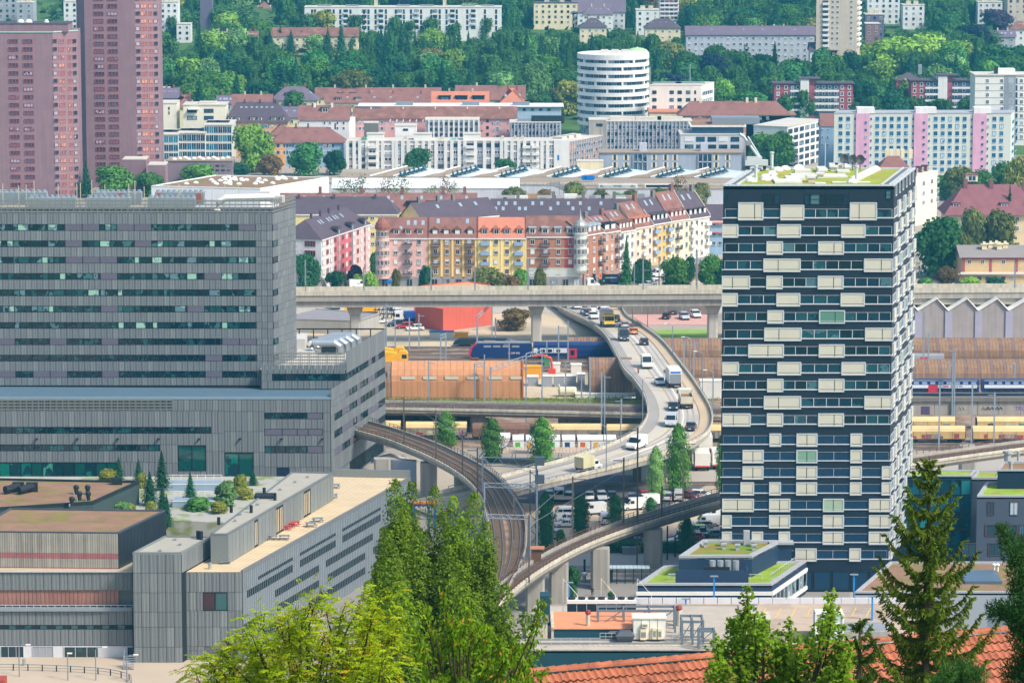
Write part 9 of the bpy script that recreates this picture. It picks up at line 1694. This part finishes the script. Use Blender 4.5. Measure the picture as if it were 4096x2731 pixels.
for y,x0,x1 in((2560,2110,2840),(2575,2100,2700),(2545,2260,2430)):p,q=rp_(x0,y),rp_(x1,y);b=mk(GREY);b.box(p.x,q.x,p.y,p.y+.25,zt,zt+.22);b.bd('roof_channel',r)
for i in range(26):p=rp_(2290+i*21,2583);b=mk(CONCL);b.box(p.x,p.x+.45,p.y,p.y+.5,zt,zt+.05);b.bd('paving_slab',r)
OG=mat('orange_gravel','d98f66',.95,.15,.5,fine=5)
def slabbox(name,x0,x1,y0,d,h,m,top=None,parent=None):
 p,q=rp_(x0,y0),rp_(x1,y0);b=mk(m);b.box(p.x,q.x,p.y,p.y+d,zt,zt+h);
 if top:b.m(top);b.box(p.x-.2,q.x+.2,p.y-.2,p.y+d+.2,zt+h,zt+h+.12)
 return b.bd(name,parent or r),p,q
slabbox('raised_roof',2215,2640,2556,11,1.6,TEAL,OG);slabbox('raised_kerb',2205,2216,2556,11,1.9,CONCL);slabbox('stair_head',2105,2190,2556,5,2.6,CONCL,CONCD);slabbox('teal_block',2160,2200,2500,3,4.6,TEAL)
t,p,q=None,rp_(2268,2480),rp_(2545,2480);f_=th_('fan_bank','long row of seven rooftop fans in a pale casing','fan unit',(p.x,p.y,zt));b=mk(WHT);b.box(p.x,q.x,p.y,p.y+2.2,zt+2.6,zt+3.1);b.bd('casing',f_)
for i in range(7):
 x=p.x+(q.x-p.x)*(i+.5)/7;b=mk(DARK);b.tube([(x,p.y+1.1,zt+3.1),(x,p.y+1.1,zt+3.4)],.55,12);b.bd('fan',f_);b=mk(mat('coil_navy','1c2b3a',.6,.1));b.box(x-(q.x-p.x)/15,x+(q.x-p.x)/15,p.y+.1,p.y+2,zt+1.2,zt+2.6);b.bd('coil',f_)
p=rp_(2532,2563);q=rp_(2662,2563);ac=th_('plant_cabin','white plant cabin with air conditioner boxes on the gravel roof','cabin',(p.x,p.y,zt));b=mk(WHT);b.box(p.x,q.x,p.y,p.y+3.4,zt+.3,zt+3.4);b.bd('wall',ac);b=mk(mat('cabin_roof','d5cfc2',.8,.1));b.box(p.x-.15,q.x+.15,p.y-.15,p.y+3.5,zt+3.4,zt+3.55);b.bd('roof',ac)
for x,z,w,h in((1.3,2.2,.9,.6),(1.1,.3,.9,1.6),(2.9,.4,.6,1.7),(3.7,.4,.6,1.6)):b=mk(CREAMW);b.box(p.x+x,p.x+x+w,p.y-.5,p.y,zt+z,zt+z+h);b.m(GREY);b.box(p.x+x+.1,p.x+x+w-.1,p.y-.53,p.y-.5,zt+z+h*.25,zt+z+h*.75);b.bd('air_conditioner',ac)
for k in range(4):b=mk(GREY);x=p.x+(q.x-p.x)*k/4;b.box(x,x+.06,p.y-.03,p.y,zt+.3,zt+3.4);b.bd('joint',ac)
for k,(x,y,w)in enumerate(((2500,2566,1.5),(2462,2552,1.3),(2430,2530,1.0),(2418,2515,.9))):
 p=rp_(x,y);t=th_('extract_hood','dark faceted extract hood on the gravel roof, %s of four'%('nearest','second nearest','third nearest','farthest')[k],'vent',(p.x,p.y,zt),0,'dark extract hoods');b=mk(mat('hood_grey','5c6066',.4,.15,metal=.4));q4=[(-w*.6,-w*.5),(w*.6,-w*.5),(w*.6,w*.5),(-w*.6,w*.5)];Q4=[(a*1.6,c*1.5)for a,c in q4]
 b.fr((p.x,p.y,zt));k_=b.pts([(a,c,0)for a,c in q4]+[(a,c,w*.75)for a,c in Q4]+[(a*.9,c*.9,w*1.15)for a,c in q4]);b.fcs(k_,[(i,(i+1)%4,4+(i+1)%4,4+i)for i in range(4)]+[(4+i,4+(i+1)%4,8+(i+1)%4,8+i)for i in range(4)]+[(8,9,10,11)]);b.bd('hood',t);b=mk(GREY);b.box(p.x-w*.3,p.x+w*.3,p.y-.2,p.y+.2,zt,zt+w*.3);b.bd('base',t)
def fr(label,x0,x1,y,d,h,n):
 p,q=rp_(x0,y),rp_(x1,y);t=th_('steel_gantry',label,'frame',(p.x,p.y,zt));SG=mat('steel_slate','6f7a84',.6,.12)
 for i in range(n+1):
  x=p.x+(q.x-p.x)*i/n
  for yy in(p.y,p.y+d):b=mk(SG);b.box(x-.16,x+.16,yy-.16,yy+.16,zt,zt+h);b.bd('post',t)
  b=mk(SG);b.box(x-.1,x+.1,p.y,p.y+d,zt+h-.3,zt+h);b.bd('beam',t)
 for yy in(p.y,p.y+d):
  b=mk(SG);b.box(p.x,q.x,yy-.12,yy+.12,zt+h-.35,zt+h);b.box(p.x,q.x,yy-.08,yy+.08,zt+h*.3,zt+h*.3+.15);b.bd('beam',t)
 b=mk(SG);[b.tube([(p.x+(q.x-p.x)*i/n,p.y,zt+h*.3),(p.x+(q.x-p.x)*(i+1)/n,p.y,zt+h)],.07,4)for i in range(n)];b.bd('brace',t)
fr('grey steel frame behind the white plant cabin',2392,2700,2530,3,3.6,3);fr('grey steel frame right of the white plant cabin',2728,2812,2575,4,3.6,2);fr('small grey steel frame at the right roof end',2795,2856,2597,1.5,3.0,1)
for k,(x,y,h,w)in enumerate(((2352,2545,3.4,.32),(2168,2500,3,.2),(2715,2500,2.4,.4),(2276,2470,2.4,.2))):
 p=rp_(x,y);t=th_('chimney_pipe','%s flue pipe on the plant roof'%('concrete red capped','thin pale','short brown capped','dark slim')[k],'flue',(p.x,p.y,zt));b=mk(CONCL if k!=3 else DARK);b.tube([(p.x,p.y,zt),(p.x,p.y,zt+h)],w,8);b.bd('pipe',t);b=mk(mat('cap_red','8f4038',.7,.1)if k in(0,2)else GREY);b.lathe([(w*.9,zt+h),(w*1.5,zt+h+.3),(w,zt+h+.7),(.01,zt+h+.75)],(p.x,p.y),8);b.bd('cap',t)
for k,(x0,x1,y)in enumerate(((2205,2400,2580),(2400,2470,2560),(2690,2760,2560),(2550,2660,2470),(2075,2110,2500))):
 p,q=rp_(x0,y),rp_(x1,y);t=th_('roof_railing','light steel railing on the plant roof, %s'%('front left stretch','by the chimney','by the cabin steps','behind the cabin','at the left stair head')[k],'railing',(p.x,p.y,zt),0,'plant roof railings');b=mk(SILV);n=max(3,int((q.x-p.x)/1.3))
 for z in(.55,1.1):b.box(p.x,q.x,p.y-.03,p.y+.03,zt+z,zt+z+.06)
 for i in range(n+1):x=p.x+(q.x-p.x)*i/n;b.box(x-.03,x+.03,p.y-.03,p.y+.03,zt,zt+1.15)
 b.bd('rails',t)
for x,y in((2252,2420),(2404,2420),(2548,2420)):p=rp_(x,2470);t=th_('roof_davit','thin white davit stay on the plant roof near the %s'%{2252:'left end of the fans',2404:'middle of the fans',2548:'right end of the fans'}[x],'stay',(p.x,p.y,zt),0,'white davit stays');b=mk(WHT);b.tube([(p.x,p.y,zt),(p.x,p.y,zt+6.2),(p.x+2.2,p.y,zt+3.6),(p.x+2.2,p.y,zt)],.05,4);b.bd('stay',t)
zd=14.0;DK=mat('deck_tan','bba690',.9,.16,.12,fine=.8,second='a08f80',patch=.55)
pd,P=rbk('parking_deck','tan rooftop parking deck with white barrier blocks',[(2640,2640),(3720,2640),(3640,2413),(2560,2413)],zd,0,CONC,DK,0)
p,q=gnd(2540,2414,zd),gnd(3640,2414,zd);n=20
for i in range(n):b=mk(WALLW);x=p.x+(q.x-p.x)*i/n;b.box(x+.05,x+(q.x-p.x)/n-.05,p.y,p.y+.4,zd,zd+.95);b.bd('barrier_block',pd)
for i in range(16):x=2680+i*60;a,c=gnd(x,2470,zd),gnd(x+22,2430,zd);b=mk(YEL);b.poly([(a.x,a.y,zd+.01),(a.x+.15,a.y,zd+.01),(c.x+.15,c.y,zd+.01),(c.x,c.y,zd+.01)]);b.bd('bay_line',pd)
for x0,x1,y in((2800,2880,2512),(2960,3080,2520)):a,c=gnd(x0,y,zd),gnd(x1,y,zd);b=mk(JOINT);b.box(a.x,c.x,a.y,a.y+.2,zd,zd+1.5);b.m(CONCL);b.box(a.x-.2,c.x+.2,a.y-.1,a.y+5,zd+1.5,zd+1.8);b.box(a.x-.3,a.x,a.y-2,a.y+.2,zd,zd+1.6);b.bd('ramp_head',pd)
a,c=gnd(3060,2560,zd),gnd(3560,2560,zd);b=mk(CONC);b.box(a.x,c.x,a.y,a.y+.4,zd,zd+1.4);b.bd('inner_wall',pd)
for k,(x0,x1,y)in enumerate(((2780,2890,2470),(2980,3080,2480),(3230,3500,2470))):a,c=gnd(x0,y,zd),gnd(x1,y,zd);t=th_('deck_railing','steel railing on the parking deck, %s stretch'%('left','middle','right')[k],'railing',(a.x,a.y,zd),0,'parking deck railings');b=mk(SILV);b.box(a.x,c.x,a.y,a.y+.05,zd+1,zd+1.07);[b.box(a.x+(c.x-a.x)*i/8-.03,a.x+(c.x-a.x)*i/8+.03,a.y,a.y+.05,zd,zd+1)for i in range(9)];b.bd('rails',t)
a,c=gnd(3262,2572,zd),gnd(3372,2572,zd);t=th_('lift_shaft','white framed glass lift shaft on the parking deck behind the maple','lift',(a.x,a.y,zd));LG=mat('lift_glass','b8c8c6',.2,.08)
for x in(a.x,c.x):[(b:=MB()).m(WHT).box(x-.12,x+.12,y-.12,y+.12,zd,zd+4.6).bd('post',t)for y in(a.y,a.y+3)]
for z in(1.5,3.0,4.5):b=mk(WHT);b.box(a.x,c.x,a.y-.1,a.y+3.1,zd+z,zd+z+.18);b.bd('frame',t)
b=mk(LG);b.box(a.x+.15,c.x-.15,a.y+.1,a.y+2.9,zd,zd+4.4);b.bd('glass',t)
a,c=gnd(3300,2640,13),gnd(3580,2640,13);t=th_('metal_roof','blue grey ribbed metal roof behind the maple tree','roof',(a.x,a.y,0));n=30
for i in range(n):b=mk(SHINE);x=a.x+(c.x-a.x)*i/n;w=(c.x-a.x)/n;q=b.pts([(x,a.y,13.2),(x+w-.04,a.y,13.2),(x+w-.04,a.y+16,15.2),(x,a.y+16,15.2),(x,a.y,0),(x+w-.04,a.y,0)]);b.fcs(q,[(0,1,2,3),(4,5,1,0)]);b.bd('roof_sheet',t)
TILE=mat('clay_tile','ab664a',.85,.22,2.2,fine=14,second='8c513c',patch=.6,bump=.4,orand=.16);RA=at(2030,2700,104);RB=gnd(4180,2508,RA.z)
tr=th_('tiled_roof','orange clay tile roof in the foreground at bottom right','roof',tuple(RA));u=(RB-RA);RLn=u.length;u=u/RLn;nv=Vector((u.y,-u.x,0));PITCH=R(36);dn=nv*cos(PITCH)-Vector((0,0,sin(PITCH)));nn_=nv*sin(PITCH)+Vector((0,0,cos(PITCH)))
rz0=atan2(u.y,u.x)
def tilemesh(w=.23,l=.4):
 m=MB();m.m(TILE);xs=np.linspace(-w/2,w/2,7);dz=[.035,.05,.035,.0,.0,.012,.036];k=m.pts([(x,0,z)for x,z in zip(xs,dz)]+[(x,-l*cos(PITCH),z-l*sin(PITCH)+.06)for x,z in zip(xs,dz)]+[(x,-l*cos(PITCH),z-l*sin(PITCH)-.0)for x,z in zip(xs,dz)])
 m.fcs(k,[(i,7+i,8+i,1+i)for i in range(6)]);m.m(mat('tile_edge_shade','4f2f22',.9,.2,3));m.fcs(k,[(7+i,14+i,15+i,8+i)for i in range(6)]);return m.mesh('roof_tile')  # front lips coloured dark: the shade line under each tile course is painted
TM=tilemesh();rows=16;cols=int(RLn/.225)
order=sorted(((j,i)for j in range(rows)for i in range(cols)),key=lambda t:t[0]+(0 if 8<t[1]<cols-4 else 4))
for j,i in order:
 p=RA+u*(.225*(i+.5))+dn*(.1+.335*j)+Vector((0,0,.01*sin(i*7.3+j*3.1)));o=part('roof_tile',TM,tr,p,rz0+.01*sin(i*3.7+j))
rm=MB();rm.m(TILE)
for k in range(2):pass
q=[(x,.13*cos(a),.11*sin(a))for x in(0,.40)for a in np.linspace(0,pi,7)]
k_=rm.pts([(x,y*(1 if x==0 else 1.3),z*(1 if x==0 else 1.35)+.03)for x,y,z in q]);rm.fcs(k_,[(i,i+1,8+i,7+i)for i in range(6)]);rm.m(MATS['tile_edge_shade']);rm.fcs(k_,[tuple(range(7,14))]);RT=rm.mesh('ridge_tile')  # ridge tile ends reuse the painted shade colour for the gaps between them
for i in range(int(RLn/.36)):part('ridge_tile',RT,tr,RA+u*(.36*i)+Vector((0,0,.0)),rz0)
b=mk(mat('roof_under','6b4a38',.9,.1));e=dn*(.34*rows);b.poly([RA-nn_*.08,RA+e-nn_*.08,RB+e-nn_*.08,RB-nn_*.08]);bk=-nv*5-Vector((0,0,3.6));b.poly([RA-nn_*.08,RB-nn_*.08,RB+bk,RA+bk]);b.bd('roof_boards',tr)
b=mk(CREAMW);a,c=RA+e*.92,RB+e*.92;b.poly([(a.x,a.y,a.z-.1),(a.x,a.y,80),(c.x,c.y,80),(c.x,c.y,c.z-.1)]);a2,c2=RA+bk*.9,RB+bk*.9;b.poly([(a2.x,a2.y,a2.z),(c2.x,c2.y,c2.z),(c2.x,c2.y,80),(a2.x,a2.y,80)]);b.poly([(a.x,a.y,a.z-.1),(RA.x,RA.y,RA.z-.1),(a2.x,a2.y,a2.z),(a2.x,a2.y,80),(a.x,a.y,80)]);b.poly([(c.x,c.y,c.z-.1),(c.x,c.y,80),(c2.x,c2.y,80),(c2.x,c2.y,c2.z),(RB.x,RB.y,RB.z-.1)]);b.bd('wall',tr)
def V3(*a):return np.array(a,float)
def lbt(name,label,base,lb,cat='tree'):
 t=th_(name,label,cat,tuple(base));b=mk(BARK)
 for pts,r0,r1 in lb:n=len(pts);b.tube([tuple(p)for p in pts],[r0+(r1-r0)*i/(n-1)for i in range(n)],5)
 b.bd('trunk',t);return t
def fol(t,name,P,N,s,col,m=LEAFN,aspect=.5,T=None,bend=0.0):
 P=np.asarray(P)-np.array(OFF[t]);return part(name,lfc(name,P,np.asarray(N),s,m,aspect,None if T is None else np.asarray(T),None,bend),t,OFF[t],color=col)
def pcw(h,w,n,seed):
 r_=np.random.RandomState(seed);P,N,T=[],[],[];K_=8
 for k in range(K_):
  a=r_.rand()*6.28;rad=w*.5*sqrt(r_.rand())*.7;top=h*(1-.16*(rad/(w*.5))-.3*r_.rand())if k else h;bot=top*.3*r_.rand();m=n//K_;z=r_.rand(m)**.75;b_=r_.rand(m)*6.28;rr_=w*(.27+.09*r_.rand())*np.minimum(1,.4+z/.4)*np.minimum(1,((1.01-z)/.14))**.5*(.55+.5*r_.rand(m))*(1+.25*np.sin(z*34+b_*2+k))
  P.append(np.stack([rad*cos(a)+rr_*np.cos(b_),rad*sin(a)+rr_*np.sin(b_),bot+(top-bot)*z],1));N.append(np.stack([np.cos(b_),np.sin(b_),np.full(m,.7)],1)+r_.normal(size=(m,3))*.7)
 P=np.concatenate(P);return lfc('crown',P,np.concatenate(N),.075*(.6+.8*r_.rand(len(P))),LEAFN,.75,extra=[ball((0,0,h*.35),(w*.16,w*.16,h*.3))])
PP=[pcw(11,1.8,13000,1),pcw(12,2.2,15000,2),pcw(10,1.7,12000,3)]
for k,(x,yt,w,Y,wh)in enumerate(((1615,1918,118,196,'tallest on the left, with twin tip'),(1652,1922,84,197,'second tip beside the tallest at left'),(1560,1990,130,195,'left shoulder of the left pair'),(1512,2120,120,193,'lowest at the left side'),(1740,1946,88,198,'narrow, in the middle gap'),(1705,2120,120,192,'short, before the middle gap'),(1835,1975,110,196,'left tip of the right group'),(1890,1968,100,197,'highest tip of the right group'),(1935,2090,110,194,'right shoulder of the right group'),(1800,2190,130,191,'short, in front of the right group'),(1585,2230,140,190,'short, in front of the left pair'),(2000,2325,140,170,'separate one at the right by the railway'),(2062,2440,130,168,'lowest one right by the railway'),(1470,2320,90,185,'small one at the left above the pale tree'),(1880,2260,120,188,'dense one low in the right group'),(1650,2330,160,186,'dense one low in the middle'))):
 zb=terr(Y);h=at(x,yt,Y).z-zb;X=at(x,yt,Y).x;t=th_('poplar','dark green foreground poplar, %s'%wh,'tree',(X,Y,zb),0,'foreground poplars');v=.8+.4*rng.random()
 part('trunk',TRUNK,t,(X,Y,zb),k,(.5,.5,h*.5));sc=w/74*Y/195/1.55;part('crown',PP[k%3],t,(X,Y,zb+h-(11,12,10)[k%3]*.98),k*1.3,(sc,sc,.98),color=(.17*v,.27*v,.025))
rr=random.Random(9)
def branchy(base,tip,n,sag=0.0,wob=.12):
 a,c=np.array(base,float),np.array(tip,float);L=np.linalg.norm(c-a);return[a+(c-a)*i/n+V3(0,0,sag*L*sin(pi*i/n))+(nr.normal(size=3)*wob*L*.12 if 0<i<n else 0)for i in range(n+1)]
Y=72;root=at(1250,3300,Y);lb=[];tips=[]
for x,y in((760,2660),(900,2560),(1010,2480),(1060,2450),(1150,2520),(1250,2400),(1280,2345),(1380,2420),(1480,2370),(1560,2350),(1600,2430),(1180,2640),(1320,2560),(1450,2520),(1560,2560),(830,2700),(1000,2640),(1100,2700),(1280,2680),(1400,2660),(1540,2680),(960,2730),(1200,2740),(1350,2750),(1620,2600),(1430,2450),(1080,2560),(1500,2440),(900,2640))+tuple((rr.uniform(800,1640),0)for _ in range(42)):
 y=y or rr.uniform(2370+abs(x-1330)*.42,2760);tp=at(x,y,Y+rr.uniform(-3,3));mid=root.lerp(tp,.78)+Vector((rr.uniform(-.3,.3),0,.2));pts=branchy(mid,tp,6,.06);lb.append(([np.array(root)]+pts,.022,.006));tips.append(pts)
rob=lbt('compound_leaf_tree','bright yellow green tree with feathery compound leaves at bottom centre left',root,lb)
P,N,T,S,P2,N2,T2,P3,N3,T3=[],[],[],[],[],[],[],[],[],[]
for pts in tips:
 for i in range(1,7):
  for _ in range(9):
   b0=pts[i-1]+(pts[i]-pts[i-1])*rr.random()+nr.normal(size=3)*.14;d=nr.normal(size=3)*[1,.8,.45];d/=np.linalg.norm(d);L=rr.uniform(.17,.3);side=np.cross(d,[0,0,1]);side/=np.linalg.norm(side)+1e-9;up=V3(0,0,1)+nr.normal(size=3)*.3;yl=rr.random()<.1
   for q_ in range(9):
    f_=(q_+1)/9;c=b0+d*L*f_-V3(0,0,.1*L*f_*f_*2)
    for s in(-1,1):tgt=(P2,N2,T2)if yl and rr.random()<.7 else(P,N,T);tgt[0].append(c+side*s*.032);tgt[1].append(up+nr.normal(size=3)*.25);tgt[2].append(side*s+d*.3)
  if rr.random()<.34:
   c=pts[i]-V3(0,0,.1)
   for _ in range(14):P3.append(c+nr.normal(size=3)*[.05,.05,.08]);N3.append(nr.normal(size=3)*[1,1,.2]);T3.append(V3(0,0,1)+nr.normal(size=3)*.2)
fol(rob,'foliage',P,N,.034,(.35,.46,.02),aspect=.46,T=T);fol(rob,'yellow_foliage',P2,N2,.034,(.62,.42,.03),aspect=.42,T=T2);fol(rob,'seed_pods',P3,N3,.045,(.09,.035,.02),aspect=.22,T=T3)
Y=80;root=at(1850,3200,Y);lb=[];tips=[]
for x,y in((1640,2390),(1700,2420),(1770,2350),(1850,2390),(1640,2500),(1720,2520),(1800,2480),(1880,2470),(1650,2600),(1760,2600),(1850,2560),(1930,2640),(2010,2600),(2060,2560),(2130,2560),(2170,2440),(2180,2390),(2160,2600),(2190,2680),(2060,2680),(1960,2700),(1800,2690),(1700,2690),(2100,2720),(1900,2740),(1640,2740))+tuple((rr.uniform(1620,2120),0)for _ in range(46)):
 y=y or rr.uniform(2430+max(0,x-1900)*.8,2760);tp=at(x,y,Y+rr.uniform(-2,2));mid=root.lerp(tp,.78)+Vector((rr.uniform(-.2,.2),0,.25));pts=branchy(mid,tp,6,.1);lb.append(([np.array(root)]+pts,.022,.006));tips.append(pts)
ch_=lbt('drooping_tree','green tree with hanging pointed leaves at the bottom centre',root,lb);P,N,T,P2,N2,T2=[],[],[],[],[],[]
for pts in tips:
 for i in range(1,7):
  for _ in range(13):
   c=pts[i-1]+(pts[i]-pts[i-1])*rr.random()+nr.normal(size=3)*.06;d=nr.normal(size=3)*[.6,.5,.3]-[0,0,.9];q_=(P2,N2,T2)if rr.random()<.05 else(P,N,T);q_[0].append(c+d*.06);q_[1].append(nr.normal(size=3)*[1,1,.4]+[0,-.3,.5]);q_[2].append(d)
fol(ch_,'foliage',P,N,.072,(.17,.30,.015),aspect=.42,T=T,bend=.15);fol(ch_,'yellow_foliage',P2,N2,.06,(.5,.22,.03),aspect=.42,T=T2)
Y=86;root=at(3050,3400,Y);lb=[];tips=[]
for x,y in((2988,2345),(2940,2480),(3050,2480),(2890,2560),(3110,2560),(2850,2650),(2960,2600),(3020,2620),(3330,2372),(3290,2480),(3370,2500),(3250,2560),(3330,2600),(3200,2640),(3380,2660),(3290,2700),(2900,2720),(3080,2720),(2840,2730),(3150,2700),(3160,2480),(2990,2420),(3330,2440),(3230,2700))+tuple((rr.uniform(2840,3400),0)for _ in range(40)):
 y=y or rr.uniform(2400+.75*min(abs(x-2985),abs(x-3330)),2760);tp=at(x,y,Y+rr.uniform(-1.5,1.5));mid=Vector(at(x*.9+305,y+190,Y));pts=branchy(mid,tp,7,.02,.06);lb.append(([np.array(root)]+pts,.03,.008));tips.append(pts)
mp=lbt('maple','fresh green broad leaved tree with two upright leaders before the tile roof',root,lb);P,N,T=[],[],[]
for pts in tips:
 for i in range(2,8):
  for _ in range(20):
   c=pts[i-1]+(pts[i]-pts[i-1])*rr.random()+nr.normal(size=3)*[.17,.17,.1]*(1.15-i*.1);P.append(c);N.append(nr.normal(size=3)*.55+[0,-.35,1]);T.append(nr.normal(size=3))
P+=[p+nr.normal(size=3)*.02 for p in P];N+=[n_+nr.normal(size=3)*.2 for n_ in N];T+=[np.cross(t_,n_)for t_,n_ in zip(T,N)]
fol(mp,'foliage',P,N,.06,(.2,.34,.025),aspect=.6,T=T,bend=.1)
def spruce(label,px,ytop,Y,hh,spread,whorls,col,droop=.3,seed=1,s=.075):
 tp=at(px,ytop,Y);base=Vector((tp.x,tp.y,tp.z-hh));lb=[([np.array(base),np.array(tp)],.16,.012)];P,N,T=[],[],[];r_=random.Random(seed)
 for wv in range(whorls):
  f_=(wv+.6)/whorls;z=tp.z-hh*f_**1.15;L0=spread*(f_**.8);nb=4+(wv>3)*2
  for k in range(nb):
   L=L0*r_.uniform(.45,1.2);z=tp.z-hh*f_**1.15+r_.uniform(-.12,.12);a=6.283*k/nb+wv*1.1+r_.uniform(-.3,.3);d=V3(cos(a),sin(a),0);p0=V3(tp.x,tp.y,z);pts=[p0+d*L*q_+V3(0,0,L*(.28*q_+.25*q_**4-droop*1.6*q_*(1-q_)-.05*q_))for q_ in np.linspace(0,1,6)];lb.append((pts,.03,.006));side=V3(-d[1],d[0],0);n_=int(14+L*34)
   for i in range(n_):
    q_=(i+.6)/n_;j=min(int(q_*5),4);c=pts[j]+(pts[j+1]-pts[j])*(q_*5-j);sd=(1 if i%2 else-1)
    tw=side*sd*r_.uniform(.5,1)+d*.7+V3(0,0,r_.uniform(-1.5,.1));tw/=np.linalg.norm(tw);tl=(.12+.28*L*(1-q_)*.5)*r_.uniform(.6,1.2);m_=max(2,int(tl/.05))
    for e_ in range(m_):cc=c+tw*tl*(e_+.5)/m_-V3(0,0,.05*(e_/m_)**2);P.append(cc);N.append(nr.normal(size=3)+[0,0,.5]);T.append(tw+nr.normal(size=3)*.25)
   for e_ in range(5):P.append(pts[-1]+d*.03*e_);N.append(nr.normal(size=3));T.append(d+V3(0,0,.5))
 t=lbt('spruce',label,base,lb);P+=[p+nr.normal(size=3)*.015 for p in P];N+=[np.cross(n_,t_)for n_,t_ in zip(N,T)];T=T+T;fol(t,'needles',P,N,s,col,aspect=.3,T=T);return t
spruce('dark green spruce with upturned branch tips in the right foreground',3718,1828,100,8.2,2.3,19,(.155,.225,.025),.42,3,.085)
spruce('low spruce branch tips over the tile roof beside the big spruce',3440,2470,92,3.4,1.3,7,(.09,.15,.02),.3,8)
def pine(label,px,py_,Y,clumps,col):
 root=at(px,py_,Y);lb=[];P,N,T=[],[],[]
 for x,y,r_ in clumps:
  c=np.array(at(x,y,Y+rr.uniform(-.6,.6)));lb.append((branchy(root,c,5,-.03),.06,.015));n_=int(700*(r_/.3)**2);d=sph(n_);k=V3(0,0,0)+c+d*r_*nr.rand(n_,1)**.5;P+=list(k);T+=list(d*.8+nr.normal(size=(n_,3))*.4+[0,0,.5]);N+=list(nr.normal(size=(n_,3)))
 t=lbt('pine',label,root,lb);fol(t,'needles',P,N,.075,col,aspect=.13,T=T)
pine('deep green pine with soft needle tufts at the right edge',4330,2900,62,[(4010,2115,.14),(4030,2160,.2),(4055,2215,.25),(4085,2290,.3),(4070,2360,.22),(4100,2420,.3),(3985,2440,.22),(4030,2435,.22),(4075,2470,.28),(4090,2540,.3),(4110,2200,.3),(4100,2620,.25),(4060,2690,.3),(4110,2720,.3)],(.045,.12,.03))
pine('low green pine tufts at the bottom right in front of the roof',3850,3000,66,[(3790,2690,.2),(3850,2680,.26),(3910,2700,.24),(3830,2735,.3),(3760,2730,.2)],(.07,.17,.04))
flush()
HZ=bpy.data.materials.new('haze');HZ.use_nodes=True;hn=HZ.node_tree.nodes;hn.remove(hn['Principled BSDF']);pv=hn.new('ShaderNodeVolumePrincipled');pv.inputs['Color'].default_value=(.10,.56,.90,1);pv.inputs['Density'].default_value=.0001;pv.inputs['Anisotropy'].default_value=.2
HZ.node_tree.links.new(pv.outputs[0],hn['Material Output'].inputs['Volume'])
b=mk(HZ);b.box(-2300,2300,-80,4300,-1,178);o=b.bd('haze');o['kind']='stuff';o['label']='thin blue air over the whole town'
